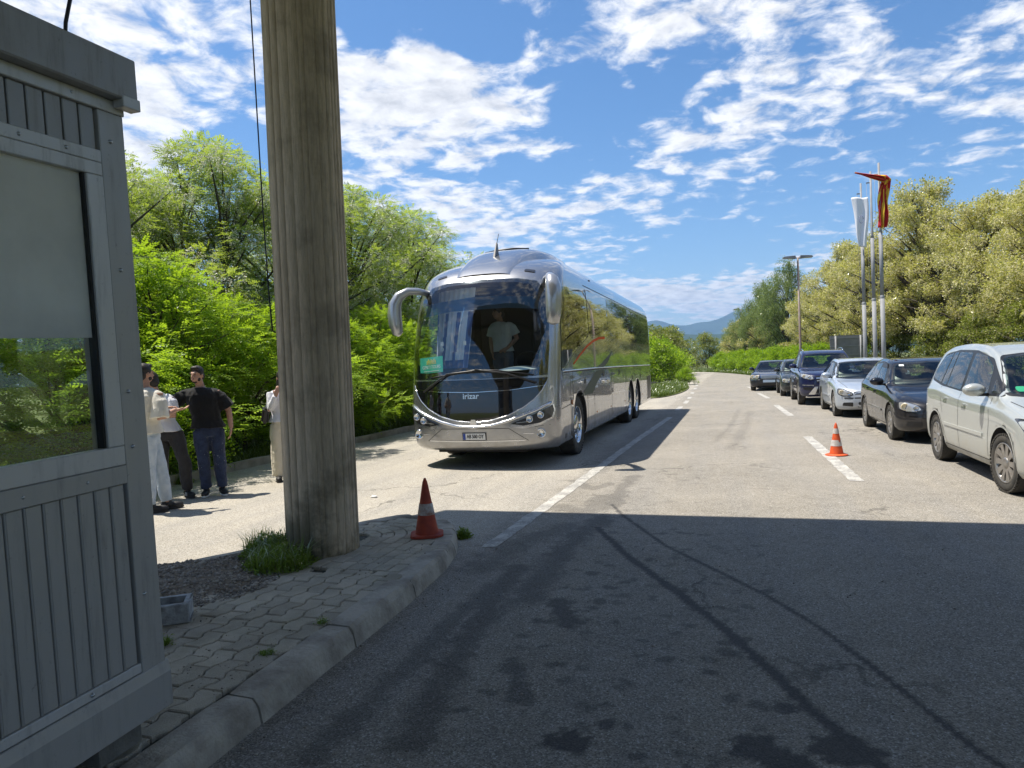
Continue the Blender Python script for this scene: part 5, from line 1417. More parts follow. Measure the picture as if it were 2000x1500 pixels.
line('bumper_seam', [(-.86, .34), (-.84, .46), (-.56, .655), (.56, .655), (.84, .46), (.86, .34)], 'front', SEAM, bus, BB, .009)
line('bumper_highlight', [(-.80, .462), (0, .455), (.80, .462)], 'front', USIL, bus, BB, .018, .008)
# registration plate
pl_ = decal('number_plate', [(-.185, .485), (.185, .485), (.185, .585), (-.185, .585)], 'front', M('plate_white', (.72, .72, .70), .4), bus, BB, .022, .08, .02)
decal('plate_frame', [(-.197, .474), (.197, .474), (.197, .596), (-.197, .596)], 'front', BLACKP, bus, BB, .016, .08, .016)
decal('plate_band', [(-.183, .487), (-.142, .487), (-.142, .583), (-.183, .583)], 'front', M('plate_blue', (.02, .06, .32), .4), pl_, BB, .0235, .05, 0)
pf = surf(BB, 'front', .02, .535, .0265)
text_obj('plate_text', 'AB 500 OY', .083, M('plate_ink', (.01, .01, .012), .5), pl_, (pf.x, pf.y, pf.z), (R(90), 0, 0), .0008, sx=.72, bold=.0015)
pf = surf(BB, 'front', -.03, 1.165, .012)
text_obj('maker_name', 'irizar', .125, CHROME, bus, (pf.x, pf.y, pf.z), (R(88), 0, 0), .008, sx=1.05, bold=.002)
# roof pod
V = []; F = []; nx_, ny_ = 24, 40
for i in range(ny_ + 1):
    t = i / ny_; y = -6.02 + 4.6 * t; hw = .50 + .34 * smooth01(np.array(t * 2.2)) - .35 * smooth01(np.array((t - .55) / .45)); up_ = .17 * smooth01(np.array(t * 3.2)) * (1 - smooth01(np.array((t - .5) / .5)))
    for j in range(nx_ + 1):
        s_ = j / nx_ * 2 - 1; x = s_ * hw; q = (1 - abs(s_) ** 4)
        h = BB.ray_cast(Vector((x, y, 10)), Vector((0, 0, -1))); zb = h[0].z if h[0] else 3.0
        V.append((x, y, zb - .01 + (.035 + up_) * q ** .6))
for i in range(ny_):
    for j in range(nx_): a = i * (nx_ + 1) + j; F.append((a, a + 1, a + nx_ + 2, a + nx_ + 1))
MB().add(V, F, True).build('roof_pod', BSIL, bus)
PB = lambda x, y: BB.ray_cast(Vector((x, y, 10)), Vector((0, 0, -1)))[0].z
MB().add([(-.02, -5.42, 3.50), (.02, -5.42, 3.50), (.02, -5.18, 3.60), (-.02, -5.18, 3.60), (-.008, -5.24, 3.80), (.008, -5.24, 3.80), (.008, -5.18, 3.79), (-.008, -5.18, 3.79)], [(0, 1, 2, 3), (4, 5, 6, 7), (0, 1, 5, 4), (1, 2, 6, 5), (2, 3, 7, 6), (3, 0, 4, 7)]).build('roof_antenna', M('antenna_grey', (.12, .12, .13), .4), bus, .004)
MB().tube([(0, -5.22, 3.78), (.01, -5.12, 3.97)], .006, 6).build('antenna_whip', BLACKP, bus)
hz_ = PB(-.2, -4.6) + .215
MB().tube([(-.45, -4.55, hz_ - .035), (-.2, -4.6, hz_ - .01), (.1, -4.62, hz_ - .005), (.4, -4.55, hz_ - .025)], .02, 6).build('roof_vent_lip', BLACKP, bus)
# side trim, seams, hatches (both sides)
OR = M('coach_orange', (.62, .10, .02), .6, spec=.1); SW = M('coach_olive_grey', (.10, .115, .085), .55, spec=.15)
for sd_ in ('right', 'left'):
    MB().tube([surf(BB, sd_, y, z, .004) for y, z in dens([(-5.95, 1.50), (-3., 1.515), (0, 1.515), (3, 1.505), (6.5, 1.49)], .2, False)], .013, 6).build('belt_trim', USIL, bus)
    line('belt_shadow_gap', [(-5.95, 1.485), (0, 1.498), (6.55, 1.474)], sd_, SEAM, bus, BB, .022, .004)
    line('window_slant_trim', [(-6.02, 1.44), (-5.09, 1.775), (-3.70, 2.13)], sd_, CHROME, bus, BB, .016, .008)
    arc = [(-5.10, 1.60), (-4.6, 1.74), (-3.9, 1.915), (-3.2, 2.035), (-2.6, 2.10), (-1.9, 2.125)]
    decal('orange_stripe', [(y, z) for y, z in arc] + [(y - .02, z + .055 * (1 - i / 9)) for i, (y, z) in enumerate(arc[::-1])], sd_, OR, bus, BB, .004, .08, .003)
    decal('swoosh_stripe', [(-.95, 1.88), (-1.6, 1.76), (-2.4, 1.60), (-3.0, 1.53), (-2.1, 1.53), (-1.6, 1.64)], sd_, SW, bus, BB, .003, .1, .002)
    decal('swoosh_stripe', [(-3.05, 1.465), (-2.1, 1.465), (-2.9, 1.25), (-3.5, 1.03), (-4.55, 1.03), (-3.9, 1.22)], sd_, SW, bus, BB, .003, .1, .002)
    for a, z0, z1 in ((-5.42, .36, 1.46), (-5.22, .36, 1.48), (-3.98, .36, 1.0), (-3.30, .36, 1.46), (-1.2, .36, 1.46), (.95, .36, 1.46), (2.55, 1.08, 1.46), (4.0, .36, 1.46), (5.4, .36, 1.46)):
        line('door_seam', [(a, z0), (a, z1)], sd_, SEAM, bus, BB, .018)
    line('hatch_seam', [(-5.22, 1.11), (-3.30, 1.11)], sd_, SEAM, bus, BB, .016)
    line('front_seam', [(-6.1, .90), (-5.42, .94)], sd_, SEAM, bus, BB, .012)
    for a, z in ((-4.16, 1.30), (-2.25, 1.38), (-.09, 1.38), (2.2, 1.2), (3.9, 1.2)):
        decal('hatch_handle', roundp([(a - .05, z - .055), (a + .05, z - .055), (a + .05, z + .055), (a - .05, z + .055)], .015), sd_, BLACKP, bus, BB, .006, .06)
    for a in (-5.32,):
        decal('side_indicator', roundp([(a - .045, .92), (a + .045, .92), (a + .045, 1.01), (a - .045, 1.01)], .04), sd_, AMBER, bus, BB, .02, .04, .02)
    for a in (-3.05, -1.35, .75, 4.3):
        decal('side_marker', roundp([(a - .04, .62), (a + .04, .62), (a + .04, .655), (a - .04, .655)], .012), sd_, AMBER, bus, BB, .01, .05)
    decal('engine_grille', roundp([(5.6, .42), (6.5, .42), (6.5, 1.15), (5.6, 1.15)], .03), sd_, BLACKP, bus, BB, .006, .12)
    for a, z in ((-5.8, .44), (-5.34, .44), (.8, .44)): decal('jack_cover', [(a - .045, z - .04), (a + .045, z - .04), (a + .045, z + .04), (a - .045, z + .04)], sd_, BLACKP, bus, BB, .004, .06)
    for y, _ in WH:
        pts = [(y + .63 * math.cos(a), .53 + .63 * math.sin(a)) for a in np.linspace(-.15, math.pi + .15, 28)]
        line('arch_trim', pts, sd_, USIL, bus, BB, .03, .008)
    line('roof_gutter', [(-3.9, 3.09), (0, 3.08), (6.4, 3.03)], sd_, SEAM, bus, BB, .014, .003)
line('roof_seam', [(-1.05, -3.9), (0, -3.85), (1.05, -3.9)], 'top', SEAM, bus, BB, .012)
ALLOY_B = CHROME
for y, _ in WH:
    for s_ in (1, -1):
        wheel(bus, s_ * (1.275 - .15 - .04), y, .525, .30, .33, s_, CHROME, style='bus')
MB().box((0, .0, .36), (1.7, 12.4, .16)).build('underbody', LINER, bus)
MB().box((.0, -6.1, .31), (1.5, .6, .12)).build('front_skid', LINER, bus)
# mirrors: rabbit-ear arms
MIR = M('mirror_shell', (.42, .425, .43), .3, .6, coat=1.)
def mirror(s_, pts, rad, label):
    P = [Vector(p) for p in pts]
    o = MB().tube(P, rad, 14, True, True, sx=1.0, sy=1.0 if s_ < 0 else .8).build('mirror_arm', MIR, bus)
    return o
mirror(-1, [(-1.00, -5.98, 2.90), (-1.14, -6.12, 2.945), (-1.27, -6.24, 2.94), (-1.40, -6.31, 2.86), (-1.475, -6.33, 2.72), (-1.49, -6.33, 2.55), (-1.475, -6.33, 2.38), (-1.44, -6.33, 2.24), (-1.42, -6.33, 2.20)], [.055, .058, .066, .088, .112, .122, .115, .09, .03], '')
mirror(1, [(1.02, -5.98, 2.92), (1.14, -6.2, 3.0), (1.26, -6.48, 2.985), (1.32, -6.60, 2.92), (1.345, -6.64, 2.80), (1.345, -6.64, 2.60), (1.335, -6.64, 2.42), (1.32, -6.64, 2.26), (1.31, -6.64, 2.22)], [.055, .06, .07, .10, .125, .13, .122, .10, .04], '')
for s_, c in ((-1, (-1.475, -6.25, 2.46)), (1, (1.34, -6.545, 2.55))):
    MB().ellipsoid(c, (.075, .018, .17), 14, 8).build('mirror_glass', M('mirror_silver', (.8, .82, .84), .03, 1.), bus)
# wipers lie on the glass
def on_glass(pts, name, r, off):
    P = [surf(BB, 'front', x, z, off) for x, z in dens(pts, .12, False)]
    return MB().tube(P, r, 6).build(name, BLACKP, bus)
on_glass([(-.86, 1.25), (-.42, 1.52), (.12, 1.565)], 'wiper_arm', .014, .045); on_glass([(-.75, 1.47), (-.2, 1.535), (.45, 1.54)], 'wiper_blade', .010, .03)
on_glass([(.98, 1.34), (.55, 1.50), (.05, 1.575)], 'wiper_arm', .014, .05); on_glass([(.95, 1.465), (.4, 1.555), (-.1, 1.575)], 'wiper_blade', .010, .03)
# interior seen through the windscreen
INT = M('coach_interior_dark', (.045, .045, .048), .8); DSH = M('dashboard_grey', (.36, .42, .40), .6, var=.15, vs_=4.)
MB().box((0, 1.5, 1.05), (2.3, 9.5, .06)).build('cabin_floor', INT, bus); MB().box((0, -4.3, .93), (2.2, 2.6, .05)).build('cabin_floor', INT, bus)
MB().box((0, -2.9, 2.2), (2.36, .04, 2.2)).build('cabin_partition', INT, bus)
V = []; F = []
for i in range(21):
    x = -1.05 + 2.1 * i / 20; yf = surf(BB, 'front', x, 1.5).y + .07; hump = .10 * math.exp(-((x - .58) / .42) ** 2)
    for (dy, z) in ((0, 1.40), (.04, 1.47 + hump * .3), (.35, 1.50 + hump), (.60, 1.52 + hump), (.72, 1.40 + hump), (.74, .95)): V.append((x, yf + dy, z))
for i in range(20):
    for k in range(5): a = i * 6 + k; F.append((a, a + 1, a + 7, a + 6))
MB().add(V, F, True).build('dashboard', DSH, bus)
P = [(.58 + .22 * math.cos(a), -5.52 + .09 * math.sin(a), 1.70 + .15 * math.sin(a)) for a in np.linspace(0, 2 * math.pi, 25)]
MB().tube(P, .017, 7, False).build('steering_wheel', BLACKP, bus)
SEATM = M('seat_black', (.02, .02, .023), .75)
st_ = MB().box((.62, -4.75, 1.42), (.52, .5, .16)); st_.build('driver_seat', SEATM, bus, .05, 3)
MB().box((.62, -4.52, 1.86), (.50, .14, .80)).build('driver_seat_back', SEATM, bus, .06, 3); MB().box((.62, -4.5, 2.32), (.28, .10, .18)).build('head_rest', SEATM, bus, .04, 3)
# pleated curtain on the door side
V = []; F = []; nc, nr_ = 64, 10
for j in range(nr_ + 1):
    t = j / nr_
    for i in range(nc + 1):
        s_ = i / nc; x = (-1.06 + .84 * s_ * (1 - .10 * t)) ; y = -5.60 - .55 * (1 - min(1., abs(x) / 1.1) ** 2) * .8 + .10 * (1 - t) * 0 + .035 * math.sin(s_ * 46 + t * 1.5) * (.6 + .4 * t) - (.30 * t)
        V.append((x, y + .22, 2.98 - 1.36 * t))
for j in range(nr_):
    for i in range(nc): a = j * (nc + 1) + i; F.append((a, a + 1, a + nc + 2, a + nc + 1))
cu = MB().add(V, F, True).build('curtain', [M('curtain_pale', (.84, .85, .88), .85), M('curtain_blue', (.10, .15, .33), .85)], bus, fix=False)
cu.data.polygons.foreach_set('material_index', [1 if (math.sin(i % nc / nc * 46 * .43 + 1.3 + (i // nc) * .16) > .45 and (i // nc) > 2) or (i // nc) > 8 else 0 for i in range(nc * nr_)])
def visor():
    t, nt, b, o = nmat('blue_visor_film'); nt.nodes.remove(b); tb = addn(nt, 'ShaderNodeBsdfTransparent'); tb.inputs[0].default_value = (.25, .42, .72, 1)
    df = addn(nt, 'ShaderNodeBsdfTranslucent'); df.inputs[0].default_value = (.20, .38, .62, 1); x = addn(nt, 'ShaderNodeMixShader'); x.inputs[0].default_value = .45
    nt.links.new(tb.outputs[0], x.inputs[1]); nt.links.new(df.outputs[0], x.inputs[2]); nt.links.new(x.outputs[0], o.inputs[0]); return t
decal('sun_visor', [(-1.02, 2.50), (-.5, 2.56), (0, 2.57), (.5, 2.57), (1.0, 2.53), (1.0, 2.74), (0, 2.80), (-1.0, 2.72)], 'front', visor(), bus, BB, -.05, .1, 0)
MB().tube([(-.28, -6.20, 2.62), (-.32, -6.33, 2.30), (-.36, -6.40, 1.95)], .008, 6).build('hanging_rod', M('rod_white', (.7, .75, .78), .4), bus)
MB().box((-.24, -6.36, 2.02), (.05, .01, .07)).build('sticker', M('sticker_white', (.8, .82, .8), .5), bus)
MB().box((-.62, -6.40, 2.02), (.05, .01, .07)).build('sticker', MATS['sticker_white'], bus); MB().lathe([(.034, 0), (.036, .008), (.018, .008), (.016, 0)], (-.63, -6.40, 1.935), 16, 'Y').build('sticker_ring', MATS['sticker_white'], bus)
MB().lathe([(0, 1.62), (.034, 1.62), (.036, 1.70), (.030, 1.76), (.034, 1.80), (.014, 1.87), (.013, 1.90), (0, 1.90)], (.93, -5.95, 0), 14).build('water_bottle', M('bottle_green', (.35, .62, .50), .2), bus)
# green card with the operator's name
cd = bpy.data.objects.new('name_card', None); link(cd, bus); 
pc = surf(BB, 'front', -.78, 1.69, -.035); q0 = surf(BB, 'front', -1.0, 1.69); q1 = surf(BB, 'front', -.55, 1.69)
ang = math.atan2(q1.y - q0.y, q1.x - q0.x)
cd.location = pc; cd.rotation_euler = (R(-5), R(-3), ang)
MB().box((0, 0, 0), (.50, .004, .26)).build('card', M('card_green', (.06, .50, .33), .5), cd)
text_obj('card_text', 'GENTI TOURS', .075, M('card_white', (.85, .9, .85), .5), cd, (0, -.004, -.035), (R(90), 0, 0), .0005, sx=.84)
GOLD = M('card_gold', (.75, .62, .14), .5)
for k in range(7): MB().box((-.09 + .03 * k, -.004, .055 + .012 * (k % 2)), (.018, .002, .045 + .018 * (k % 2))).build('card_emblem', GOLD, cd)
MB().box((0, -.004, .022), (.22, .002, .008)).build('card_emblem', GOLD, cd); MB().box((.0, -.004, -.10), (.34, .002, .008)).build('card_text', MATS['card_white'], cd)
# ================================================================== CARS
CGLASS = M('car_glass', (.012, .015, .018), .02, coat=1., spec=.8)
PLATE = M('car_plate', (.70, .72, .75), .4); LAMPC = M('lamp_clear', (.50, .50, .48), .10, .5, coat=1.); LAMPW = M('lamp_warm', (.88, .76, .50), .25, .0, coat=1.)
ALLOY = M('alloy_dusty', (.42, .40, .37), .35, .7, var=.3, vs_=12.); TAIL = M('tail_red', (.35, .01, .01), .2, coat=1.)
CHAIR = M('car_seat', (.05, .05, .054), .8)
CGL = glass_mat('car_clear_glass', (.66, .74, .70), 1.5, minr=.07)
def shrink(poly, k):
    cx = sum(p[0] for p in poly) / len(poly); cz = sum(p[1] for p in poly) / len(poly); return [(cx + (x - cx) * k, cz + (z - cz) * k) for x, z in poly]
def car_paint(name, c, metal, dust=.4):
    m, nt, b, o = nmat(name)
    b.inputs['Metallic'].default_value = metal; b.inputs['Coat Weight'].default_value = 1.; b.inputs['Coat Roughness'].default_value = .025
    g = addn(nt, 'ShaderNodeNewGeometry'); sp = addn(nt, 'ShaderNodeSeparateXYZ'); nt.links.new(g.outputs['Position'], sp.inputs[0])
    d = nmath(nt, 'MULTIPLY', nmap(nt, sp.outputs[2], .85, .22, 0., dust * 1.8), nmap(nt, nnoise(nt, 6., 5, .65), .30, .62, .35, 1.), True)
    nt.links.new(nmix(nt, d, c, (.36, .315, .235)), b.inputs['Base Color']); nt.links.new(nmap(nt, d, 0, .6, .30, .75), b.inputs['Roughness'])
    nt.links.new(nmap(nt, d, 0, .5, 1., .15), b.inputs['Coat Weight']); nt.links.new(nmap(nt, d, 0, .5, metal, 0.), b.inputs['Metallic'])
    if max(c) < .1: b.inputs['Specular IOR Level'].default_value = .12
    return m
def catmull(P, k):
    out = []; n = len(P)
    for i in range(n - 1):
        p0, p1, p2, p3 = P[max(i - 1, 0)], P[i], P[i + 1], P[min(i + 2, n - 1)]
        for j in range(k):
            t = j / k; out.append(tuple(.5 * (2 * p1[q] + (p2[q] - p0[q]) * t + (2 * p0[q] - 5 * p1[q] + 4 * p2[q] - p3[q]) * t * t + (3 * p1[q] - p0[q] - 3 * p2[q] + p3[q]) * t ** 3) for q in (0, 1)))
    out.append(P[-1]); return out
def car_body(S):
    L, W = S['L'], S['W']; n = 3.2
    ys = sorted(set([-L / 2 + d for d in (0, .02, .05, .10, .17, .26, .38)] + list(np.linspace(-L / 2 + .5, L / 2 - .5, 64)) + [L / 2 - d for d in (0, .02, .05, .10, .18, .28, .38)]))
    rings = []
    for y in ys:
        top = smooth_tab(S['top'], y)[0]; belt = smooth_tab(S['belt'], y)[0]; rt = smooth_tab(S['roof_w'], y)[0]; zb = smooth_tab(S['bot'], y)[0]
        f = 0.
        if y < -L / 2 + S['rf']: f = (-L / 2 + S['rf'] - y) / S['rf']
        if y > L / 2 - S['rr']: f = (y - L / 2 + S['rr']) / S['rr']
        w = W / 2 * (1 - (.42 if y < 0 else .30) * f ** 2.6) * (1 - .012 * abs(y) / L)
        belt = min(belt, top - .02); rt = min(rt, .90 * w) if top - belt < .2 else rt * w
        e = min(.06, (top - belt) * .5); k = (belt - zb)
        P = [(0, zb), (.80 * w, zb), (.955 * w, zb + .05), (.995 * w, zb + k * .28), (w, zb + k * .55), (.985 * w, belt - .09), (.945 * w, belt), (rt, top - e), (rt * .82, top - e * .22), (rt * .45, top - .004), (0, top)]
        h = catmull(P, 4); rings.append([(x, y, z) for x, z in h] + [(-x, y, z) for x, z in h[-2:0:-1]])
    n = len(rings[0]); V = [p for r in rings for p in r]
    F = [(i * n + j, (i + 1) * n + j, (i + 1) * n + (j + 1) % n, i * n + (j + 1) % n) for i in range(len(rings) - 1) for j in range(n)] + [tuple(range(n)), tuple((len(rings) - 1) * n + j for j in range(n))[::-1]]
    me = MB().add(V, F, True).mesh('body')
    bm = bmesh.new(); bm.from_mesh(me); bmesh.ops.recalc_face_normals(bm, faces=bm.faces); T = BVHTree.FromBMesh(bm); bm.to_mesh(me); bm.free()
    return me, T
def make_car(S, loc, rz, label):
    car = empty(S['name'], loc, rz, label, 'car', 'cars queueing on the right')
    L, W = S['L'], S['W']; me, T = car_body(S); P_ = S['paint']; me.materials.append(P_); me.materials.append(LINER)
    fa, ra, wr = S['fa'], S['ra'], S['wr']
    b = cut_wheels(me, [(y, wr + .01, wr + .055, s_ * (W / 2 - .30), s_ * (W / 2 + .2)) if s_ > 0 else (y, wr + .01, wr + .055, -(W / 2 + .2), -(W / 2 - .30)) for y in (fa, ra) for s_ in (1, -1)], [P_, LINER], [(shrink(roundp(S['ws'] + [(-x, z) for x, z in S['ws'][::-1]], .06), .965), -L / 2 - .1, 1.0, 'Y'), (shrink(roundp(S['rw'], .06), .95), .7, L / 2 + .1, 'Y')] + [(shrink(roundp(p, .04), .95), -W, W, 'X') for p in S['panes']])
    b.polygons.foreach_set('use_smooth', [True] * len(b.polygons)); mesh_obj('body', b, None, car)
    for y in (fa, ra):
        for s_ in (1, -1): wheel(car, s_ * (W / 2 - .115), y, wr, .21, S['rim'], s_, ALLOY, S['spokes'], turn=S.get('turn', 0.) if y == fa else 0.)
    D = lambda name, poly, ax, mat, off=.004, res=.07, th=.012, par=car, holes=(): decal(name, poly, ax, mat, par, T, off, res, th, True, holes)
    Ln = lambda name, pts, ax, mat=SEAM, w=.008, off=.0025: line(name, pts, ax, mat, car, T, w, off)
    mir = lambda poly, s_: [(s_ * x, z) for x, z in poly]
    # glass
    ws = S['ws']; full = ws + [(-x, z) for x, z in ws[::-1]]
    D('windscreen_seal', roundp([(x * 1.035, z + (.018 if z > sum(p[1] for p in ws) / len(ws) else -.018)) for x, z in full], .05), 'front', BLACKP, .003, holes=[shrink(roundp(full, .06), .965)])
    D('windscreen', roundp(full, .06), 'front', CGL, .007, th=0)
    D('rear_window', roundp(S['rw'], .06), 'rear', CGL, .006, th=0)
    for s_, ax in ((1, 'right'), (-1, 'left')):
        D('window_surround', roundp(S['dlo'], .05), ax, BLACKP, .004, holes=[shrink(roundp(p, .04), .95) for p in S['panes']])
        for p in S['panes']: D('side_window', roundp(p, .04), ax, CGL, .008, th=0)
        for pts in S['seams']: Ln('door_seam', pts, ax)
        if S.get('moulding'):
            z, y0, y1, mm = S['moulding']; D('side_moulding', [(y0, z - .02), (y1, z - .015), (y1, z + .02), (y0, z + .02)], ax, mm or P_, .012, .08, .014)
        for y, z in S['handles']:
            D('door_handle', roundp([(y - .09, z - .012), (y + .09, z - .008), (y + .09, z + .018), (y - .09, z + .018)], .012), ax, S.get('handle_mat') or P_, .03, .05, .03)
            D('handle_recess', roundp([(y - .06, z - .045), (y + .06, z - .045), (y + .06, z + .03), (y - .06, z + .03)], .03), ax, P_, .002, .05, .002)
        my, mz = S['mirror']; p = surf(T, ax, my, mz, 0.)
        MB().ellipsoid((p.x + s_ * .15, p.y - .02, mz + .055), (.125, .075, .078), 14, 9).build('wing_mirror', S.get('mirror_mat') or P_, car)
        MB().box((p.x + s_ * .05, p.y, mz - .005), (.16, .07, .035)).build('mirror_foot', BLACKP, car, .008)
        MB().ellipsoid((p.x + s_ * .15, p.y + .035, mz + .055), (.105, .03, .062), 12, 8).build('mirror_glass', M('mirror_silver', (.8, .82, .84), .03, 1.), car)
        Ln('sill_line', [(fa + wr + .1, S['sill']), (ra - wr - .1, S['sill'])], ax, SEAM, .010)
        for y in (fa, ra):
            pts = [(y + (wr + .062) * math.cos(a), wr + .01 + (wr + .062) * math.sin(a)) for a in np.linspace(.12, math.pi - .12, 20)]
            Ln('arch_lip', pts, ax, P_ if not S.get('arch_mat') else S['arch_mat'], .022, .006)
    # front
    for s_ in (1, -1):
        hl = D('headlight', roundp(mir(S['head'], s_), .03), 'front', HLB, .008, .06)
        D('headlight_lens', roundp([(s_ * (S['hc'][0] + (x - S['hc'][0]) * .88), S['hc'][1] + (z - S['hc'][1]) * .82) for x, z in S['head']], .03), 'front', LAMPC, .012, .05, .006, hl)
        for (x, z, r, mt) in S['lamps']:
            p = surf(T, 'front', s_ * x, z, .016); MB().lathe([(r, .0), (r * 1.02, -.02), (r * .82, -.024), (r * .7, -.012), (0, -.008)], p, 16, 'Y').build('lamp', mt, hl)
        for poly, mt in S['side_front']: D('bumper_grille', roundp(mir(poly, s_), .02), 'front', mt, .006, .06)
    for name, poly, mt, off in S['front']: D(name, roundp(poly, .02), 'front', mt, off, .07)
    for name, pts, mt, w in S['front_lines']: Ln(name, pts, 'front', mt, w, .010)
    for pts in S['hood']:
        for s_ in (1, -1): Ln('bonnet_seam', [(s_ * x, y) for x, y in pts], 'top')
    for (x, y0, y1) in S['wipers']:
        pass
    tl = S['tail']
    for s_ in (1, -1): D('tail_light', roundp(mir(tl, s_), .03), 'rear', TAIL, .008)
    if S.get('rails'):
        for s_ in (1, -1):
            pts = [(s_ * S['rails'][0], y) for y in np.linspace(S['rails'][1], S['rails'][2], 12)]
            PP = []
            for i, (x, y) in enumerate(pts):
                h = T.ray_cast(Vector((x, y, 5)), Vector((0, 0, -1)))[0]; PP.append((x, y, h.z + (.05 if 0 < i < 11 else .0)))
            MB().tube(PP, .016, 8).build('roof_rail', CHROME, car)
    if S.get('visor'): D('wind_deflector', S['visor'], 'left', BLACKP, .02, .06)
    for nm, poly, ax, mt in S.get('extra', []): D(nm, poly, ax, mt, .011, .05)
    zb_ = S['ws'][-1][1]
    for x_, y_ in ((-.36, .30), (.36, .30), (-.38, 1.15), (.38, 1.15)):
        MB().box((x_, y_, zb_ + .02), (.46, .12, .34)).build('seat_back', CHAIR, car, .05, 2); MB().box((x_, y_ + .01, zb_ + .27), (.25, .09, .17)).build('head_rest', CHAIR, car, .035, 2)
    MB().tube([(.36 + .17 * math.cos(a), -.32 + .05 * math.sin(a), zb_ + .02 + .16 * math.sin(a)) for a in np.linspace(0, 6.283, 22)], .014, 6, False).build('steering_wheel', BLACKP, car)
    MB().box((0, S['ws'][1][0] * 0 - .10, S['ws'][0][1] - .045), (.20, .03, .06)).build('rear_view_mirror', BLACKP, car, .01)
    MB().box((0, 0, S['bot'][2][1] + .03), (W * .72, L * .8, .10)).build('underbody', LINER, car)
    return car, T
def hatch(name, paint, dirty, **kw):
    """compact five-door hatchback"""
    S = dict(name=name, L=4.20, W=1.76, paint=paint, rf=.55, rr=.40, fa=-1.23, ra=1.35, wr=.315, rim=.20, spokes=9, sill=.27,
      top=[(-2.10, .64), (-2.04, .70), (-1.9, .755), (-1.5, .86), (-1.02, .935), (-.88, .965), (-.5, 1.20), (-.12, 1.405), (.25, 1.465), (.8, 1.48), (1.4, 1.43), (1.72, 1.32), (1.95, 1.02), (2.05, .95), (2.10, .80)],
      belt=[(-2.10, .58), (-1.9, .68), (-1.5, .79), (-1.0, .875), (-.5, .915), (.5, .945), (1.5, .985), (1.9, .97), (2.10, .78)],
      roof_w=[(-2.1, .88), (-1.1, .88), (-.88, .86), (-.5, .80), (-.12, .715), (.5, .70), (1.4, .68), (1.9, .74), (2.1, .86)],
      bot=[(-2.10, .30), (-1.95, .21), (-1.6, .19), (1.6, .20), (1.95, .25), (2.10, .34)],
      ws=[(0, 1.375), (.35, 1.37), (.575, 1.345), (.72, .985), (.45, .958), (0, .95)], rw=[(-.60, 1.05), (.60, 1.05), (.50, 1.33), (-.50, 1.33)],
      dlo=[(-.86, .965), (-.18, 1.365), (.5, 1.42), (1.25, 1.375), (1.60, 1.16), (1.63, 1.04), (.5, .985), (-.6, .955)],
      panes=[[(-.42, .99), (-.05, 1.33), (.33, 1.375), (.35, .99)], [(.42, .995), (.41, 1.375), (.98, 1.355), (1.10, 1.025)], [(1.16, 1.03), (1.05, 1.35), (1.24, 1.33), (1.54, 1.14), (1.56, 1.05)], [(-.72, .985), (-.47, 1.12), (-.47, .985)]],
      seams=[[(-.62, .30), (-.68, .70), (-.62, .93)], [(.38, .28), (.38, .95)], [(1.02, .60), (1.10, .80), (1.14, 1.0)], [(.85, .28), (1.0, .45)]],
      handles=[(.20, .83), (.98, .86)], mirror=(-.52, .99), moulding=(.50, -.55, .92, None),
      head=[(.50, .58), (.56, .665), (.72, .725), (.82, .73), (.83, .60), (.74, .545), (.60, .545)], hc=(.68, .63), lamps=[(.74, .635, .062, LAMPW), (.60, .605, .045, CHROME)],
      front=[('grille', [(-.48, .585), (.48, .585), (.50, .655), (-.50, .655)], BLACKP, .006), ('lower_grille', [(-.42, .27), (.42, .27), (.40, .40), (-.40, .40)], BLACKP, .006), ('number_plate', [(-.26, .425), (.26, .425), (.26, .535), (-.26, .535)], PLATE, .018), ('bumper_strip', [(-.70, .485), (.70, .485), (.70, .515), (-.70, .515)], BLACKP, .008)],
      side_front=[([(.52, .29), (.74, .31), (.72, .385), (.52, .395)], BLACKP)], front_lines=[('grille_trim', [(-.46, .62), (.46, .62)], CHROME, .012)],
      hood=[[(.60, -1.95), (.70, -1.5), (.74, -1.05)]], wipers=[], tail=[(.48, .86), (.76, .84), (.74, .98), (.50, 1.0)])
    S.update(kw); return S
VANP = car_paint('van_pale_silver', (.50, .525, .50), .35, .42); GS = car_paint('hatch_silver_blue', (.47, .53, .60), .4, .22); GB = car_paint('hatch_black', (.006, .007, .012), .0, .07)
NAVY = car_paint('suv_navy', (.008, .013, .055), .0, .06); SEDP = car_paint('sedan_blue_black', (.008, .010, .02), .0, .04); HIDP = car_paint('hidden_dark_green', (.018, .025, .027), .0, .05)
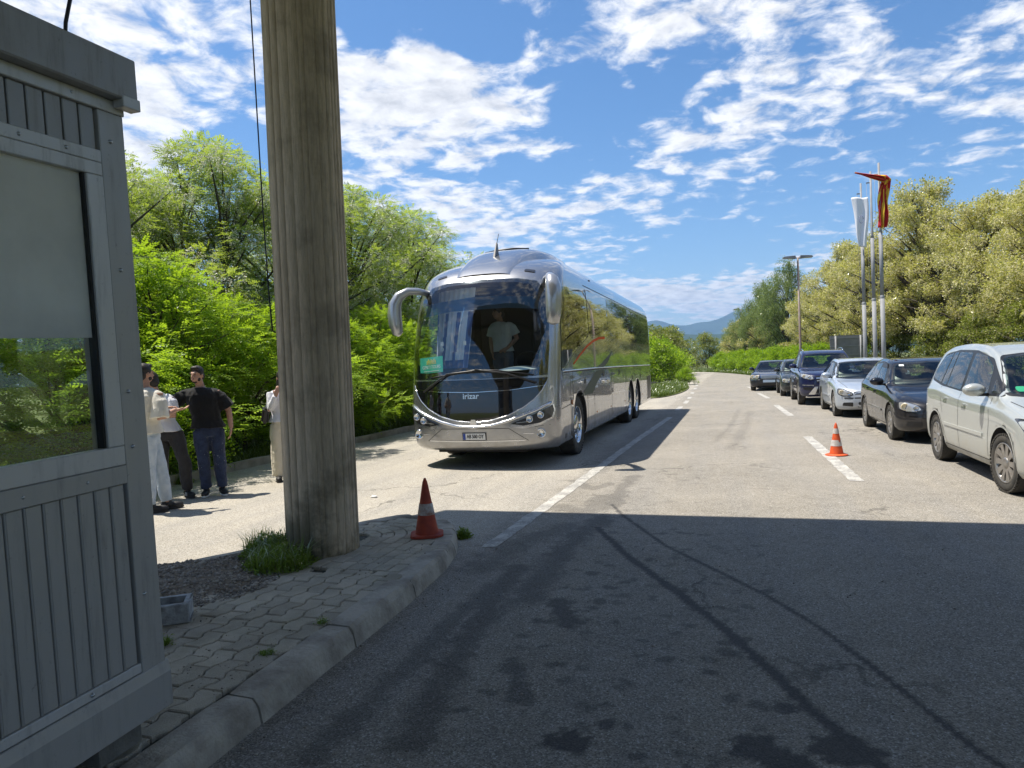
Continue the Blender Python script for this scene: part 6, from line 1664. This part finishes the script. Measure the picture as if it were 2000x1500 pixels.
van = dict(name='parked_van', L=4.40, W=1.80, paint=VANP, rf=.50, rr=.36, fa=-1.28, ra=1.40, wr=.33, rim=.222, spokes=10, sill=.30,
      top=[(-2.20, .72), (-2.14, .79), (-1.95, .86), (-1.6, .955), (-1.28, 1.02), (-1.16, 1.05), (-.75, 1.30), (-.30, 1.545), (.05, 1.635), (.7, 1.67), (1.4, 1.65), (1.85, 1.575), (2.05, 1.35), (2.13, 1.05), (2.20, .85)],
      belt=[(-2.20, .64), (-1.95, .77), (-1.5, .88), (-1.1, .95), (-.5, .985), (.5, 1.03), (1.5, 1.09), (1.95, 1.08), (2.20, .82)],
      roof_w=[(-2.2, .88), (-1.3, .88), (-1.12, .86), (-.75, .81), (-.30, .745), (.4, .73), (1.5, .72), (2.0, .76), (2.2, .86)],
      bot=[(-2.20, .32), (-2.05, .22), (-1.7, .20), (1.7, .21), (2.05, .25), (2.20, .36)],
      ws=[(0, 1.515), (.35, 1.51), (.60, 1.485), (.755, 1.075), (.45, 1.045), (0, 1.035)], rw=[(-.62, 1.12), (.62, 1.12), (.54, 1.50), (-.54, 1.50)],
      dlo=[(-1.08, 1.045), (-.36, 1.475), (.2, 1.575), (1.0, 1.59), (1.62, 1.535), (1.80, 1.32), (1.80, 1.16), (1.2, 1.09), (0, 1.03)],
      panes=[[(-.62, 1.065), (-.50, 1.36), (-.18, 1.50), (.22, 1.54), (.26, 1.06)], [(.36, 1.065), (.34, 1.545), (.92, 1.555), (.98, 1.10)], [(1.02, 1.105), (.97, 1.555), (1.16, 1.55), (1.24, 1.125)], [(1.29, 1.13), (1.22, 1.545), (1.58, 1.505), (1.74, 1.30), (1.74, 1.19)], [(-.96, 1.07), (-.70, 1.235), (-.72, 1.07)]],
      seams=[[(-.80, .34), (-.86, .75), (-.80, 1.02)], [(.31, .32), (.31, 1.04)], [(1.04, .72), (1.14, .92), (1.22, 1.08)], [(.88, .30), (1.0, .52)]],
      handles=[(.08, .885), (.92, .925)], mirror=(-.62, 1.055), moulding=(.575, -.66, .95, None), turn=R(6),
      head=[(.52, .665), (.58, .76), (.74, .835), (.865, .85), (.865, .70), (.76, .635), (.62, .625)], hc=(.72, .73), lamps=[(.79, .735, .065, LAMPW), (.64, .70, .05, CHROME)],
      front=[('grille', [(-.50, .665), (.50, .665), (.52, .745), (-.52, .745)], BLACKP, .006), ('lower_grille', [(-.45, .29), (.45, .29), (.43, .45), (-.43, .45)], BLACKP, .006), ('number_plate', [(-.26, .49), (.26, .49), (.26, .60), (-.26, .60)], PLATE, .018)],
      side_front=[([(.56, .33), (.76, .345), (.74, .43), (.56, .45)], BLACKP)], front_lines=[('grille_trim', [(-.48, .70), (.48, .70)], CHROME, .014)],
      hood=[[(.62, -2.02), (.74, -1.6), (.78, -1.22)]], wipers=[], tail=[(.60, .95), (.80, .93), (.76, 1.25), (.62, 1.25)],
      extra=[('windscreen_sticker', roundp([(-.66, 1.09), (-.56, 1.09), (-.56, 1.145), (-.66, 1.145)], .03), 'front', M('green_sticker', (.02, .32, .16), .5)), ('indicator', [(-1.0, .80), (-.92, .80), (-.92, .82), (-1.0, .82)], 'left', P_A)] if False else [('windscreen_sticker', roundp([(-.66, 1.09), (-.56, 1.09), (-.56, 1.145), (-.66, 1.145)], .03), 'front', M('green_sticker', (.02, .32, .16), .5))])
suv = dict(name='parked_suv', L=4.80, W=1.93, paint=NAVY, rf=.55, rr=.45, fa=-1.53, ra=1.38, wr=.375, rim=.245, spokes=10, sill=.40,
      top=[(-2.40, .88), (-2.34, .97), (-2.15, 1.04), (-1.7, 1.11), (-1.15, 1.16), (-1.0, 1.19), (-.6, 1.44), (-.18, 1.68), (.2, 1.755), (.8, 1.775), (1.6, 1.73), (2.0, 1.62), (2.25, 1.28), (2.33, 1.12), (2.40, .95)],
      belt=[(-2.40, .82), (-2.15, .95), (-1.7, 1.02), (-1.0, 1.07), (.5, 1.11), (1.7, 1.15), (2.1, 1.12), (2.40, .92)],
      roof_w=[(-2.4, .88), (-1.2, .88), (-1.0, .86), (-.6, .80), (-.18, .73), (.5, .715), (1.6, .69), (2.2, .74), (2.4, .86)],
      bot=[(-2.40, .42), (-2.2, .30), (-1.8, .28), (1.8, .29), (2.2, .34), (2.40, .46)],
      ws=[(0, 1.64), (.35, 1.635), (.62, 1.60), (.775, 1.21), (.45, 1.185), (0, 1.175)], rw=[(-.62, 1.25), (.62, 1.25), (.52, 1.58), (-.52, 1.58)],
      dlo=[(-.95, 1.17), (-.22, 1.62), (.5, 1.69), (1.4, 1.655), (1.95, 1.45), (2.02, 1.25), (.8, 1.17)],
      panes=[[(-.50, 1.19), (-.12, 1.56), (.30, 1.64), (.34, 1.19)], [(.42, 1.20), (.40, 1.645), (1.0, 1.63), (1.16, 1.22)], [(1.25, 1.235), (1.12, 1.61), (1.5, 1.57), (1.9, 1.41), (1.94, 1.27)]],
      seams=[[(-.72, .42), (-.78, .8), (-.72, 1.12)], [(.38, .42), (.38, 1.12)], [(1.0, .80), (1.14, 1.0), (1.2, 1.16)]],
      handles=[(.18, 1.0), (1.02, 1.03)], mirror=(-.58, 1.20), moulding=None, handle_mat=None, arch_mat=None, rails=(.63, -.05, 1.75),
      head=[(.52, .83), (.56, .93), (.72, 1.0), (.90, 1.03), (.915, .93), (.80, .86), (.62, .80)], hc=(.74, .91), lamps=[(.80, .925, .055, LAMPW), (.66, .89, .05, CHROME)],
      front=[('grille', [(-.46, .72), (.46, .72), (.50, .94), (-.50, .94)], BLACKP, .006), ('lower_grille', [(-.50, .42), (.50, .42), (.42, .55), (-.42, .55)], BLACKP, .007), ('skid_plate', [(-.70, .36), (.70, .36), (.52, .60), (.42, .60), (.50, .41), (-.50, .41), (-.42, .60), (-.52, .60)], USIL, .012), ('number_plate', [(-.26, .58), (.26, .58), (.26, .69), (-.26, .69)], PLATE, .02)],
      side_front=[([(.55, .62), (.86, .64), (.86, .67), (.55, .66)], USIL), ([(.60, .48), (.84, .52), (.84, .60), (.58, .58)], BLACKP)], front_lines=[('grille_slat', [(-.46, .79), (.46, .79)], USIL, .035), ('grille_slat', [(-.47, .87), (.47, .87)], USIL, .035)],
      hood=[[(.62, -2.2), (.74, -1.7), (.80, -1.15)]], wipers=[], tail=[(.60, .95), (.86, .93), (.84, 1.15), (.60, 1.13)])
sed = dict(name='dark_sedan', L=4.80, W=1.80, paint=SEDP, rf=.45, rr=.40, fa=-1.55, ra=1.28, wr=.315, rim=.20, spokes=8, sill=.28,
      top=[(-2.40, .70), (-2.34, .76), (-2.2, .80), (-1.6, .89), (-.98, .95), (-.85, .975), (-.45, 1.20), (-.05, 1.385), (.3, 1.425), (.8, 1.43), (1.2, 1.37), (1.55, 1.16), (1.75, 1.02), (2.2, .98), (2.33, .93), (2.40, .78)],
      belt=[(-2.40, .60), (-2.2, .72), (-1.6, .82), (-.9, .89), (.5, .92), (1.6, .94), (2.2, .90), (2.40, .72)],
      roof_w=[(-2.4, .88), (-1.1, .88), (-.85, .86), (-.45, .79), (-.05, .70), (.6, .69), (1.2, .70), (1.7, .82), (2.4, .88)],
      bot=[(-2.40, .32), (-2.25, .20), (-1.8, .18), (1.8, .19), (2.2, .24), (2.40, .34)],
      ws=[(0, 1.345), (.35, 1.34), (.565, 1.315), (.71, .99), (.45, .965), (0, .96)], rw=[(-.62, 1.04), (.62, 1.04), (.52, 1.32), (-.52, 1.32)],
      dlo=[(-.80, .97), (-.12, 1.335), (.5, 1.375), (1.1, 1.34), (1.55, 1.08), (1.5, .99), (.5, .965)],
      panes=[[(-.45, .985), (.0, 1.30), (.36, 1.34), (.38, .985)], [(.45, .99), (.43, 1.34), (1.0, 1.31), (1.40, 1.05), (1.38, 1.005)]],
      seams=[[(-.65, .3), (-.70, .7), (-.65, .93)], [(.40, .28), (.40, .95)], [(1.0, .5), (1.15, .9)]],
      handles=[(.22, .83), (1.0, .85)], mirror=(-.52, .985), moulding=(.50, -.6, .9, BLACKP),
      head=[(.42, .60), (.42, .74), (.58, .755), (.86, .755), (.865, .61), (.60, .585)], hc=(.64, .67), lamps=[(.74, .675, .088, LAMPW), (.535, .665, .072, LAMPW)],
      front=[('grille', [(-.36, .575), (.36, .575), (.40, .765), (-.40, .765)], CHROME, .010), ('grille_mesh', [(-.33, .595), (.33, .595), (.365, .735), (-.365, .735)], M('grille_grey', (.30, .31, .30), .3, .7), .018), ('number_plate', [(-.27, .41), (.27, .41), (.27, .525), (-.27, .525)], M('plate_bluewhite', (.50, .62, .74), .4), .022), ('lower_grille', [(-.6, .25), (.6, .25), (.55, .36), (-.55, .36)], BLACKP, .006)],
      side_front=[([(.40, .52), (.84, .53), (.84, .565), (.40, .56)], USIL)], front_lines=[('grille_bar', [(0, .58), (0, .75)], CHROME, .012)],
      hood=[[(.44, -2.25), (.56, -1.7), (.68, -1.0)]], wipers=[], tail=[(.55, .72), (.80, .70), (.80, .86), (.55, .88)])
make_car(van, (3.68, 10.30, 0), 0, 'pale silver people carrier parked nearest at the right edge')
make_car(hatch('parked_hatchback', GB, .4, visor=[(.30, 1.30), (.30, 1.40), (-.02, 1.36), (-.16, 1.28)], extra=[('windscreen_sticker', [(-.50, 1.31), (-.42, 1.31), (-.42, 1.34), (-.50, 1.34)], 'front', MATS['sticker_white']), ('windscreen_sticker', [(.36, 1.29), (.47, 1.29), (.47, 1.325), (.36, 1.325)], 'front', M('sticker_teal', (.35, .65, .70), .5))]), (3.55, 15.63, 0), 0, 'dusty black hatchback between the pale van and the silver hatchback')
make_car(hatch('parked_hatchback', GS, .2), (3.29, 21.2, 0), 0, 'silver blue hatchback between the black hatchback and the navy suv')
make_car(suv, (2.92, 26.45, 0), 0, 'dark navy blue suv with chrome grille and roof rails')
make_car(hatch('parked_hatchback', HIDP, .2), (2.62, 31.75, 0), 0, 'dark car mostly hidden behind the navy suv')
make_car(sed, (1.83, 37.55, 0), R(-7), 'blue black sedan with four round headlights at the end of the queue')
# ================================================================== PEOPLE
def skin_mat():
    m, nt, b, o = nmat('skin')
    n = nnoise(nt, 30., 3, .6); nt.links.new(nmix(nt, nmap(nt, n, .3, .7), (.50, .29, .20), (.42, .225, .155)), b.inputs['Base Color'])
    b.inputs['Roughness'].default_value = .5; b.inputs['Subsurface Weight'].default_value = .12; b.inputs['Subsurface Radius'].default_value = (.01, .004, .002); return m
SKIN = skin_mat()
HAIR = M('hair_dark', (.018, .013, .010), .55, bump=.4, bs=120.); EYE = M('eye_dark', (.02, .016, .014), .3); LIP = M('lip', (.30, .12, .10), .5)
def cloth(name, c, var=.2, c2=None, scale=5., rough=.9):
    m, nt, b, o = nmat(name)
    n = nnoise(nt, scale, 5, .6); nt.links.new(nmix(nt, nmap(nt, n, .35, .65), c, c2 or tuple(x * (1 - var) for x in c)), b.inputs['Base Color'])
    b.inputs['Roughness'].default_value = rough; b.inputs['Sheen Weight'].default_value = .2; b.inputs['Specular IOR Level'].default_value = .2
    w = addn(nt, 'ShaderNodeTexNoise'); w.inputs['Scale'].default_value = 9.; w.inputs['Detail'].default_value = 3.; w.inputs['Distortion'].default_value = .8
    tc_ = addn(nt, 'ShaderNodeTexCoord'); nt.links.new(tc_.outputs['Object'], w.inputs['Vector']); nbump(nt, w.outputs[0], .55, .03, b); return m
def V3(p): return Vector(p)
def loft_rings(mb, rings, n=18):
    """rings: (centre, rx, ry, yaw) stacked; closed ends"""
    V = []
    for (c, rx, ry, yw) in rings:
        for j in range(n):
            a = 2 * math.pi * j / n; x = rx * math.cos(a); y = ry * math.sin(a); V.append((c[0] + x * math.cos(yw) - y * math.sin(yw), c[1] + x * math.sin(yw) + y * math.cos(yw), c[2]))
    k = len(rings); F = [(i * n + j, i * n + (j + 1) % n, (i + 1) * n + (j + 1) % n, (i + 1) * n + j) for i in range(k - 1) for j in range(n)] + [tuple(range(n))[::-1], tuple((k - 1) * n + j for j in range(n))]
    return mb.add(V, F, True)
def limb(mb, pts, rad, n=10):
    """tapered limb with softly bent joints"""
    P = []; Rr = []
    for i in range(len(pts) - 1):
        for t in (0, .25, .5, .75): P.append(V3(pts[i]).lerp(V3(pts[i + 1]), t)); Rr.append(rad[i] * (1 - t) + rad[i + 1] * t + .06 * rad[i] * math.sin(math.pi * t))
    P.append(V3(pts[-1])); Rr.append(rad[-1]); return mb.tube(P, Rr, n)
def hand(mb, w, d, palm, s_=1., curl=.5):
    """palm and five unequal bent fingers; w wrist, d pointing direction, palm normal"""
    d = V3(d).normalized(); nrm = V3(palm); nrm = (nrm - d * nrm.dot(d)).normalized(); sd_ = d.cross(nrm); w = V3(w)
    for k in (-1.2, -.4, .4, 1.2): mb.tube([w + sd_ * k * .008, w + d * .045 * s_ + sd_ * k * .016, w + d * .09 * s_ + sd_ * k * .018], [.016, .017, .013], 8)
    for k, l in ((-1.5, .060), (-.5, .076), (.5, .080), (1.5, .070)):
        p = w + d * .085 * s_ + sd_ * k * .0145; a = p + d * l * .5 * s_ + nrm * l * .15 * curl; b = a + d * l * .32 * s_ + nrm * l * .35 * curl; e = b + d * l * .12 * s_ + nrm * l * .35 * curl
        mb.tube([p, a, b, e], [.0095, .009, .0082, .006], 7)
    p = w + d * .025 + sd_ * .02; mb.tube([p, p + d * .03 + sd_ * .025 + nrm * .01, p + d * .062 + sd_ * .032 + nrm * .02], [.012, .0115, .008], 7)
def head_shape(mb, c, yaw, tilt=0.):
    rot = Matrix.Rotation(yaw, 3, 'Z') @ Matrix.Rotation(tilt, 3, 'X'); c = V3(c)
    E = lambda p, r: mb.ellipsoid(c + rot @ V3(p), r, 14, 10, rot)
    E((0, .012, .022), (.074, .094, .098)); E((0, -.028, -.035), (.058, .066, .074)); E((0, -.050, -.075), (.036, .034, .032)); E((0, -.085, .028), (.05, .014, .012))
    mb.tube([c + rot @ V3(p) for p in ((0, -.088, .025), (0, -.106, -.002), (0, -.114, -.020), (0, -.094, -.030))], [.008, .011, .015, .008], 8)
    for s_ in (-1, 1): E((s_ * .074, .012, -.005), (.012, .020, .031))
    E((0, -.094, -.055), (.022, .010, .010))
    return rot
def face_parts(t, c, rot, hair=True, beard=False, long=False, cap=False, up=0.):
    c = V3(c)
    for s_ in (-1, 1):
        MB().ellipsoid(c + rot @ V3((s_ * .030, -.088, .010)), (.011, .006, .006), 8, 6, rot).build('eye', EYE, t)
        MB().ellipsoid(c + rot @ V3((s_ * .031, -.093, .030)), (.019, .006, .005), 8, 6, rot).build('eyebrow', HAIR, t)
    MB().ellipsoid(c + rot @ V3((0, -.099, -.055)), (.021, .006, .006), 8, 6, rot).build('mouth', LIP, t)
    mb = MB(); E = lambda p, r: mb.ellipsoid(c + rot @ V3(p), r, 16, 12, rot)
    E((0, .020, .050), (.080, .096, .086)); E((0, -.045, .098), (.058, .042, .024 + up)); E((0, .060, -.01), (.072, .062, .075))
    for s_ in (-1, 1): E((s_ * .066, .008, .035), (.014, .045, .045))
    if long: E((0, .055, -.14), (.085, .06, .16)); E((.06, .02, -.10), (.03, .045, .14)); E((-.06, .02, -.10), (.03, .045, .14))
    me = remesh(mb, .008, 2, 'hair'); mesh_obj('hair', me, HAIR, t)
    if beard:
        mb = MB(); E((0, -.050, -.082), (.036, .032, .026))
        for s_ in (-1, 1): E((s_ * .048, -.026, -.055), (.013, .032, .030))
        E((0, -.094, -.043), (.024, .008, .005)); mesh_obj('beard', remesh(mb, .006, 1, 'beard'), HAIR, t)
SHOE = M('shoe_black', (.016, .016, .017), .6); SOLEW = M('shoe_sole_white', (.70, .69, .66), .6); SOLEB = M('shoe_sole_dark', (.03, .03, .03), .7)
def shoe(t, ank, toe, sole, stripes=False):
    a = V3(ank); f = V3(toe); f.z = 0; a0 = Vector((a.x, a.y, 0)); d = (f - a0).normalized(); s_ = Vector((d.y, -d.x, 0)); yw = math.atan2(d.y, d.x) - math.pi / 2
    L_ = .275; back = a0 - d * .075
    mb = MB(); rot = Matrix.Rotation(yw, 3, 'Z')
    mb.ellipsoid(back + d * .075 + Vector((0, 0, .065)), (.044, .075, .055), 14, 10, rot); mb.ellipsoid(back + d * .185 + Vector((0, 0, .045)), (.048, .095, .042), 14, 10, rot); mb.ellipsoid(back + d * .075 + Vector((0, 0, .10)), (.040, .052, .038), 12, 8, rot)
    o = mesh_obj('shoe', remesh(mb, .009, 2, 'shoe'), SHOE, t)
    P = []
    for i in range(20):
        an = 2 * math.pi * i / 20; y = .14 + .142 * math.sin(an); w = .046 * math.cos(an) * (1.0 if math.sin(an) > -.2 else .86); P.append(back + d * y + s_ * w)
    MB().prism([(p.x, p.y) for p in P], .003, .030).build('sole', sole, o, .006)
    if stripes:
        for k in range(3): MB().box(back + d * (.11 + .025 * k) + s_ * .046 + Vector((0, 0, .055)), (.004, .008, .045), rot=rot).build('shoe_stripe', SOLEW, o)
def wrinkle(me, amp, sc, seed):
    n = len(me.vertices); co = np.empty(n * 3, np.float32); me.vertices.foreach_get('co', co); co = co.reshape(-1, 3); nr = np.empty(n * 3, np.float32)
    me.vertices.foreach_get('normal', nr); nr = nr.reshape(-1, 3)
    q = np.array([mnoise.noise(Vector((float(p[0]) * sc + seed, float(p[1]) * sc, float(p[2]) * sc * .55))) + .5 * mnoise.noise(Vector((float(p[0]) * sc * 2.3, float(p[1]) * sc * 2.3 + seed, float(p[2]) * sc * 1.4))) for p in co])
    me.vertices.foreach_set('co', (co + nr * (q * amp)[:, None]).ravel()); me.update(); return me
def person(loc, rz, J, label, shirt, pants, sole, yaw=0., hyaw=0., tilt=0., beard=False, long=False, female=False, sleeve=.45, loose=1., shoes=True, stripes=False, hairup=.0):
    """J: joints in a frame whose y axis points away from the viewer"""
    t = empty('person', loc, rz, label, 'person'); b = MB(); P, W, C = V3(J['pelvis']), V3(J['waist']), V3(J['chest'])
    k = .92 if female else 1.
    nk = V3(J['neck']); hd = V3(J['head'])
    tor = lambda e, zlow, zhigh: [r for r in [
        (P + Vector((0, 0, -.10)), .155 * k + e, .105 + e, yaw), (P, .170 * k + e, .115 + e, yaw), (P.lerp(W, .6), .158 * k + e, .108 + e, yaw), (W, .150 * k + e, .103 + e, yaw), (W.lerp(C, .5), .163 * k + e, .112 + e, yaw), (C, .178 * k + e, .120 + e, yaw),
        (C + (nk - C) * .45, .185 * k + e, .108 + e, yaw), (C + (nk - C) * .72, .150 * k + e, .085 + e * .8, yaw), (C + (nk - C) * .92, .080 + e * .5, .066 + e * .6, yaw)]]
    loft_rings(b, tor(0, 0, 9)); b.tube([C + (nk - C) * .85, nk, nk.lerp(hd, .75)], [.062, .056, .055], 12)
    rot = head_shape(b, hd, hyaw, tilt)
    for s_ in ('a', 'b'):
        sh, el, wr = (V3(J[q + s_]) for q in ('sh', 'el', 'wr')); hp, kn, an, toe = (V3(J[q + s_]) for q in ('hip', 'kn', 'an', 'toe'))
        limb(b, [sh, el, wr], [.056 * k, .042 * k, .029 * k]); hand(b, wr, J.get('hd' + s_, wr - el), J.get('pn' + s_, (0, 1, 0)), curl=.6)
        limb(b, [hp, kn, an], [.088, .058, .040], 12); b.ellipsoid(an + Vector((0, 0, -.03)), (.04, .045, .04), 10, 8)
    mesh_obj('body', remesh(b, .0085, 2, 'body'), SKIN, t)
    # shirt
    s = MB(); e = .026 * loose
    loft_rings(s, [(P + Vector((0, 0, -.01)), .190 * k + e * 1.1, .136 + e * 1.1, yaw)] + tor(e, 0, 9)[2:])
    for q in ('a', 'b'):
        sh, el, wr = (V3(J[x + q]) for x in ('sh', 'el', 'wr'))
        if sleeve <= 1: end = sh.lerp(el, min(1., sleeve * 1.6)); ins = (C + (nk - C) * .55 - sh) * .25; s.tube([sh + ins * 1.6, sh + ins * .6 + Vector((0, 0, -.018)), sh.lerp(end, .35), sh.lerp(end, .7), end], [.066, .073 * k, .068 * k + e * .6, .064 * k + e * .9, .065 * k + e * 1.1], 14)
        else: limb(s, [sh, el, wr], [.070 * k, .052 * k, .040])
    mesh_obj('shirt', wrinkle(remesh(s, .010, 2, 'shirt'), .012, 9., hash(label) % 50), shirt, t)
    # trousers
    s = MB(); loft_rings(s, [(P + Vector((0, 0, -.13)), .160 * k, .125, yaw), (P + Vector((0, 0, -.05)), .182 * k, .130, yaw), (P + Vector((0, 0, .06)), .160 * k, .112, yaw), (P.lerp(W, .5), .146 * k, .102, yaw)])
    for q in ('a', 'b'):
        hp, kn, an = (V3(J[x + q]) for x in ('hip', 'kn', 'an')); fl = J.get('flare', .064)
        limb(s, [hp, kn, an + Vector((0, 0, .02))], [.105, .078 if fl < .08 else .11, fl], 14)
    mesh_obj('trousers', wrinkle(remesh(s, .011, 2, 'trousers'), .013, 10., 3.3), pants, t)
    if shoes:
        for q in ('a', 'b'): shoe(t, J['an' + q], J['toe' + q], sole, stripes)
    face_parts(t, hd, rot, True, beard, long, up=hairup)
    return t
BLK = cloth('tee_black', (.012, .012, .013), .3); WHT = cloth('tee_white', (.72, .72, .76), .06); CRM = cloth('tee_cream', (.72, .68, .58), .06); GRYW = cloth('tee_white_inside', (.70, .72, .70), .06)
def jeans(name, c, c2, rip):
    m = cloth(name, c, .3, c2, 9.); nt = m.node_tree; b = nt.nodes['Principled BSDF']; src = b.inputs['Base Color'].links[0].from_socket
    n = nnoise(nt, 26., 4, .7); n2 = nnoise(nt, 4., 3, .6); tcd = addn(nt, 'ShaderNodeTexCoord'); sp = addn(nt, 'ShaderNodeSeparateXYZ'); nt.links.new(tcd.outputs['Object'], sp.inputs[0])
    zone = nmath(nt, 'MULTIPLY', nmap(nt, sp.outputs[2], .28, .42), nmap(nt, sp.outputs[2], .86, .66), True)
    f = nmath(nt, 'MULTIPLY', nmath(nt, 'MULTIPLY', nmap(nt, n, .63, .68), nmap(nt, n2, .45, .6)), zone, True)
    nt.links.new(nmix(nt, f, src, rip), b.inputs['Base Color']); return m
JD = jeans('jeans_dark_ripped', (.035, .05, .10), (.018, .026, .055), (.55, .58, .62)); JL = jeans('jeans_pale', (.40, .48, .57), (.55, .61, .67), (.26, .34, .44)); GRT = cloth('trousers_charcoal', (.045, .043, .045), .3); CRT = cloth('trousers_cream', (.66, .60, .48), .08); JM = cloth('jeans_mid', (.16, .20, .25), .3)
def facing(u, v): return math.atan2(-u, v)
# man in the black tee, arm stretched out behind his neighbour
person((-6.87, 7.97, .004), facing(-6.87, 7.97), dict(pelvis=(-.02, 0, .95), waist=(-.04, 0, 1.09), chest=(-.07, 0, 1.29), neck=(-.10, .0, 1.505), head=(-.135, -.02, 1.655),
  sha=(.09, 0, 1.425), ela=(.245, .02, 1.16), wra=(.265, -.07, .92), hda=(-.12, -.15, -1), pna=(-1, 0, 0), shb=(-.245, .03, 1.425), elb=(-.50, .08, 1.25), wrb=(-.70, .16, 1.12), pnb=(0, 1, 0),
  hipa=(.075, 0, .90), kna=(.10, -.03, .50), ana=(.115, .02, .09), toea=(.17, -.20, 0), hipb=(-.115, 0, .90), knb=(-.105, -.03, .50), anb=(-.085, .02, .09), toeb=(-.13, -.20, 0), flare=.066),
  'man in black t-shirt and dark ripped jeans reaching towards the man beside him', BLK, JD, SOLEW, yaw=0., hyaw=R(-32), beard=True, sleeve=.55, loose=1.35, hairup=.006)
# man in the white tee, leaning back with crossed forearms
person((-7.25, 7.73, .004), facing(-7.25, 7.73), dict(pelvis=(-.08, 0, .93), waist=(-.12, 0, 1.06), chest=(-.165, 0, 1.25), neck=(-.21, .0, 1.46), head=(-.265, .01, 1.60),
  sha=(-.03, -.10, 1.37), ela=(-.005, -.16, 1.13), wra=(-.20, -.20, 1.17), hda=(-1, -.1, .15), pna=(0, .2, -1), shb=(-.27, .13, 1.37), elb=(-.32, .05, 1.12), wrb=(-.30, -.17, 1.14), hdb=(.5, -.8, 0), pnb=(0, .2, -1),
  hipa=(.0, -.03, .89), kna=(.10, -.08, .50), ana=(.12, .0, .09), toea=(.20, -.20, 0), hipb=(-.16, .04, .89), knb=(-.17, -.03, .49), anb=(-.17, .02, .09), toeb=(-.14, -.22, 0), flare=.070),
  'man in white t-shirt and charcoal trousers between his two companions', WHT, GRT, SOLEB, yaw=R(55), hyaw=R(-125), sleeve=.5, loose=1.0, stripes=True)
# man in the cream tee, half hidden by the booth
person((-6.77, 6.9, .004), facing(-6.77, 6.9), dict(pelvis=(-.07, 0, .98), waist=(-.08, 0, 1.12), chest=(-.09, 0, 1.32), neck=(-.085, .0, 1.54), head=(-.075, .02, 1.69),
  sha=(.06, -.12, 1.45), ela=(.065, -.17, 1.15), wra=(.24, -.06, 1.235), hda=(1, .15, .1), pna=(0, 0, 1), shb=(-.20, .14, 1.45), elb=(-.12, .25, 1.17), wrb=(.12, .16, 1.26), hdb=(1, -.2, .1), pnb=(0, 0, -1),
  hipa=(-.07, -.07, .93), kna=(-.09, -.08, .52), ana=(-.09, -.06, .09), toea=(.12, -.04, 0), hipb=(-.06, .08, .93), knb=(.04, .08, .52), anb=(.09, .10, .09), toeb=(.28, .16, 0), flare=.064),
  'man in cream t-shirt and pale jeans half hidden by the booth', CRM, JL, SOLEB, yaw=R(70), hyaw=R(128), beard=True, sleeve=.62, loose=1.4, hairup=.006)
# woman behind the column
wo_ = person((-6.62, 9.22, .004), facing(-6.62, 9.22), dict(pelvis=(.02, 0, .92), waist=(.02, 0, 1.06), chest=(.02, 0, 1.23), neck=(.03, .0, 1.42), head=(.04, -.01, 1.56),
  sha=(-.13, -.02, 1.35), ela=(-.16, -.10, 1.10), wra=(-.07, -.20, 1.30), hda=(.3, -.1, 1), pna=(0, 1, 0), shb=(.18, .0, 1.35), elb=(.22, -.06, 1.10), wrb=(.12, -.20, 1.22), hdb=(-.4, -.2, 1), pnb=(0, 1, 0),
  hipa=(-.06, 0, .87), kna=(-.065, 0, .48), ana=(-.07, .0, .06), toea=(-.08, -.2, 0), hipb=(.10, 0, .87), knb=(.11, 0, .48), anb=(.12, .0, .06), toeb=(.13, -.2, 0), flare=.105),
  'woman in white top and cream wide trousers half hidden behind the column', WHT, CRT, SOLEB, long=True, female=True, sleeve=2, hyaw=R(20))
bg_ = MB().box((0, 0, 0), (.11, .26, .24)); o = bg_.build('handbag', M('bag_black', (.012, .012, .013), .4), None, .03, 3); o.location = (-6.84, 9.14, 1.03); o.rotation_euler = (R(12), R(10), facing(-6.62, 9.22))
MB().tube([(.0, -.10, .11), (.06, -.06, .30), (.10, .0, .42), (.08, .07, .28), (.0, .10, .11)], .009, 6).build('strap', MATS['bag_black'], o)
tag(o, 'black shoulder bag hanging from the woman behind the column', 'handbag')
# person standing in the coach aisle
person((-3.925 - .12, 17.1 - 4.72, .955), facing(-4.0, 12.3), dict(pelvis=(0, 0, .95), waist=(-.01, 0, 1.09), chest=(-.02, 0, 1.29), neck=(-.04, 0, 1.50), head=(-.07, -.01, 1.64),
  sha=(.15, -.03, 1.43), ela=(.26, -.02, 1.17), wra=(.07, -.17, .99), hda=(-.9, -.2, -.4), pna=(0, 1, 0), shb=(-.18, .03, 1.43), elb=(-.22, .06, 1.14), wrb=(-.20, -.06, .92), pnb=(1, 0, 0),
  hipa=(.09, 0, .90), kna=(.10, -.02, .50), ana=(.10, .0, .09), toea=(.12, -.2, 0), hipb=(-.09, 0, .90), knb=(-.09, -.02, .50), anb=(-.09, .0, .09), toeb=(-.10, -.2, 0)),
  'person in white t-shirt and jeans standing inside the coach behind the windscreen', GRYW, JM, SOLEB, yaw=R(-12), hyaw=R(-60), sleeve=.45)
# ================================================================== AIR
def haze():
    m = bpy.data.materials.new('haze_air'); m.use_nodes = True; nt = m.node_tree; nt.nodes.clear()
    v = addn(nt, 'ShaderNodeVolumePrincipled'); v.inputs['Color'].default_value = (.36, .60, 1., 1); v.inputs['Density'].default_value = 1.3e-4; v.inputs['Anisotropy'].default_value = .2
    o = addn(nt, 'ShaderNodeOutputMaterial'); nt.links.new(v.outputs[0], o.inputs['Volume'])
    b = MB().box((0, 0, 299.), (18200., 18200., 602.)).build('haze', m); b['kind'] = 'stuff'; b['label'] = 'thin bluish air over the whole valley'
    return b
haze()
